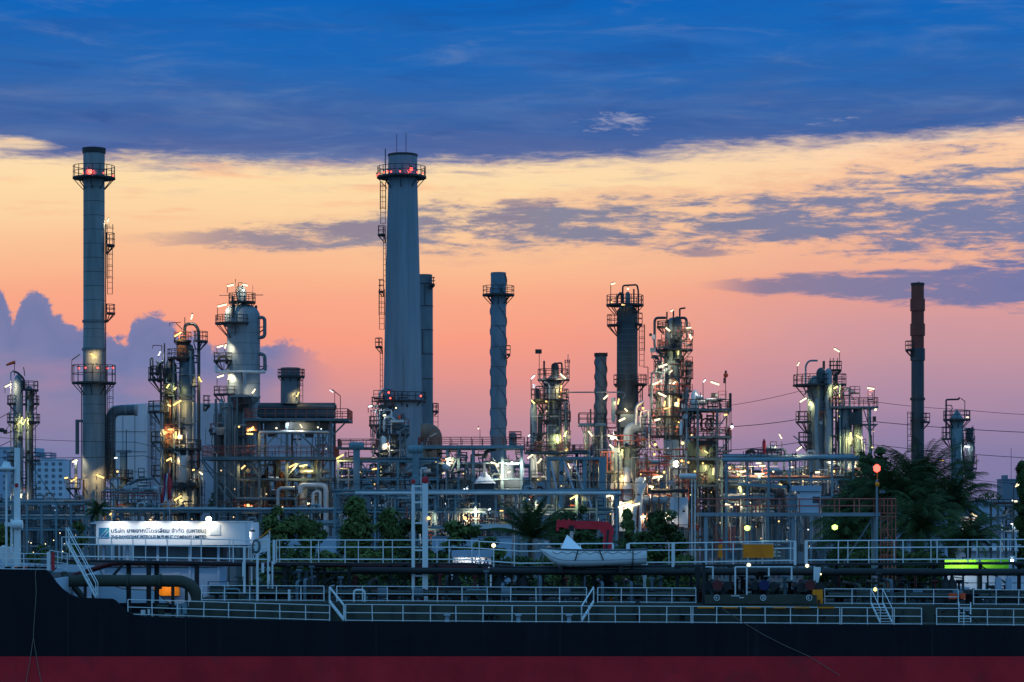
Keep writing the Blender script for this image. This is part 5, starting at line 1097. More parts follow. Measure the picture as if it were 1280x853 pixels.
tank('low tank behind the flue gas box building', 100, 252, 628, 520, 'clad')
def far_rack(label, x0, x1, Y, lv, n, seed, npipes, ncl):
    t = portal_rack(label, x0, x1, Y, lv, n, seed, npipes, 'steel', 3.5); t.clutter(x0, x1, lv[0], 690, ncl, seed+1, -3.5, 3.5, .5, 1.8, ('clad_mid', 'steel', 'clad_dark', 'pipe_grey', 'steel_blue'))
    q = random.Random(seed)
    for i in range(9): t.bulb(q.uniform(x0, x1), q.uniform(lv[0], 660), q.uniform(.6, 1.0), q.choice(('glow_small', 'cool', 'warm')), -3.8)
    for i in range(5): x = q.uniform(x0, x1-25); t.hvessel(x, x+q.uniform(14, 26), q.choice(lv)-4, q.uniform(2.5, 4.5), q.choice(('clad', 'clad_mid', 'pipe_grey')), 'exchanger', q.uniform(-2, 2))
far_rack('rear pipe rack crowded with exchangers behind the long drum frame', 300, 424, 322, (600, 616, 632, 648), 7, 201, 20, 34)
far_rack('rear pipe rack crowded with exchangers behind the hooded vent rack', 425, 545, 350, (592, 608, 626, 644), 7, 203, 22, 38)
far_rack('rear pipe rack crowded with exchangers behind the hut and sphere', 546, 662, 345, (584, 604, 622, 642), 7, 205, 22, 36)
far_rack('rear pipe rack crowded with exchangers behind the support frame', 664, 780, 348, (578, 600, 620, 642), 7, 207, 20, 34)
far_rack('rear pipe rack crowded with exchangers behind the heavy steel structure', 782, 902, 352, (580, 600, 622, 644), 7, 209, 20, 34)
far_rack('rear pipe rack crowded with exchangers behind the long blue rack', 903, 1060, 345, (592, 610, 628, 646), 8, 211, 24, 38)
far_rack('rear pipe rack beyond the slim column tower at far left', -20, 110, 340, (628, 644, 660), 7, 213, 18, 24)

# fill lamps added along the rear racks to brighten the mid-ground plant
def rack_fill_lamps(t, xs, seed):
    q = random.Random(seed)
    for x in xs:
        y = q.uniform(585, 642); mm = q.choice(('white_lamp', 'warm', 'white_lamp', 'cool'))
        t.lamp(x+q.uniform(-5, 5), y, q.uniform(7, 10), q.choice((0, 4, -4, 12)), mm, -4.2, 5, 1.7)
byl = {o['label']: o for o in bpy.data.objects if o.get('category') == 'pipe rack'}
class _W(T):
    def __init__(s, o): s.o = o; s.Y = o.location.y; s.k = s.Y/F; s.base = GZ; s.pyb = HOR+(CAMZ-GZ)/s.k
for lb, xs, sd in (('rear pipe rack crowded with exchangers behind the hut and sphere', (556, 580, 612, 650), 1), ('rear pipe rack crowded with exchangers behind the hooded vent rack', (440, 470, 500, 532), 2),
                   ('rear pipe rack crowded with exchangers behind the support frame', (672, 700, 730, 765), 3), ('rear pipe rack crowded with exchangers behind the heavy steel structure', (800, 830, 862, 890), 4),
                   ('rear pipe rack crowded with exchangers behind the long blue rack', (915, 945, 975, 1005, 1040), 5), ('rear pipe rack crowded with exchangers behind the long drum frame', (320, 350, 385, 410), 6)):
    rack_fill_lamps(_W(byl[lb]), xs, sd)
# ------------------------------------------------------------------ tanker
YS = 140.0                      # near side of the hull
S = T('tanker_ship', 'moored tanker with black hull and dark red waterline band, filling the foreground', 'ship', 640, YS, 0.0)
BEAM = 16.0
def interp(pts, x):
    if x <= pts[0][0]: return pts[0][1]
    for (x0, y0), (x1, y1) in zip(pts, pts[1:]):
        if x <= x1: return y0+(y1-y0)*(x-x0)/(x1-x0)
    return pts[-1][1]
TOP = [(-420,690),(0,711.5),(58,713),(61,714.5),(65,720),(71,728.5),(78,736),(86,742),(95,746),(104,747.6),(141,748.6),(145,751),(151,757.5),(159,764.5),(168,768.5),(180,770.6),(200,771.6),(300,774.5),(440,777),(640,778.3),(860,779.3),(1080,781),(1280,782.6),(2000,790)]
def ztop(px): return ZW(interp(TOP, px), YS)
def half(px):                    # bow closes beyond the left edge of the picture
    return 1.0 if px > -120 else max(.02, math.sqrt(max(0, 1-((-120-px)/280)**2)))
xs_ = sorted(set([-400, -390, -370, -340, -300, -250, -200, -150, -120, -60]+[p[0] for p in TOP if -120 <= p[0] <= 2000]+list(range(240, 2000, 80))+[62, 63, 64, 67, 69, 74, 82, 90, 99, 143, 148, 155, 163, 174]))
xs_ = [x for x in xs_ if -400 <= x <= 1900]
ZR = ZW(820.6, YS)
CY = YS+BEAM/2
def plate(sign, z0f, z1f, th=.14, off=0):
    b = MB(); cols = []
    for x in xs_:
        h = half(x)*BEAM/2; X = XW(x, YS)
        yo = CY+sign*h + (0 if sign < 0 else 0); yi = CY+sign*max(0, h-th)
        z0, z1 = z0f(x), z1f(x)
        cols.append([(X, yo+off*sign, z0), (X, yi, z0), (X, yi, z1), (X, yo+off*sign, z1)])
    n = len(b.v)
    for c in cols: b.v += c
    for i in range(len(cols)-1):
        for j in range(4):
            j2 = (j+1) % 4
            b.face((n+i*4+j, n+i*4+j2, n+(i+1)*4+j2, n+(i+1)*4+j))
    e = n+(len(cols)-1)*4
    b.face((n, n+3, n+2, n+1)); b.face((e, e+1, e+2, e+3))
    return b
plate(-1, lambda x: ZR, ztop).build('hull_side', 'hull_navy', S.o)
o = plate(-1, lambda x: -4, lambda x: ZR-.004, .14).build('boot_topping', 'hull_red', S.o)
fw = plate(1, lambda x: ZR, ztop).build('hull_side', 'hull_navy', S.o)
b = MB()
for x0, x1 in zip(xs_, xs_[1:]):
    if x1 > 330: break
    if x0 < -120: continue
    b.poly([(XW(x0,YS), CY+7.85, ZR+2.5), (XW(x1,YS), CY+7.85, ZR+2.5), (XW(x1,YS), CY+7.85, ztop(x1)-.05), (XW(x0,YS), CY+7.85, ztop(x0)-.05)])
b.build('bulwark_lining', 'wall_pale', S.o)
plate(1, lambda x: -4, lambda x: ZR-.004, .14).build('boot_topping', 'hull_red', S.o)
# transom
b = MB(); b.box((XW(1900,YS)-.1, YS+.2, -4), (XW(1900,YS)+.2, YS+BEAM-.2, ztop(1900))); b.build('transom', 'hull_navy', S.o)
# main deck, forecastle deck
ZD = ztop(640)-.10
b = MB(); b.box((XW(64,YS), YS+.16, ZD-.8), (XW(1900,YS)-.15, YS+BEAM-.16, ZD)); b.build('main_deck', 'deck_green', S.o)
b = MB(); pts = [x for x in xs_ if -390 <= x <= 60]
zf = ztop(20)-.55
low = [(XW(x,YS), CY-max(.05, half(x)*BEAM/2-.16)) for x in pts]; up = [(XW(x,YS), CY+max(.05, half(x)*BEAM/2-.16)) for x in pts][::-1]
b.poly([(x, y, zf) for x, y in low+up]); b.build('forecastle_deck', 'deck_green', S.o)
b = MB(); b.box((XW(63,YS)-.1, YS+.2, ZD+.01), (XW(63,YS)+.1, YS+BEAM-.2, zf-.02)); b.build('forecastle_bulkhead', 'wall_pale', S.o)
# hull marks: weld seams and scuffs
for x in (85, 232, 470, 700, 935, 1165):
    b = MB(); b.box((XW(x,YS)-.02, YS-.012, ZR+.05), (XW(x,YS)+.02, YS, ztop(x)-.1)); b.build('weld_seam', 'ship_dark', S.o)
b = MB()
for z in (ZR+.95,): b.box((XW(-110,YS), YS-.014, z), (XW(1890,YS), YS-.001, z+.03))
b.build('rubbing_strake', 'hull_navy', S.o)
# trunk (raised tank top)
D_T = 3.0
def TZ(px): return ZW(752+ (px-250)*.0055, YS+D_T)
X0t, X1t = 236, 1500
b = MB()
n = 12; cols = []
for i in range(n+1):
    px = X0t+(X1t-X0t)*i/n; X = (px-640)*(YS+D_T)/F
    cols.append([(X, YS+D_T, ZD), (X, YS+BEAM-2.6, ZD), (X, YS+BEAM-2.6, TZ(px)), (X, YS+D_T, TZ(px))])
q0 = len(b.v)
for c in cols: b.v += c
for i in range(n):
    for j in range(4): j2 = (j+1) % 4; b.face((q0+i*4+j, q0+i*4+j2, q0+(i+1)*4+j2, q0+(i+1)*4+j))
b.face((q0, q0+3, q0+2, q0+1)); b.face((q0+n*4, q0+n*4+1, q0+n*4+2, q0+n*4+3)); b.build('trunk_deck', 'deck_green', S.o)
# frames on the trunk side
for i in range(46):
    x = 262+i*25.5
    if x > 1290: break
    b = MB(); X = (x-640)*(YS+D_T)/F; b.bar((X, YS+D_T-.22, ZD+.01), (X, YS+D_T-.02, TZ(x)-.25), .07); b.build('stiffener', 'ship_dark', S.o)

JR = random.Random(99)
def srail(x0, x1, yb0, yb1, yt0, d, nr=2, sp=1.5, m='white', r=.026, name='railing', parent=None, ends=True):
    """railing with its foot from photo row yb0 to yb1 at depth YS+d, yt0 = height in photo units"""
    b = MB(); A, B = S.P(x0, yb0, d), S.P(x1, yb1, d); h = yt0*(YS+d)/F
    n = max(1, round((B-A).length/sp))
    for q in range(nr): 
        z = h*(1-q/nr) if nr > 1 else h
        b.tube([A+V(0,0,z), B+V(0,0,z)], r, 6)
    b.tube([A+V(0,0,.03), B+V(0,0,.03)], r*.9, 6)
    for i in range(n+1):
        p = A+(B-A)*((i+(JR.uniform(-.07, .07) if 0 < i < n else 0))/n); b.tube([p-V(0,0,.02), p+V(JR.uniform(-.02,.02),JR.uniform(-.02,.02),h+.005)], r*1.15, 6)
    return b.build(name, m, parent or S.o)
# hull edge railing
for x0, x1 in ((160, 412), (432, 640), (640, 866)):
    y0, y1 = interp(TOP, x0)-.6, interp(TOP, x1)-.6
    if x0 == 160: y0 = interp(TOP, 172)-.6
    srail(x0, x1, y0, y1, 19 if x0 < 400 else 20.5, .07)
srail(864, 1052, interp(TOP,864)-.6, interp(TOP,1052)-.6, 20.5, .07)
srail(1050, 1152, interp(TOP,1050)-.6, interp(TOP,1152)-.6, 20.5, .07); srail(1171, 1330, interp(TOP,1171)-.6, interp(TOP,1330)-.6, 20.5, .07)
# trunk railing
for x0, x1 in ((252, 405), (421, 733), (747, 870), (1031, 1198), (1217, 1330)): srail(x0, x1, 750.5+(x0-250)*.0055, 750.5+(x1-250)*.0055, 18.5, D_T+.08)
for x0, x1 in ((260, 1330),): srail(x0, x1, 744.5, 746, 17, BEAM-2.7, 2, 2.2, 'ship_dark')
# short ladders between decks
def stairs(xa, ya, xb, yb, d0, d1, label=None, rails=True, w=.7, m='white', rungs=7):
    A, B = S.P(xa, ya, d0), S.P(xb, yb, d1); b = MB()
    for s_ in (-w/2, w/2):
        o_ = V(s_ if abs(A.x-B.x) < .4 else 0, 0 if abs(A.x-B.x) < .4 else s_, 0)
        b.bar(A+o_, B+o_, .05, .12)
    for i in range(rungs):
        p = A+(B-A)*((i+.5)/rungs)
        o_ = V(w/2, 0, 0) if abs(A.x-B.x) < .4 else V(0, w/2, 0)
        b.bar(p-o_, p+o_, .12, .03)
    st = b.build('stairway', m, S.o)
    if rails:
        for s_ in (-w/2, w/2):
            b = MB(); o_ = V(s_ if abs(A.x-B.x) < .4 else 0, 0 if abs(A.x-B.x) < .4 else s_, 0)
            b.tube([A+o_+V(0,0,.85), B+o_+V(0,0,.85)], .026, 6); b.tube([A+o_, A+o_+V(0,0,.85)], .026, 6); b.tube([B+o_, B+o_+V(0,0,.85)], .026, 6)
            b.build('handrail', m, st)
    return st
stairs(412, 752, 430, 775, D_T-.1, 1.0); stairs(742, 752, 727, 776, D_T-.1, 1.0); stairs(1096, 754, 1108, 779, D_T-.1, 1.0); stairs(1206, 754, 1206, 779, D_T-.1, 1.4, rails=False)
# catwalk
CW = 8.0
WALK = [(80,699),(330,703),(560,703),(585,703.5),(650,708),(860,706.5),(1000,704),(1330,702)]
def wz(px): return ZW(interp(WALK, px), YS+CW)
def wp(px, dy): return V((px-640)*(YS+CW)/F, YS+CW+dy, wz(px))
segs_ = [80, 330, 585, 650, 1012, 1330]
for x0, x1 in zip(segs_, segs_[1:]):
    b = MB(); b.bar(wp(x0, 0)+V(0,0,-.09), wp(x1, 0)+V(0,0,-.09), 1.5, .14); b.build('catwalk', 'ship_dark', S.o)
def wrail(x0, x1, dy, r=.03, sp=2.0):
    b = MB(); xs2 = [x0]+[p[0] for p in WALK if x0 < p[0] < x1]+[x1]
    for h in (1.36, .92, .18): b.tube([wp(x, dy)+V(0,0,h) for x in xs2], r, 6)
    n = max(1, round((x1-x0)*(YS+CW)/F/sp))
    for i in range(n+1):
        x = x0+(x1-x0)*((i+(JR.uniform(-.09, .09) if 0 < i < n else 0))/n); b.tube([wp(x, dy)-V(0,0,.1), wp(x, dy)+V(0,0,1.36)], r*1.15, 6)
    b.build('railing', 'white', S.o)
for x0, x1 in ((80, 337), (347, 525), (525, 678), (678, 766), (786, 840), (842, 991), (1006, 1330)): wrail(x0, x1, -.72)
for x0, x1 in ((84, 334), (348, 640), (640, 766), (786, 990), (1008, 1330)): wrail(x0, x1, .72, .026, 2.6)
for x in (344, 840, 992, 1006): b = MB(); b.bar(wp(x, -.76)-V(0,0,.1), wp(x, -.76)+V(0,0,1.38), .16, .08); b.build('rail_post', 'white', S.o)
stairs(84, 677, 121, 747, CW-.6, 3.0, w=.75, rungs=12)
# supports under the catwalk
xsup = [160, 187, 195, 247, 308, 356, 405, 437, 487, 545, 600, 648, 704, 742, 790, 846, 884, 1020, 1046, 1100, 1168, 1224, 1275]
for i, x in enumerate(xsup):
    b = MB(); p = wp(x, -.35 if i % 2 else .3); b.bar(p-V(0,0,.17), V(p.x, p.y, ZD if x < 236 else TZ(x)-.01), .26 if x < 260 else .2); b.build('catwalk_post', 'ship_dark', S.o)
    if x > 260 and i % 2:
        b = MB(); b.bar(p+V(0,0,-.2), p+V(1.6*(1 if i % 4 == 1 else -1), 0, -1.3), .09); b.build('catwalk_brace', 'ship_dark', S.o)
b = MB(); b.bar(S.P(138, 724, CW-.6), S.P(154, 705, CW-.6), .16); b.build('catwalk_brace', 'ship_dark', S.o)
# deck pipes
def sp(pts, r, m, name='deck_pipe', br=.5, n=12):
    b = MB(); b.tube(fillet([S.P(*p) for p in pts], br), r, n); return b.build(name, m, S.o)
sp([(72, 726, 10), (110, 714, 10), (143, 703.5, 10), (400, 706, 10), (610, 710, 10)], .16, 'ship_red')
sp([(62, 729, 5.5), (96, 726, 5.5), (228, 726.5, 5.5), (241, 733, 5.5), (247, 748, 5.5), (247, 760, 5.5)], .36, 'deck_green', br=1.2, n=18)
for x in (160, 200): b = MB(); c = S.P(x, 727, 5.5); b.tube([c-V(.08,0,0), c+V(.08,0,0)], .47, 18); b.build('pipe_flange', 'deck_green', S.o)
for x in (216, 233): b = MB(); c = S.P(x, 727, 5.5); b.bar(c, V(c.x, c.y, ZD), .18); b.build('pipe_support', 'ship_dark', S.o)
sp([(440, 713, 6.4), (700, 715, 6.4), (1330, 716, 6.4)], .2, 'ship_dark'); sp([(612, 712, 9.6), (860, 713, 9.6), (1330, 714, 9.6)], .15, 'deck_green'); sp([(330, 716, 11), (900, 716, 11)], .1, 'ship_dark')
for j, (d, r, m_) in enumerate(((4.6, .15, 'deck_green'), (5.4, .2, 'ship_dark'), (9.6, .18, 'deck_green'), (10.6, .12, 'ship_dark'), (11.8, .2, 'deck_green'))):
    xa = 262; b = MB(); b.tube([V((x-640)*(YS+d)/F, YS+d, TZ(x)+.5) for x in (xa, 640, 870 if d < 6 else 1330)], r, 10); b.build('deck_pipe', m_, S.o)
    b = MB()
    if d < 6: b.tube([V((x-640)*(YS+d)/F, YS+d, TZ(x)+.5) for x in (1035, 1330)], r, 10); b.build('deck_pipe', m_, S.o)
q = random.Random(11)
def deckvalve(x, d, sc=1.0, m='ship_dark'):
    b = MB(); X = (x-640)*(YS+d)/F; z = TZ(x); b.lathe(X, YS+d, [(z, .16*sc), (z+.55*sc, .16*sc), (z+.56*sc, .24*sc), (z+.66*sc, .24*sc), (z+.67*sc, .06*sc), (z+1.0*sc, .05*sc)], 10)
    c = V(X, YS+d, z+1.0*sc); b.tube([c+V(.24*sc*math.cos(a), .24*sc*math.sin(a), 0) for a in [math.pi*i/5 for i in range(10)]], .03, 5, True)
    b.bar(c-V(.23*sc,0,0), c+V(.23*sc,0,0), .03)
    return b.build('deck_valve', m, S.o)
for i in range(34): deckvalve(q.uniform(285, 1270), q.uniform(4.0, 11.5), q.uniform(.7, 1.4), q.choice(('ship_dark', 'deck_green', 'ship_dark', 'ship_red')))
for i in range(20):             # hatches and vent posts
    x = q.uniform(280, 1270); d = q.uniform(4, 12.5); X = (x-640)*(YS+d)/F; z = TZ(x); b = MB()
    if i % 2: b.lathe(X, YS+d, [(z, .4), (z+.6, .4), (z+.61, .48), (z+.7, .48)], 14); b.build('tank_hatch', q.choice(('deck_green', 'ship_dark')), S.o)
    else: b.lathe(X, YS+d, [(z, .09), (z+q.uniform(1.0, 1.9), .09), (z+2.0, .22), (z+2.2, .2)], 10); b.build('tank_vent', q.choice(('white', 'ship_dark', 'deck_green')), S.o)
# fat bottles hanging dark between posts
for x, d in ((383, 6), (570, 7), (625, 7), (655, 7), (1190, 6.6), (1182, 6.6)):
    b = MB(); X = (x-640)*(YS+d)/F; z = TZ(x); b.lathe(X, YS+d, [(z, .3), (z+.2, .32), (z+1.2, .3), (z+1.5, .12), (z+1.8, .1)], 12); b.build('pressure_vent', 'ship_dark', S.o)
for x, y, w_ in ((456, 741, 9), (473, 749, 5), (930, 742, 6)): b = MB(); A = S.P(x, y, 5); b.box(A, A+V(w_*.05*2, .5, .12)); b.build('deck_locker', 'yellow' if w_ > 8 else 'white', S.o)
# posts with fittings left of the middle
for x, y0, d in ((305.5, 683, 4.2), (321.8, 676, 4.2), (335, 672, 5.4), (340.5, 702, 5.4)):
    b = MB(); A = S.P(x, y0, d); b.tube([A, V(A.x, A.y, TZ(x))], .075 if x < 330 else .055, 8); b.build('deck_post', 'white', S.o)
for x, y0, y1 in ((303, 703, 721), (327, 704, 716)): b = MB(); A = S.P(x, y0, 4.1); B = S.P(x+3, y1, 4.1); b.box((A.x, A.y-.1, A.z), (B.x, B.y+.1, B.z)); b.build('fire_box', 'white', S.o)
b = MB(); c = S.P(320, 681, 4.1); b.tube([c+V(.22*math.cos(a)*.9, .05*math.sin(a), .34*math.sin(a)-.1) for a in [math.pi*i/8 for i in range(16)]], .05, 6, True)
b.tube([c+V(.27*math.cos(a)*.9, .1+.05*math.sin(a), .4*math.sin(a)-.1) for a in [math.pi*i/8 for i in range(16)]], .04, 6, True); b.build('coiled_hose', 'steel', S.o)
# tall white twin post ladder in the middle
b = MB(); A = S.P(516.5, 606, 6.8); b.tube([A, V(A.x, A.y, TZ(516))], .105, 10); b.build('ladder_mast', 'white', S.o)
b = MB(); A = S.P(531.5, 604, 6.8); b.box((A.x-.17, A.y-.15, TZ(531)), (A.x+.17, A.y+.15, A.z)); mp_ = b.build('ladder_mast', 'white', S.o)
for y in (608, 628, 654, 688, 720): b = MB(); b.bar(S.P(517, y, 6.8), S.P(528.2, y, 6.8), .07, .1); b.build('mast_rung', 'white', S.o)
b = MB(); b.tube(fillet([S.P(514.5, 603, 6.8), S.P(514.5, 596, 6.8), S.P(524, 596, 6.8), S.P(524, 602, 6.8)], .3), .05, 8); b.build('mast_hoop', 'steel_blue', S.o)
for x, y, r_ in ((516.5, 602, .13), (531.5, 600, .21)):
    b = MB(); c = S.P(x, y, 6.8); b.lathe(c.x, c.y, [(c.z-r_, r_*.9), (c.z-r_*.3, r_*1.1), (c.z+r_*.5, r_*.95), (c.z+r_, r_*.4), (c.z+r_*1.1, .01)], 14); b.build('mast_light', 'flag_red', S.o)
b = MB(); c = S.P(536, 648, 6.6); b.lathe(c.x, c.y, [(c.z-.1,.02),(c.z-.06,.1),(c.z+.05,.1),(c.z+.1,.02)], 10); b.build('deck_light', 'warm', S.o)
b = MB(); b.box(S.P(533.6, 646.5, 6.75), S.P(536.6, 645, 6.6)); b.build('lamp_bracket', 'white', S.o)
# foremast at the left
b = MB(); A = S.P(21.5, 560, 8); b.tube([A, V(A.x, A.y, zf)], [.17, .24], 12); fm = b.build('foremast', 'white', S.o)
b = MB(); b.bar(S.P(6, 655, 8), S.P(20, 656.5, 8), .12, .25); b.bar(S.P(14.5, 649, 7.9), S.P(14.5, 690, 7.9), .13); b.build('mast_crosstree', 'white', S.o)
b = MB(); b.box(S.P(19.3, 604.5, 7.6), S.P(22.2, 609.5, 7.4)); b.build('mast_light', 'flag_red', S.o)
b = MB(); c = S.P(21, 656, 7.7); b.tube([c-V(.3,0,0), c+V(.35,0,0)], .28, 10); b.build('mast_collar', 'white', S.o)
b = MB(); c = S.P(8, 587.5, 8); b.lathe(c.x, c.y, [(c.z-.1, .2), (c.z, .55), (c.z+.12, .6), (c.z+.2, .3), (c.z+.5, .16)], 16)
b.tube([c-V(0,0,.1), V(c.x, c.y, zf)], .07, 8); b.build('radar_post', 'white', S.o)
b = MB(); c = S.P(8, 585, 8); b.tube([c-V(.5,0,.18), c+V(.5,0,-.18)], .06, 6); b.build('radar_bar', 'steel', S.o)
# forecastle fittings
srail(-40, 62, 711.5, 712.5, 20, .35, 3, 1.8); srail(62, 84, 708, 712, 20, 7, 3, .6)
def fbox(x0, x1, y0, y1, d0, d1, m, name): b = MB(); A = S.P(x0, y0, d0); B = S.P(x1, y1, d0); b.box((A.x, YS+d0, B.z), (B.x, YS+d1, A.z)); return b.build(name, m, S.o)
fbox(-10, 9.8, 684, 703, 9, 11, 'white', 'deck_house'); fbox(2, 6, 682, 684.2, 9.3, 10, 'white', 'vent_cap')
fbox(58.5, 61.5, 690, 713, 3, 3.4, 'white', 'fairlead_post'); fbox(64, 67, 691, 713, 3, 3.4, 'flag_red', 'fairlead_post'); fbox(-14, -2, 700, 713, 2, 3, 'wall_pale', 'locker')
b = MB(); c = S.P(58, 699, 9); b.tube([c+V(.75*math.cos(a), 0, .75*math.sin(a)-.1) for a in [math.pi*i/10 for i in range(20)]], .05, 6, True)
for a in range(5): b.bar(c+V(0,0,-.1), c+V(.75*math.cos(a*1.2566), 0, .75*math.sin(a*1.2566)-.1), .05)
b.tube([c+V(0,-.4,-.1), c+V(0,.6,-.1)], .3, 12); b.build('winch_drum', 'clad_mid', S.o)
for x, m_ in ((21, 'orange'), (31, 'orange'), (36, 'ship_dark'), (27, 'ship_dark'), (43, 'ship_dark'), (50, 'clad_mid'), (55, 'ship_dark'), (10, 'ship_dark')):
    b = MB(); c = S.P(x, 711, 4); r_ = q.uniform(.12, .22); b.lathe(c.x, c.y, [(zf, r_), (zf+.5, r_*.8), (zf+.52, r_*1.2), (zf+.62, r_*1.2)], 12); b.build('bollard', m_, S.o)
fbox(24, 58, 705, 706.5, 5, 5.3, 'rust_brown', 'winch_bed'); fbox(30, 34, 706, 712, 4.6, 5.2, 'wall_pale', 'winch_motor')
fbox(76.5, 80, 735, 742, 9, 9.4, 'flag_red', 'hose_box'); fbox(70, 74, 723, 726, 9, 9.2, 'stripe_white', 'notice_plate')
b = MB(); b.bar(S.P(79, 716, 7), S.P(104, 748, 6), .36, .2); b.build('bulkhead_brace', 'deck_green', S.o)
for x in (106, 116): fbox(x-1.5, x+1.5, 728, 762, 5.5, 5.8, 'ship_dark', 'pipe_support')
# deck bits on the low main deck, left
fbox(176, 181, 763, 768, 1, 1.3, 'white', 'bucket'); fbox(184.5, 187, 762, 768, 1, 1.2, 'white', 'bucket'); fbox(220, 226, 755, 768, 2, 2.4, 'steel_blue', 'valve_block'); fbox(228, 233, 754, 768, 2, 2.4, 'steel_blue', 'valve_block')
fbox(195, 208, 757, 760, 1.6, 2.6, 'bank', 'winch_bed'); fbox(198, 204, 760, 770, 1.8, 2.4, 'bank', 'winch_bed')
for i in range(14):
    x = q.uniform(440, 1270); b = MB(); X = XW(x, YS+1.6); b.lathe(X, YS+1.6, [(ZD, .14), (ZD+.4, .12), (ZD+.42, .2), (ZD+.5, .2)], 10); b.build('bollard', q.choice(('ship_dark', 'deck_green', 'wall_pale')), S.o)
for x0, y0, x1, y1 in ((790, 769, 801, 757), (1176, 763, 1222, 778)):
    b = MB(); A, B = S.P(x0, y0+2, 1.3), S.P(x1, y1, 1.2); b.tube([A+(B-A)*t_+V(0,0,.5*math.sin(t_*3.14)) for t_ in [i/8 for i in range(9)]], .06, 8); b.build('cargo_hose', 'ship_dark', S.o)
# manifold
fbox(881, 1021, 744, 755, 2.4, 3.4, 'deck_green', 'drip_tray'); fbox(878, 882, 704, 755, 2.6, 2.9, 'ship_dark', 'manifold_post')
for i, x in enumerate((896, 954, 1011.5)):
    m_ = ('ship_red', 'navy_ink', 'ship_red')[i]
    b = MB(); c = S.P(x, 731.5, 3.2); b.tube([c-V(0,.4,0), c+V(0,3.5,0)], .26, 16); b.build('manifold_pipe', 'ship_dark', S.o)
    b = MB(); b.tube([c-V(0,.5,0), c-V(0,.4,0)], .31, 18); b.build('blank_flange', m_, S.o)
    for dx in (-11, 12):
        b = MB(); c2 = S.P(x+dx, 733+q.uniform(-2, 2), 3.4); b.tube([c2-V(0,.4,0), c2+V(0,3,0)], .2, 14); b.tube([c2-V(.0,.5,0), c2-V(0,.4,0)], .27, 14); b.build('manifold_pipe', 'ship_dark', S.o)
    b = MB(); b.tube([S.P(x-9, 731.5, 3.6), S.P(x+9, 731.5, 3.6)], .12, 10); b.build('manifold_crossover', 'clad_dark', S.o)
    b = MB(); c = S.P(x, 747.5, 2.38); b.tube([c+V(.16*math.cos(a), 0, .16*math.sin(a)) for a in [math.pi*j/10 for j in range(20)]], .022, 6, True); b.build('ring_mark', 'stripe_white', S.o)
    b = MB(); b.bar(c+V(-.02,0,-.09), c+V(-.02,0,.09), .035)
    if i == 0: b.bar(c+V(-.1,-.003,0), c+V(.07,-.003,0), .035)
    elif i == 1: b.tube([c+V(-.02+.09*math.cos(a), -.003, .09*math.sin(a)) for a in [-1.57+.35*j for j in range(10)]], .017, 5)
    else: b.bar(c+V(-.1,-.003,-.02), c+V(-.0,-.004,.09), .03)
    b.build('ring_sign', 'stripe_white', S.o)
fbox(914, 924.5, 744.6, 745.6, 2.37, 2.39, 'stripe_white', 'painted_word'); fbox(924, 930, 746.8, 747.8, 2.37, 2.39, 'stripe_white', 'painted_word')
for x, y0, y1 in ((919, 709, 744), (933.5, 709, 744), (880.5, 708, 720), (891, 708, 724), (989.5, 708, 725), (1018, 708, 726), (961, 709, 720)):
    b = MB(); b.tube([S.P(x, y0, 3.2), S.P(x, y1, 3.2)], .05, 8); b.build('manifold_rail', 'white', S.o)
for x0, x1 in ((919, 990), (880.5, 891)): b = MB(); b.tube([S.P(x0, 709, 3.2), S.P(x1, 709, 3.2)], .04, 8); b.build('manifold_rail', 'white', S.o)
fbox(1016, 1028.5, 737.5, 755, 2.5, 3.0, 'yellow', 'manifold_cabinet'); fbox(1023, 1025, 750, 756, 2.3, 2.49, 'ship_dark', 'cabinet_foot')
for x0, x1 in ((872, 893), (903, 922), (932, 951), (966, 983), (992, 1012), (1022, 1043)): fbox(x0, x1, 759, 760.6, .0, .1, 'yellow', 'edge_mark')
b = MB(); b.box(S.P(864, 756.5, .12), S.P(1052, 761.5, .16)); b.build('manifold_coaming', 'deck_green', S.o)
for i in range(30):
    x = q.uniform(884, 1020); d = q.uniform(3.4, 8); b = MB(); c = S.P(x, q.uniform(716, 740), d); b.lathe(c.x, c.y, [(TZ(x), .1), (c.z, .1), (c.z+.02, .2), (c.z+.12, .2)], 10); b.build('manifold_valve', q.choice(('ship_dark', 'clad_dark', 'steel_blue', 'clad_mid', 'ship_dark')), S.o)
for (x, y, m_, r_) in ((936, 706.5, 'white_lamp', .12), (1009, 707.5, 'white_lamp', .11), (1094, 737, 'yellow_lamp', .12), (1026, 718, 'white_lamp', .05), (617, 682, 'white_lamp', .13)):  # yellow_lamp entry is a lit yellow deck fitting given its own glow
    b = MB(); c = S.P(x, y, 5.5); b.lathe(c.x, c.y, [(c.z-r_, .02), (c.z-r_*.5, r_), (c.z+r_*.4, r_), (c.z+r_, .03)], 10); b.build('deck_light', m_, S.o)
b = MB(); c = S.P(617, 684, 5.5); b.tube([c, V(c.x, c.y, wz(617)-.1)], .04, 6); b.build('lamp_post', 'white', S.o)
fbox(929, 967, 680.5, 697.5, CW-.95, CW-.86, 'yellow', 'name_board'); fbox(928.6, 967.4, 679.6, 680.4, CW-.97, CW-.84, 'white', 'board_edge')
fbox(898.5, 903, 681, 697, CW+.2, CW+.5, 'yellow', 'valve_stand'); fbox(898.8, 903.2, 674, 680, CW+.2, CW+.5, 'flag_red', 'valve_head')
for x0, x1 in ((1187, 1196), (1201, 1207)): fbox(x0, x1, 742, 749, 3.4, 3.8, 'orange', 'life_ring_box')
for x in (1245, 1258): fbox(x, x+7, 722, 737, 6, 6.3, 'wall_blue', 'locker')
b = MB(); b.bar(S.P(1092, 652, 9), S.P(1092, 745, 9), .2); b.build('deck_post', 'white', S.o) if False else None
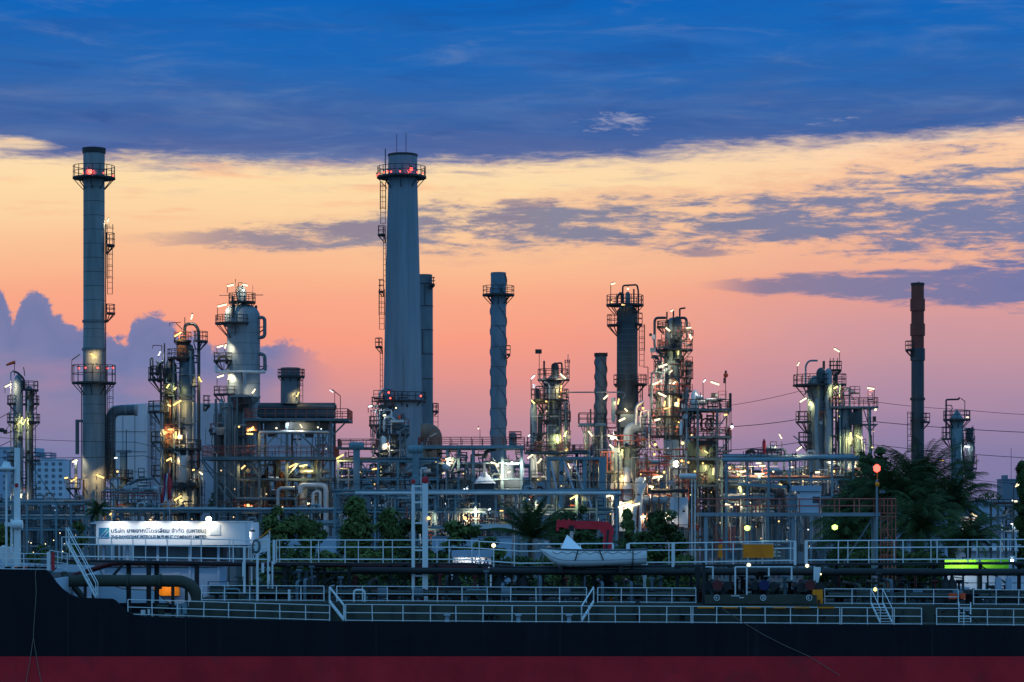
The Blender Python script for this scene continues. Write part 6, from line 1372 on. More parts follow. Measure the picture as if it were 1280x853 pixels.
# mooring ropes on the hull
def rope(label, pts, r=.03):
    b = MB(); b.tube([V(XW(x, YS), YS-o_, ZW(y, YS)) for x, y, o_ in pts], r, 6); return single(b, 'rope', 'rope', label, 'rope', 'ropes over the ship side')
rope('thin rope hanging down the black bow side, forked at the foot', [(45,712,.05),(44.5,720,.06),(45.5,740,.06),(44,765,.06),(42.5,785,.06),(42,797,.08),(38.5,822,.1),(33,853,.12),(30,880,.12)], .022)
rope('second strand branching from the rope on the black bow side', [(42.3,797,.1),(44.5,812,.1),(49,838,.12),(54,862,.12)], .02)
rope('rope slanting down across the black hull below the manifold', [(904,762,.05),(925,776,.06),(955,794,.07),(985,809,.08),(1010,820,.1),(1050,845,.12)], .02)

# lifeboat
YB = YS+6.6
L = T('lifeboat', 'small white open boat with folded bow cover, lashed above the ship deck pipes', 'boat', 740, YB, ZW(708, YB))
st = [(672.5, 684.3, 685.5, .03), (680, 684.6, 693, .35), (688, 685.2, 701, .7), (698, 685.9, 707.4, .98), (712, 686.5, 709, 1.12), (740, 687, 708.4, 1.2), (770, 687, 707.2, 1.15), (795, 686.6, 706.2, 1.0), (807.5, 686, 705.4, .9)]
b = MB(); rings = []
for x, yt, yk, w_ in st:
    X = XW(x, YB); zt, zk = ZW(yt, YB), ZW(yk, YB); H = zt-zk; ring = []
    for f, wf in ((1, 1), (.66, .985), (.33, .93), (.12, .74), (0, .12)): ring.append((X, YB-w_*wf, zk+H*f))
    for f, wf in ((0, .12), (.12, .74), (.33, .93), (.66, .985), (1, 1)): ring.append((X, YB+w_*wf, zk+H*f))
    for f, wf in ((1, .88), (.5, .8), (.4, .3)): ring.append((X, YB+w_*wf, zk+H*max(f, .2)))
    for f, wf in ((.4, .3), (.5, .8), (1, .88)): ring.append((X, YB-w_*wf, zk+H*max(f, .2)))
    rings.append(ring)
n = len(rings[0]); q0 = len(b.v)
for r_ in rings: b.v += r_
for i in range(len(rings)-1):
    for j in range(n): j2 = (j+1) % n; b.face((q0+i*n+j, q0+i*n+j2, q0+(i+1)*n+j2, q0+(i+1)*n+j), j < 9)
b.face(range(q0, q0+n)); b.face(range(q0+len(rings)*n-1, q0+(len(rings)-1)*n-1, -1)); b.build('hull', 'boat_white', L.o)
b = MB(); b.tube([V(XW(x, YB), YB-w_*1.015, ZW(yt+.4, YB)) for x, yt, yk, w_ in st], .05, 8); b.build('rub_rail', 'clad_mid', L.o)
b = MB(); b.tube([V(XW(x, YB), YB-w_*.93-.02, ZW(yt+(yk-yt)*.62, YB)) for x, yt, yk, w_ in st[1:]], .02, 6); b.build('strake', 'clad', L.o)
b = MB(); A = [L.C(701, 686.6, -.9), L.C(729, 687.6, -1.0), L.C(729, 687.6, 1.0), L.C(701, 686.6, .9)]; pk = [L.C(708.5, 669, -.12), L.C(709.5, 669, .12)]
b.poly([A[0], A[1], pk[0]]); b.poly([A[2], A[3], pk[1]]); b.poly([A[1], A[2], pk[1], pk[0]]); b.poly([A[3], A[0], pk[0], pk[1]]); b.build('bow_cover', 'boat_white', L.o)
for x, x2 in ((722, 716), (748, 757), (790, 790)): b = MB(); b.tube([L.C(x, 687, -1.24), L.C((x+x2)/2, 698, -1.2), L.C(x2, 708, -.6)], .035, 6); b.build('lashing', 'ship_dark', L.o)
b = MB(); b.box(L.C(783, 680, -.1), L.C(786, 690, .3)); b.build('engine_post', 'white', L.o)
b = MB()
for x in (700, 775):
    c = L.C(x, 708.6, 0); b.box((c.x-.12, YB-1.1, c.z-.3), (c.x+.12, YB+1.1, c.z)); 
    pb = MB(); pb.box((c.x-.12, YB-1.1, c.z-.34), (c.x+.12, YB+1.1, c.z)); pb.build('cradle', 'ship_dark', L.o)
b = MB(); gl = [(690, .8), (702, 1.02), (716, 1.14), (730, 1.19), (744, 1.21), (758, 1.18), (772, 1.15), (786, 1.08), (800, .98)]; pts = []
for (xa, wa), (xb, wb) in zip(gl, gl[1:]): pts += [L.C(xa, 689.5, -wa-.03), L.C((xa+xb)/2, 692.3, -(wa+wb)/2-.03)]
b.tube(pts+[L.C(800, 689.5, -1.0)], .018, 5); b.build('grab_line', 'rope', L.o)
for x in (738, 764, 784): b = MB(); b.box(L.C(x, 687.5, -1.05), L.C(x+4, 689, 1.05)); b.build('thwart', 'dull_brown', L.o)
b = MB(); b.box(L.C(805, 683, -.2), L.C(809, 692, .2)); b.build('outboard_bracket', 'dark', L.o)
# red deck crane
YC = YS+10.5
K = T('deck_crane', 'dark red knuckle crane folded over the white boat on the ship deck', 'crane', 760, YC, ZW(744, YC))
b = MB(); A = K.C(759.5, 664, 0); b.tube([V(A.x, YC, K.base), V(A.x, YC, ZW(700, YC))], .42, 16); b.build('pedestal', 'ship_dark', K.o)
b = MB(); b.bar(K.C(759.5, 707, 0), K.C(760, 665, 0), .56, .6); b.build('column', 'crane_red', K.o)
b = MB(); P4 = [K.C(749, 652, -.28), K.C(760, 652.5, -.28), K.C(767, 660, -.28), K.C(767, 668, -.28), K.C(753.5, 668, -.28), K.C(748, 661.5, -.28)]
P5 = [p+V(0,.56,0) for p in P4]; b.poly(P4); b.poly(P5[::-1])
for i in range(6): b.poly([P4[i], P5[i], P5[(i+1) % 6], P4[(i+1) % 6]])
b.build('knuckle', 'crane_red', K.o)
b = MB(); b.bar(K.C(751, 656.8, 0), K.C(706, 655.9, 0), .42, .5); b.build('boom', 'crane_red', K.o)
b = MB(); b.bar(K.C(707, 655.6, 0), K.C(696, 655, 0), .34, .40); b.build('boom_tip', 'crane_red', K.o)
for x, y, x2, y2 in ((697, 653, 700, 650.5), (703, 652.5, 706, 650), (710, 652, 713, 650.5)): b = MB(); b.bar(K.C(x, y, -.1), K.C(x2, y2, -.1), .2); b.build('boom_lug', 'crane_red', K.o)
b = MB(); b.bar(K.C(697, 655, -.05), K.C(697, 664, -.05), .16, .2); b.build('hook_arm', 'crane_red', K.o)
b = MB(); b.box(K.C(711, 657, -.5), K.C(717, 664, -.25)); b.build('hook_block', 'ship_dark', K.o)
b = MB(); b.tube([K.C(714.5, 664, -.3), K.C(714, 676, -.3)], .12, 8); b.build('hook_pole', 'silver', K.o)
b = MB(); b.tube([K.C(757, 690, -.34), K.C(760, 662, -.34)], .07, 8); b.build('hydraulic_ram', 'dark', K.o)

# ------------------------------------------------------------------ jetty, sign house, loading arm gantry
J = T('jetty', 'concrete jetty deck on piles along the river bank behind the ship', 'jetty', 640, 166, -.5)
b = MB(); b.box((-60, 160, 3.2), (60, 171.9, 3.7)); b.build('deck', 'concrete', J.o)
for i in range(30):
    b = MB(); b.tube([V(-58+4*i, 161.2, -2), V(-58+4*i, 161.2, 3.2)], .3, 10); b.build('pile', 'concrete', J.o)
YH = 163.0
H = T('jetty_house', 'white jetty house with bright lit sign fascia, at the left behind the ship', 'building', 220, YH, 3.7)
def hb(x0, x1, y0, y1, d0, d1, m, name, par=None): 
    b = MB(); A, B = H.C(x0, y0, 0), H.C(x1, y1, 0); b.box((A.x, YH+d0, B.z), (B.x, YH+d1, A.z)); return b.build(name, m, par or H.o)
fas = hb(120, 307, 653.5, 681.5, 0, .35, 'sign_face', 'fascia')
b = MB(); A, B = H.C(307.2, 653.5), H.C(307.2, 681.5); P0 = [(A.x, YH, A.z), (A.x, YH, B.z), (A.x+.45, YH+3.4, B.z), (A.x+.45, YH+3.4, A.z)]
b.poly(P0); b.poly([(x+.05, y+.3, z) for x, y, z in P0][::-1]); sf = b.build('side_fascia', 'sign_face', H.o)
hb(119, 309, 651.9, 653.3, -.06, 4, 'white', 'roof_edge'); hb(124, 306, 654, 655, .4, 3.8, 'roof_dark', 'roof')
hb(118.5, 324, 690, 695, .8, 4.0, 'roof_dark', 'ceiling_beam') if False else None
hb(165, 250, 682, 700, .9, 3.6, 'clad_mid', 'upper_wall'); hb(122, 275, 710, 760, .5, 3.6, 'wall_blue', 'wall'); hb(250, 276, 682, 704, 1.2, 3.6, 'roof_dark', 'upper_wall'); hb(115, 276, 703.5, 707.8, .3, 3.8, 'roof_dark', 'canopy')
for x in (128, 158, 196, 236, 272): hb(x-1.6, x+1.6, 681.6, 760, .42, .47, 'wall_blue', 'pillar')
for x in (140, 214): hb(x, x+10, 716, 735, .46, .49, 'wall_blue', 'panel')
hb(113.5, 120, 653.5, 655, -.2, .1, 'white', 'eave_bracket')
fl = [140, 177, 213, 246]
# emblem, words
hb(124, 136.6, 660, 673.2, -.03, -.002, 'emblem', 'emblem', fas)
for (xa, ya, xb, yb, w_) in ((125.5, 671, 134, 661.5, .06), (128.5, 672.5, 136, 664, .05)): b = MB(); b.bar(H.C(xa, ya, -.035), H.C(xb, yb, -.035), w_, .02); b.build('emblem_stroke', 'sign_face', fas)
def words(text, x, y, height, width, m, parent, loc_y, rot=0.0, name='lettering', bold=.0):
    cu = bpy.data.curves.new('lettering', 'FONT'); cu.body = text; cu.size = 1; cu.extrude = .012; cu.offset = bold; cu.resolution_u = 2
    o = bpy.data.objects.new('lettering', cu); COL.objects.link(o); bpy.context.view_layer.update()
    dg = bpy.context.evaluated_depsgraph_get(); me = bpy.data.meshes.new_from_object(o.evaluated_get(dg)); bpy.data.objects.remove(o)
    xs = [v.co.x for v in me.vertices]; s_ = width/(max(xs)-min(xs)) if xs else 1; mx = min(xs) if xs else 0
    ys = [v.co.y for v in me.vertices]; sy = height/(max(ys)-min(ys)); my = min(ys)
    for v in me.vertices:
        cx, cy, cz = (v.co.x-mx)*s_, (v.co.y-my)*sy, v.co.z
        v.co = (cx, -cz, cy)
    me.materials.clear(); me.materials.append(M[m])
    o = bpy.data.objects.new(name, me); COL.objects.link(o); o.parent = parent; pw_ = parent_world(parent)
    o.location = Vector((x, loc_y, y))-pw_; o.rotation_euler = (0, 0, rot)
    return o
k_ = YH/F
words('บริษัท บางจากปิโตรเลียม จำกัด (มหาชน)', XW(139, YH), ZW(667.6, YH), 7.6*k_, 119*k_, 'ink', fas, YH-.02, bold=.012)
words('THE BANGCHAK PETROLEUM PUBLIC COMPANY LIMITED', XW(139, YH), ZW(673.6, YH), 4.4*k_, 119*k_, 'ink', fas, YH-.02, bold=.02)
hb(263, 275.5, 655.5, 669, -.05, -.003, 'wall_pale', 'access_hatch', fas)
b = MB()
for j in range(3):
    f = .2+.26*j; P_ = [Vector(P0[0]).lerp(Vector(P0[3]), f), Vector(P0[0]).lerp(Vector(P0[3]), f+.13)]
    b = MB(); b.poly([P_[0]+V(-.02,-.03,-.15), P_[0]+V(-.02,-.03,-.75), P_[1]+V(-.02,-.03,-.75), P_[1]+V(-.02,-.03,-.5)]); b.build('lettering', 'ink', sf)
# sign lamps: arms in front of the fascia shining back on it
def spot(parent, p, target, W, col=(1, .93, .8), cone=130, rad_=.06):
    l = bpy.data.lights.new('spot', 'SPOT'); l.energy = W; l.color = col; l.spot_size = rad(cone); l.spot_blend = .6; l.shadow_soft_size = rad_
    o = bpy.data.objects.new('lamp_light', l); COL.objects.link(o); o.parent = parent; o.location = Vector(p)-parent_world(parent)
    o.rotation_euler = (Vector(target)-Vector(p)).to_track_quat('-Z', 'Y').to_euler(); return o
for x in (148, 189, 226):
    b = MB(); c = H.C(x, 651.5, -.9); b.tube([H.C(x, 652, .1), c+V(0,0,.06)], .03, 6); b.box(c-V(.2,.1,.02), c+V(.2,.12,.06)); lp = b.build('sign_lamp', 'dark', H.o)
    spot(lp, c-V(0,0,.06), H.C(x, 669, .2), 80, (1, .97, .92), 140)
b = MB(); c = H.C(262.5, 649, -.7); b.lathe(c.x, c.y, [(c.z-.18, .02), (c.z-.12, .16), (c.z+.04, .2), (c.z+.14, .12), (c.z+.17, .02)], 12); lp = b.build('sign_lamp', 'flood', H.o)
b = MB(); b.tube([H.C(262.5, 653, -.1), c+V(0,0,.1)], .03, 6); b.build('lamp_arm', 'dark', lp)
spot(lp, c-V(0,.0,.25), H.C(262, 672, .2), 60, (1, .85, .6), 150)
b = MB(); c = H.C(316, 664, 1.2); b.box(c-V(.5, .06, .06), c+V(.02, .06, .06)); lp = b.build('sign_lamp', 'dark', H.o); spot(lp, c-V(.1,.1,.25), H.C(308, 668, 1.6), 14, (1, .98, .95), 150)
for i in range(5): hb(309+i*2.2, 310.2+i*2.2, 682, 700, .6+i*.3, .8+i*.3, 'white', 'railing_post')
hb(192, 224, 733, 745, .1, .38, 'yellow', 'lit_panel'); b = MB(); c = H.C(208, 731, -.8); b.box(c-V(.25,.1,.05), c+V(.25,.1,.05)); lp = b.build('wall_lamp', 'dark', H.o); spot(lp, c-V(0,0,.1), H.C(208, 741, .1), 30, (1, .75, .35), 140)
b = MB(); A = [H.C(312, 695, 1.2), H.C(333, 689, 1.2), H.C(333, 668, 1.2), H.C(318, 678, 1.2)]; b.poly(A); b.poly([p+V(0,.1,0) for p in A][::-1])
for i in range(4): b.poly([A[i], A[i]+V(0,.1,0), A[(i+1) % 4]+V(0,.1,0), A[(i+1) % 4]])
g = T('gangway', 'white gangway panel with a yellow rail tilted up beside the lit sign house', 'gangway', 324, YH, ZW(760, YH)); o = b.build('side_panel', 'white', g.o)
g.bar(318, 677, 337, 661, 1.6, .9, 'yellow', 'hand_rail'); g.bar(334.5, 664, 334.5, 760, 1.4, 1.3, 'white', 'post'); g.bar(312, 697, 312, 760, 1.4, 1.3, 'white', 'post')

# small lit board shelter (blue letters)
t = T('notice_shelter', 'white lit notice board with blue letters below the catwalk, right of the ladder mast', 'sign', 588, 165, 3.7)
t.boxp(565, 615.5, 688.5, 696.5, -.3, 1.2, 'wall_blue', 'roof'); t.boxp(566, 614, 697, 713, 0, .1, 'sign_face', 'board')
t.boxp(564.5, 615, 712.4, 714, -.2, .3, 'white', 'sill')
bd_ = t.o.children[1]
for i in range(8): x = 568+i*1.7; t.boxp(x, x+.5, 699, 705+i*.4, -.02, -.003, 'navy_ink', 'tally_mark')
words('IHA', XW(590, 165), ZW(708.5, 165), 11*165/F, 22*165/F, 'navy_ink', bd_, 164.98)
for x in (565, 613.5): t.col(x, 713.5, None, 2, .05, 'white', 'post')
for x in (578, 597):
    c = t.C(x, 697.4, -.5); b = MB(); b.box(c-V(.2,.05,.0), c+V(.2,.05,.06)); lp = b.build('lamp', 'white', t.o); spot(lp, c-V(0,0,.06), t.C(x, 706, 0), 16, (1, .95, .85), 150)

# loading gantry
G = T('loading_gantry', 'grey steel loading gantry with rusty red rail and slanting braces behind the yellow board', 'gantry', 990, 165, 3.7)
G.deck(872, 1097, 641, -1.2, 1.4, 17, 'clad', 'gantry_red', 4.5, rr=.045); 
for x in (881, 989.5, 1092): G.col(x, 646, None, 4.6, -.9, 'clad', 'column'); G.col(x+2, 646, None, 3, 1.1, 'steel_blue', 'column')
for a in ((888, 648, 918, 698), (984, 648, 966, 681), (994, 648, 1032, 710), (1088, 648, 1050, 708), (966, 681, 955, 700)): G.bar(*a, 1.5, -.95, 'clad_mid', 'brace')
for x in (981, 998): G.bar(x, 645.8, 989 if x < 989 else 990, 655, 1.8, -.93, 'clad', 'gusset')
G.bar(876, 641, 876, 705, 1.8, -.8, 'rust_brown', 'standpipe'); G.bar(897, 655, 897, 700, 1.2, -.3, 'redpaint', 'standpipe'); G.bar(905, 655, 905, 700, 1.2, -.3, 'redpaint', 'standpipe')
G.deck(1097, 1118, 641, -1, 1, 17, 'gantry_red', 'gantry_red', 1.2)
for x in (1098.5, 1107, 1117):
    for d in (-.9, .7): G.bar(x, 750, x, 624, 1.1, d, 'gantry_red', 'stair_tower_post')
for i, y in enumerate(range(646, 746, 16)):
    G.bar(1098, y, 1117.5, y, .9, -.92, 'gantry_red', 'stair_tower_rail'); G.bar(1098, y+3, 1117.5, y+3, .8, .72, 'gantry_red', 'stair_tower_rail')
    G.bar(1107 if i % 2 else 1117, y, 1117 if i % 2 else 1107, y+16, 1.0, 0, 'gantry_red', 'stair_flight')
G.bar(1092.5, 750, 1092.5, 600, 2.4, -1.3, 'clad', 'mast'); G.bar(1093, 605, 1093, 592, 1, -1.3, 'yellow', 'mast_tip')
b = MB(); c = G.C(1093, 606, -1.3); b.lathe(c.x, c.y, [(c.z-.2, .02), (c.z-.1, .14), (c.z+.1, .14), (c.z+.2, .02)], 10); b.build('yellow_marker', 'yellow', G.o)
b = MB(); c = G.C(1092.5, 586, -1.3); b.lathe(c.x, c.y, [(c.z-.28, .03), (c.z-.15, .22), (c.z+.1, .24), (c.z+.24, .1), (c.z+.28, .01)], 12); rl = b.build('beacon', 'red_lamp', G.o)
G.boxp(1096, 1102, 613, 617, -1.6, -1.2, 'clad_mid', 'floodlight')
# cab and boom on the deck
G.boxp(998, 1024, 614.5, 641, -.8, .9, 'wall_pale', 'control_cab'); G.boxp(988, 1024.6, 607.5, 614.3, -1, 1.1, 'wall_blue', 'cab_roof'); G.boxp(1014, 1023, 621, 629, -.83, -.79, 'window', 'cab_window'); G.boxp(995.5, 998, 618, 640, -.7, -.2, 'white', 'cab_pillar'); G.boxp(985, 995, 620, 638, -.4, .5, 'steel_blue', 'valve_cabinet')
G.bar(923, 605, 990, 609.5, 3.4, 0, 'steel_blue', 'loading_boom'); G.bar(912, 604, 924, 605, 1.6, 0, 'steel', 'boom_tip'); G.bar(985, 606, 985, 616, 3, -.2, 'dark', 'boom_pivot')
b = MB()
for (x, y, r_) in ((974, 616, .34), (970, 622, .22), (978, 621, .2)):
    c = G.C(x, y, -.4); b = MB(); b.lathe(c.x, c.y, [(c.z-r_, .02), (c.z-r_*.6, r_*.8), (c.z+r_*.5, r_*.85), (c.z+r_, .03)], 10); b.build('swivel_joint', 'rust_brown' if x > 973 else 'dark', G.o)
G.pipe([(974, 641, -.4), (974, 612, -.4)], 1.6, 'clad_mid', 'loading_pipe'); G.pipe([(969, 641, -.2), (969, 613, -.2)], 1.3, 'dark', 'loading_pipe'); G.pipe([(979, 641, -.3), (978, 618, -.3)], 1, 'rust_brown', 'loading_pipe')
for x in (962, 966, 971, 977): G.pipe([(x, 641, 0), (x, 700, 0)], .8, 'clad_mid', 'down_pipe')
G.boxp(953, 972, 686, 696, .5, 1.5, 'wall_pale', 'stair_flight'); 
for i in range(5): G.boxp(953, 976, 676+i*4.6, 677.6+i*4.6, .2, 1.2, 'white', 'stair_tread')
for x, y in ((933, 660), (1042, 659)):
    b = MB(); c = G.C(x, y, -.6); b.lathe(c.x, c.y, [(c.z-.2, .02), (c.z-.12, .18), (c.z+.08, .2), (c.z+.16, .05)], 12); lp = b.build('gantry_lamp', 'green_lamp', G.o)
    b = MB(); b.tube([c+V(0,0,.15), c+V(0,0,.9)], .04, 6); b.build('lamp_hanger', 'dark', lp); spot(lp, c+V(0,0,-.25), c+V(0, 1.5, -3), 120, (.7, 1, .3), 150)

# lime hoarding and other things at the right
t = T('hoarding', 'bright lime green hoarding panel in two lengths beyond the catwalk at right', 'fence', 1222, 172.5, GZ)
t.boxp(1181, 1223, 699.5, 713, 0, .1, 'lime', 'panel'); t.boxp(1226.5, 1261, 699.5, 713, 0, .1, 'lime', 'panel')
for x in (1183, 1222, 1260): t.col(x, 700, None, 1, .2, 'steel', 'post')
c = t.C(1263, 700, -.8); b = MB(); b.box(c-V(.15,.1,.1), c+V(.15,.1,.3)); lp = b.build('lamp', 'white', t.o); spot(lp, c-V(0,.1,.0), t.C(1240, 707, 0), 170, (.95, 1, .95), 160)
c = t.C(1200, 697, -1.6); b = MB(); b.box(c-V(.15,.1,.05), c+V(.15,.1,.05)); lp = b.build('lamp', 'dark', t.o); spot(lp, c-V(0,.0,.1), t.C(1200, 707, 0), 170, (.95, 1, .95), 150)
t = T('work_barge', 'white flat roofed work shed below the lime green hoarding at right', 'shed', 1235, 171, GZ-.3)
t.boxp(1188, 1290, 716, 760, 2, 3, 'wall_pale', 'wall'); t.boxp(1184, 1295, 713.5, 715.8, 1.5, 3.2, 'white', 'roof')
for x0, x1, y in ((1195, 1210, 722), (1200, 1216, 728)): t.bar(x0, y, x1, y+2, 1.4, 1.6, 'roof_dark', 'stacked_pole')

# ------------------------------------------------------------------ trees and plants
def leaf_quad(b, c, n, s, q):
    u = n.orthogonal().normalized(); 
    a = q.uniform(0, 6.28); w = n.cross(u); u2 = u*math.cos(a)+w*math.sin(a); w2 = n.cross(u2)
    b.poly([c-u2*s, c+w2*s*.42, c+u2*s, c-w2*s*.42])
def tree(label, px, ytop, wpx, Y, seed, m='leaf', conical=False, ybot=None, nclump=26, leaves=70, ls=.30, cat='tree', name='broadleaf_tree', group=None):
    q = random.Random(seed); t = T(name, label, cat, px, Y, GZ, group); k = t.k; nclump = int(nclump*1.7); wpx *= 1.15; ls = max(ls, .27)
    H = ZW(ytop, Y)-GZ; Wd = wpx*k/2; X = XW(px, Y)
    b = MB(); b.tube([V(X, Y, GZ), V(X+q.uniform(-.2,.2), Y, GZ+H*.4), V(X+q.uniform(-.3,.3), Y, GZ+H*.85)], [max(.08, H*.03), H*.02, H*.006], 8)
    for i in range(7):
        z = GZ+H*q.uniform(.25, .7); a = q.uniform(0, 6.28); l = Wd*q.uniform(.5, .9)
        b.tube([V(X, Y, z), V(X+l*.5*math.cos(a), Y+l*.5*math.sin(a), z+l*.3), V(X+l*math.cos(a), Y+l*math.sin(a), z+l*.75)], [H*.012, H*.008, .015], 5)
    b.build('trunk', 'trunk', t.o)
    b = MB()
    for i in range(nclump):
        f = q.uniform(.12, 1.0); 
        if conical: rmax = Wd*(1.05-f)**.8
        else: rmax = Wd*math.sqrt(max(.05, 1-((f-.5)/.56)**2))
        a = q.uniform(0, 6.28); rr = rmax*math.sqrt(q.uniform(.1, 1))*q.uniform(.7, 1.05)
        cs = q.uniform(.4, .85)*min(1.3, .34*Wd+.35)
        cc_ = V(X+rr*math.cos(a), Y+rr*math.sin(a), GZ+.2+(H-cs*.6)*f)
        for j in range(leaves):
            d_ = V(q.gauss(0,1), q.gauss(0,1), q.gauss(0,1)).normalized(); r_ = cs*q.uniform(.45, 1.08)
            p = cc_+V(d_.x*r_*1.15, d_.y*r_*1.15, d_.z*r_*.8)
            n_ = (d_+V(q.uniform(-.7,.7), q.uniform(-.7,.7), q.uniform(-.2,.9))).normalized()
            leaf_quad(b, p, n_, ls*q.uniform(.6, 1.25), q)
    b.build('crown', m, t.o)
    return t
def palm(label, px, ytop, ycr, Y, seed, nf=30, L=3.6, droop=1.0, trunk_r=.2, up=.8, stiff=False, m='palm_leaf'):
    q = random.Random(seed); t = T('palm_tree', label, 'palm', px, Y, GZ); X = XW(px, Y); zc = ZW(ycr, Y)
    b = MB(); h = max(.4, zc-GZ); b.tube([V(X+.1*math.sin(i), Y, GZ+h*i/6) for i in range(7)], [trunk_r*(1.25-.35*i/6) for i in range(7)], 10); b.build('trunk', 'trunk', t.o)
    zt = ZW(ytop, Y)
    for i in range(nf):
        a = 2.4*i+q.uniform(-.2, .2); e = rad(88-(i/nf)*115*(1-.25*up)+q.uniform(-8, 8)); l = L*q.uniform(.8, 1.1)*(1.0 if i/nf < .75 else .85)
        pts = []; p = V(X, Y, zc); steps = 9; ang = e
        for s_ in range(steps+1):
            pts.append(p.copy()); p = p+V(math.cos(ang)*math.cos(a), math.cos(ang)*math.sin(a), math.sin(ang))*(l/steps); ang -= rad((7 if stiff else 13)*droop)*(0.4+s_/steps)
        b = MB(); b.tube(pts, [.045*(1-.8*j/steps) for j in range(steps+1)], 5)
        side = V(-math.sin(a), math.cos(a), 0)
        nl = 44
        for j in range(2, nl):
            f = j/nl*steps; i0 = min(steps-1, int(f)); pp = pts[i0].lerp(pts[i0+1], f-i0); td = (pts[i0+1]-pts[i0]).normalized()
            ll = l*.24*math.sin(math.pi*min(1, .16+.84*j/nl*.95))*q.uniform(.8, 1.15)
            for s_ in (-1, 1):
                tip = pp+side*s_*ll*.8+td*ll*.55+V(0,0,-ll*(.25+.35*droop*q.uniform(.4, 1.2)))
                w_ = td*.032
                b.poly([pp-w_, pp+w_, tip+w_*.2, tip-w_*.2])
        b.build('frond', m, t.o)
    return t
tree('round leafy tree directly right of the lit sign house', 352, 637, 62, 196, 1, 'leaf', nclump=34, ls=.24)
tree('smaller bush tree between the sign house tree and the pointed tree', 395, 650, 40, 200, 2, 'leaf', nclump=22, ls=.24)
tree('tall pointed dark green tree, tallest of the trees left of the white ladder mast', 445, 621, 62, 200, 3, 'leaf', True, nclump=44, leaves=80)
tree('dense tree between the pointed tree and the white ladder mast', 484, 636, 52, 203, 4, 'leaf', True, nclump=34)
tree('low wide tree close behind the white ladder mast', 512, 652, 40, 206, 5, 'leaf_dark', nclump=22)
tree('rounded bush tree just right of the white ladder mast', 575, 652, 50, 204, 6, 'leaf', nclump=26)
tree('small pale bush between the round bush and the spreading palm', 610, 672, 36, 200, 7, 'leaf', nclump=18)
tree('dark round tree behind the bow of the white boat', 706, 642, 44, 208, 8, 'leaf_dark', nclump=26)
tree('small dark round tree above the red crane boom', 731, 636, 22, 212, 9, 'leaf_dark', nclump=14)
tree('dark bush tree beneath the red crane boom', 738, 664, 56, 198, 10, 'leaf_dark', nclump=26)
tree('thin tree with a narrow crown behind the red crane column', 785, 640, 24, 214, 12, 'leaf', True, nclump=16)
tree('dark spreading tree right of the red crane', 829, 640, 52, 200, 13, 'leaf_dark', nclump=36)
tree('low bush beside the red crane column', 802, 668, 36, 196, 14, 'leaf_dark', nclump=20)
tree('round leafy tree top peeping between the twin columns and the big palms', 1093, 562, 52, 236, 15, 'leaf_dark', nclump=34, leaves=80)
tree('dark tree mass left of the big palms behind the gantry', 1062, 612, 56, 225, 16, 'leaf_dark', nclump=34)
tree('narrow dark columnar tree at the far right edge', 1281, 574, 22, 198, 17, 'leaf_dark', True, nclump=60, leaves=70)
tree('bushy tree at the far left edge behind the ship bow', 3, 656, 34, 205, 18, 'leaf', nclump=22)
tree('thin scrubby tree left of the lit sign, by the rusty standpipe', 97, 655, 20, 212, 19, 'leaf', nclump=9, leaves=40)
tree('small scrubby bush below the pipe rack left of the stairs', 52, 676, 40, 206, 20, 'leaf', nclump=14, leaves=50)
palm('spreading palm with upright fronds, standing behind the pointed bow of the white boat', 664, 612, 672, 190, 31, 30, 3.9, .75, .16, 1.25, True)
palm('small young palm left of the lit sign house', 122, 628, 641, 214, 32, 16, 1.7, 1.2, .1)
palm('small palm in the bushes under the red crane knuckle', 786, 668, 690, 186, 33, 20, 1.9, 1, .1)
palm('big palm with a feathery upright leading frond, centre of the palm group at right', 1150, 556, 620, 205, 34, 56, 6.0, .72, .32, 1.1)
palm('big drooping palm on the right side of the palm group', 1190, 600, 634, 200, 35, 52, 4.9, .95, .3, .8)
palm('big drooping palm on the left side of the palm group', 1116, 590, 624, 202, 36, 52, 5.0, .9, .3, .9)
palm('lower palm with hanging fronds in front of the palm group', 1150, 640, 662, 192, 37, 52, 4.6, 1.2, .3, .5)
palm('palm with pale arching fronds left of the palm group, behind the gantry brace', 1058, 640, 672, 196, 38, 34, 4.0, 1.2, .2, .6)
palm('palm half hidden behind the red stair tower of the gantry', 1090, 612, 640, 208, 41, 44, 4.6, .9, .25, .8)
palm('dark palm between the twin columns and the red stair tower', 1066, 628, 655, 212, 42, 40, 4.2, 1.0, .25, .8)
palm('low palm whose fronds reach right over the white walkway rail', 1212, 650, 676, 188, 39, 34, 3.4, 1.0, .22, .7)
# low shrubs along the bank, seen between catwalk and trunk deck
q = random.Random(77)
lab = ['below the coiled hose post', 'below the gangway yellow rail', 'under the pointed tree, left one', 'under the pointed tree, right one', 'left of the white ladder mast foot', 'between the ladder mast foot and the lettered board', 'under the lettered board', 'right of the lettered board', 'under the bow of the white boat', 'under the middle of the white boat',
       'under the stern of the white boat', 'left of the manifold valves', 'right of the manifold cabinet', 'under the gantry braces', 'beside the rusty gantry ladder', 'under the middle palm, left one', 'under the middle palm, right one', 'left of the lime green hoarding']
for i, x in enumerate((345, 372, 405, 440, 478, 520, 560, 640, 690, 735, 790, 850, 1040, 1070, 1102, 1128, 1152, 1172)):
    tree('low green shrub on the bank '+lab[i], x, 690+q.uniform(-8, 10), 64, 182+q.uniform(0, 6), 100+i, 'leaf_dark' if x > 1000 else q.choice(('leaf', 'leaf_dark')), nclump=20, leaves=60, ls=.22, cat='shrub', name='shrub', group='shrubs along the river bank')
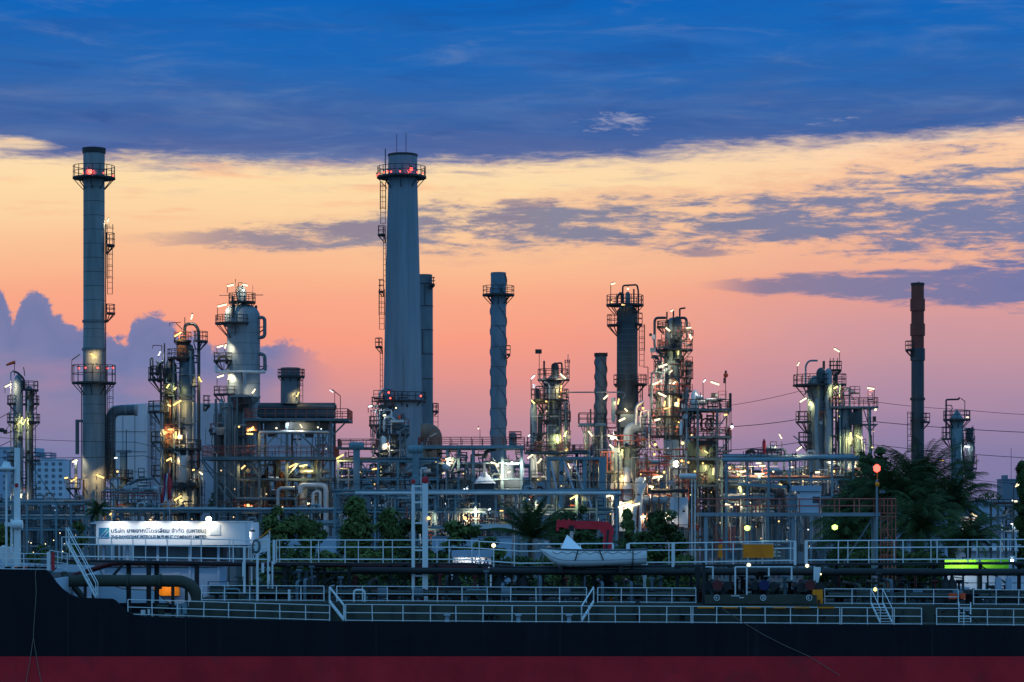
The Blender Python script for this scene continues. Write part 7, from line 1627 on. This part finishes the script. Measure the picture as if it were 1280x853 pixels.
# tall grass strip: uncountable
b = MB()
for i in range(9000):
    x = q.uniform(-32, 36); y = q.uniform(174.5, 192); z = GZ if y > 176 else -.6+(y-172)/4*3.1
    h = q.uniform(.3, 1.3); a = q.uniform(0, 6.28); d_ = V(math.cos(a), math.sin(a), 0)
    b.poly([V(x, y, z)-d_*.04, V(x, y, z)+d_*.04, V(x, y, z)+V(q.uniform(-.3,.3), q.uniform(-.3,.3), h)])
b.build('grass', 'grass', kind='stuff')
# ferns and small plants: a low fence of grey panels behind the bushes
for x0, x1, l_ in ((540, 640, 'low grey boundary wall seen right of the white ladder mast'), (320, 420, 'low grey boundary wall behind the sign house tree')):
    t = T('boundary_wall', l_, 'wall', (x0+x1)/2, 225)
    t.boxp(x0, x1, 672, t.pyb, 0, .25, 'wall_blue', 'wall'); t.boxp(x0-.5, x1+.5, 670.6, 671.9, -.1, .35, 'concrete', 'coping')

# scattered small deck gear
q = random.Random(5)
for i in range(130):
    x = q.uniform(270, 1275); d = q.uniform(3.4, 12); X = (x-640)*(YS+d)/F; z = TZ(x)
    if 872 < x < 1040: continue
    b = MB(); k_ = q.random()
    if k_ < .3: b.box((X, YS+d, z), (X+q.uniform(.2, .8), YS+d+.4, z+q.uniform(.15, .5))); nm = 'deck_box'
    elif k_ < .6: b.tube([V(X, YS+d, z), V(X, YS+d, z+q.uniform(.5, 1.3))], q.uniform(.04, .09), 8); nm = 'deck_stub'
    elif k_ < .8:
        w_ = q.uniform(.5, 1.4); b.tube(fillet([V(X, YS+d, z), V(X, YS+d, z+.7), V(X+w_, YS+d, z+.7), V(X+w_, YS+d, z)], .2), .06, 8); nm = 'pipe_bend'
    else: b.tube([V(X-.3, YS+d, z+.55), V(X+.3, YS+d, z+.55)], .3, 12); b.tube([V(X, YS+d, z), V(X, YS+d, z+.4)], .1, 8); nm = 'small_drum'
    b.build(nm, q.choice(('deck_green', 'deck_green', 'ship_dark', 'clad_mid', 'clad_mid', 'steel_blue', 'ship_dark', 'yellow' if i % 9 == 0 else ('white' if nm in ('deck_stub', 'pipe_bend') else 'clad_mid'))), S.o)
for i in range(16):             # transverse lines and cross-over pipes on the tank top
    x = q.uniform(280, 1270)
    if 860 < x < 1045: continue
    b = MB(); X = (x-640)*(YS+5)/F; z = TZ(x)+q.uniform(.9, 1.5); b.tube(fillet([V(X, YS+4.2, TZ(x)), V(X, YS+4.2, z), V(X, YS+11.5, z), V(X, YS+11.5, TZ(x))], .3), .1, 10); b.build('crossover_pipe', q.choice(('deck_green', 'ship_dark', 'clad_mid')), S.o)

for i in range(44):             # tall vents and stanchions standing among the deck pipes
    x = q.uniform(340, 1275)
    if 872 < x < 1040: continue
    d = q.uniform(6, 12); X = (x-640)*(YS+d)/F; z = TZ(x); h = q.uniform(1.0, 2.0); b = MB()
    b.tube([V(X, YS+d, z), V(X, YS+d, z+h)], q.uniform(.05, .1), 8)
    b.tube([V(X-.18, YS+d, z+h), V(X+.18, YS+d, z+h)], .1, 8)
    b.build('stanchion', q.choice(('ship_dark', 'ship_dark', 'deck_green', 'clad_mid', 'ship_red')), S.o)
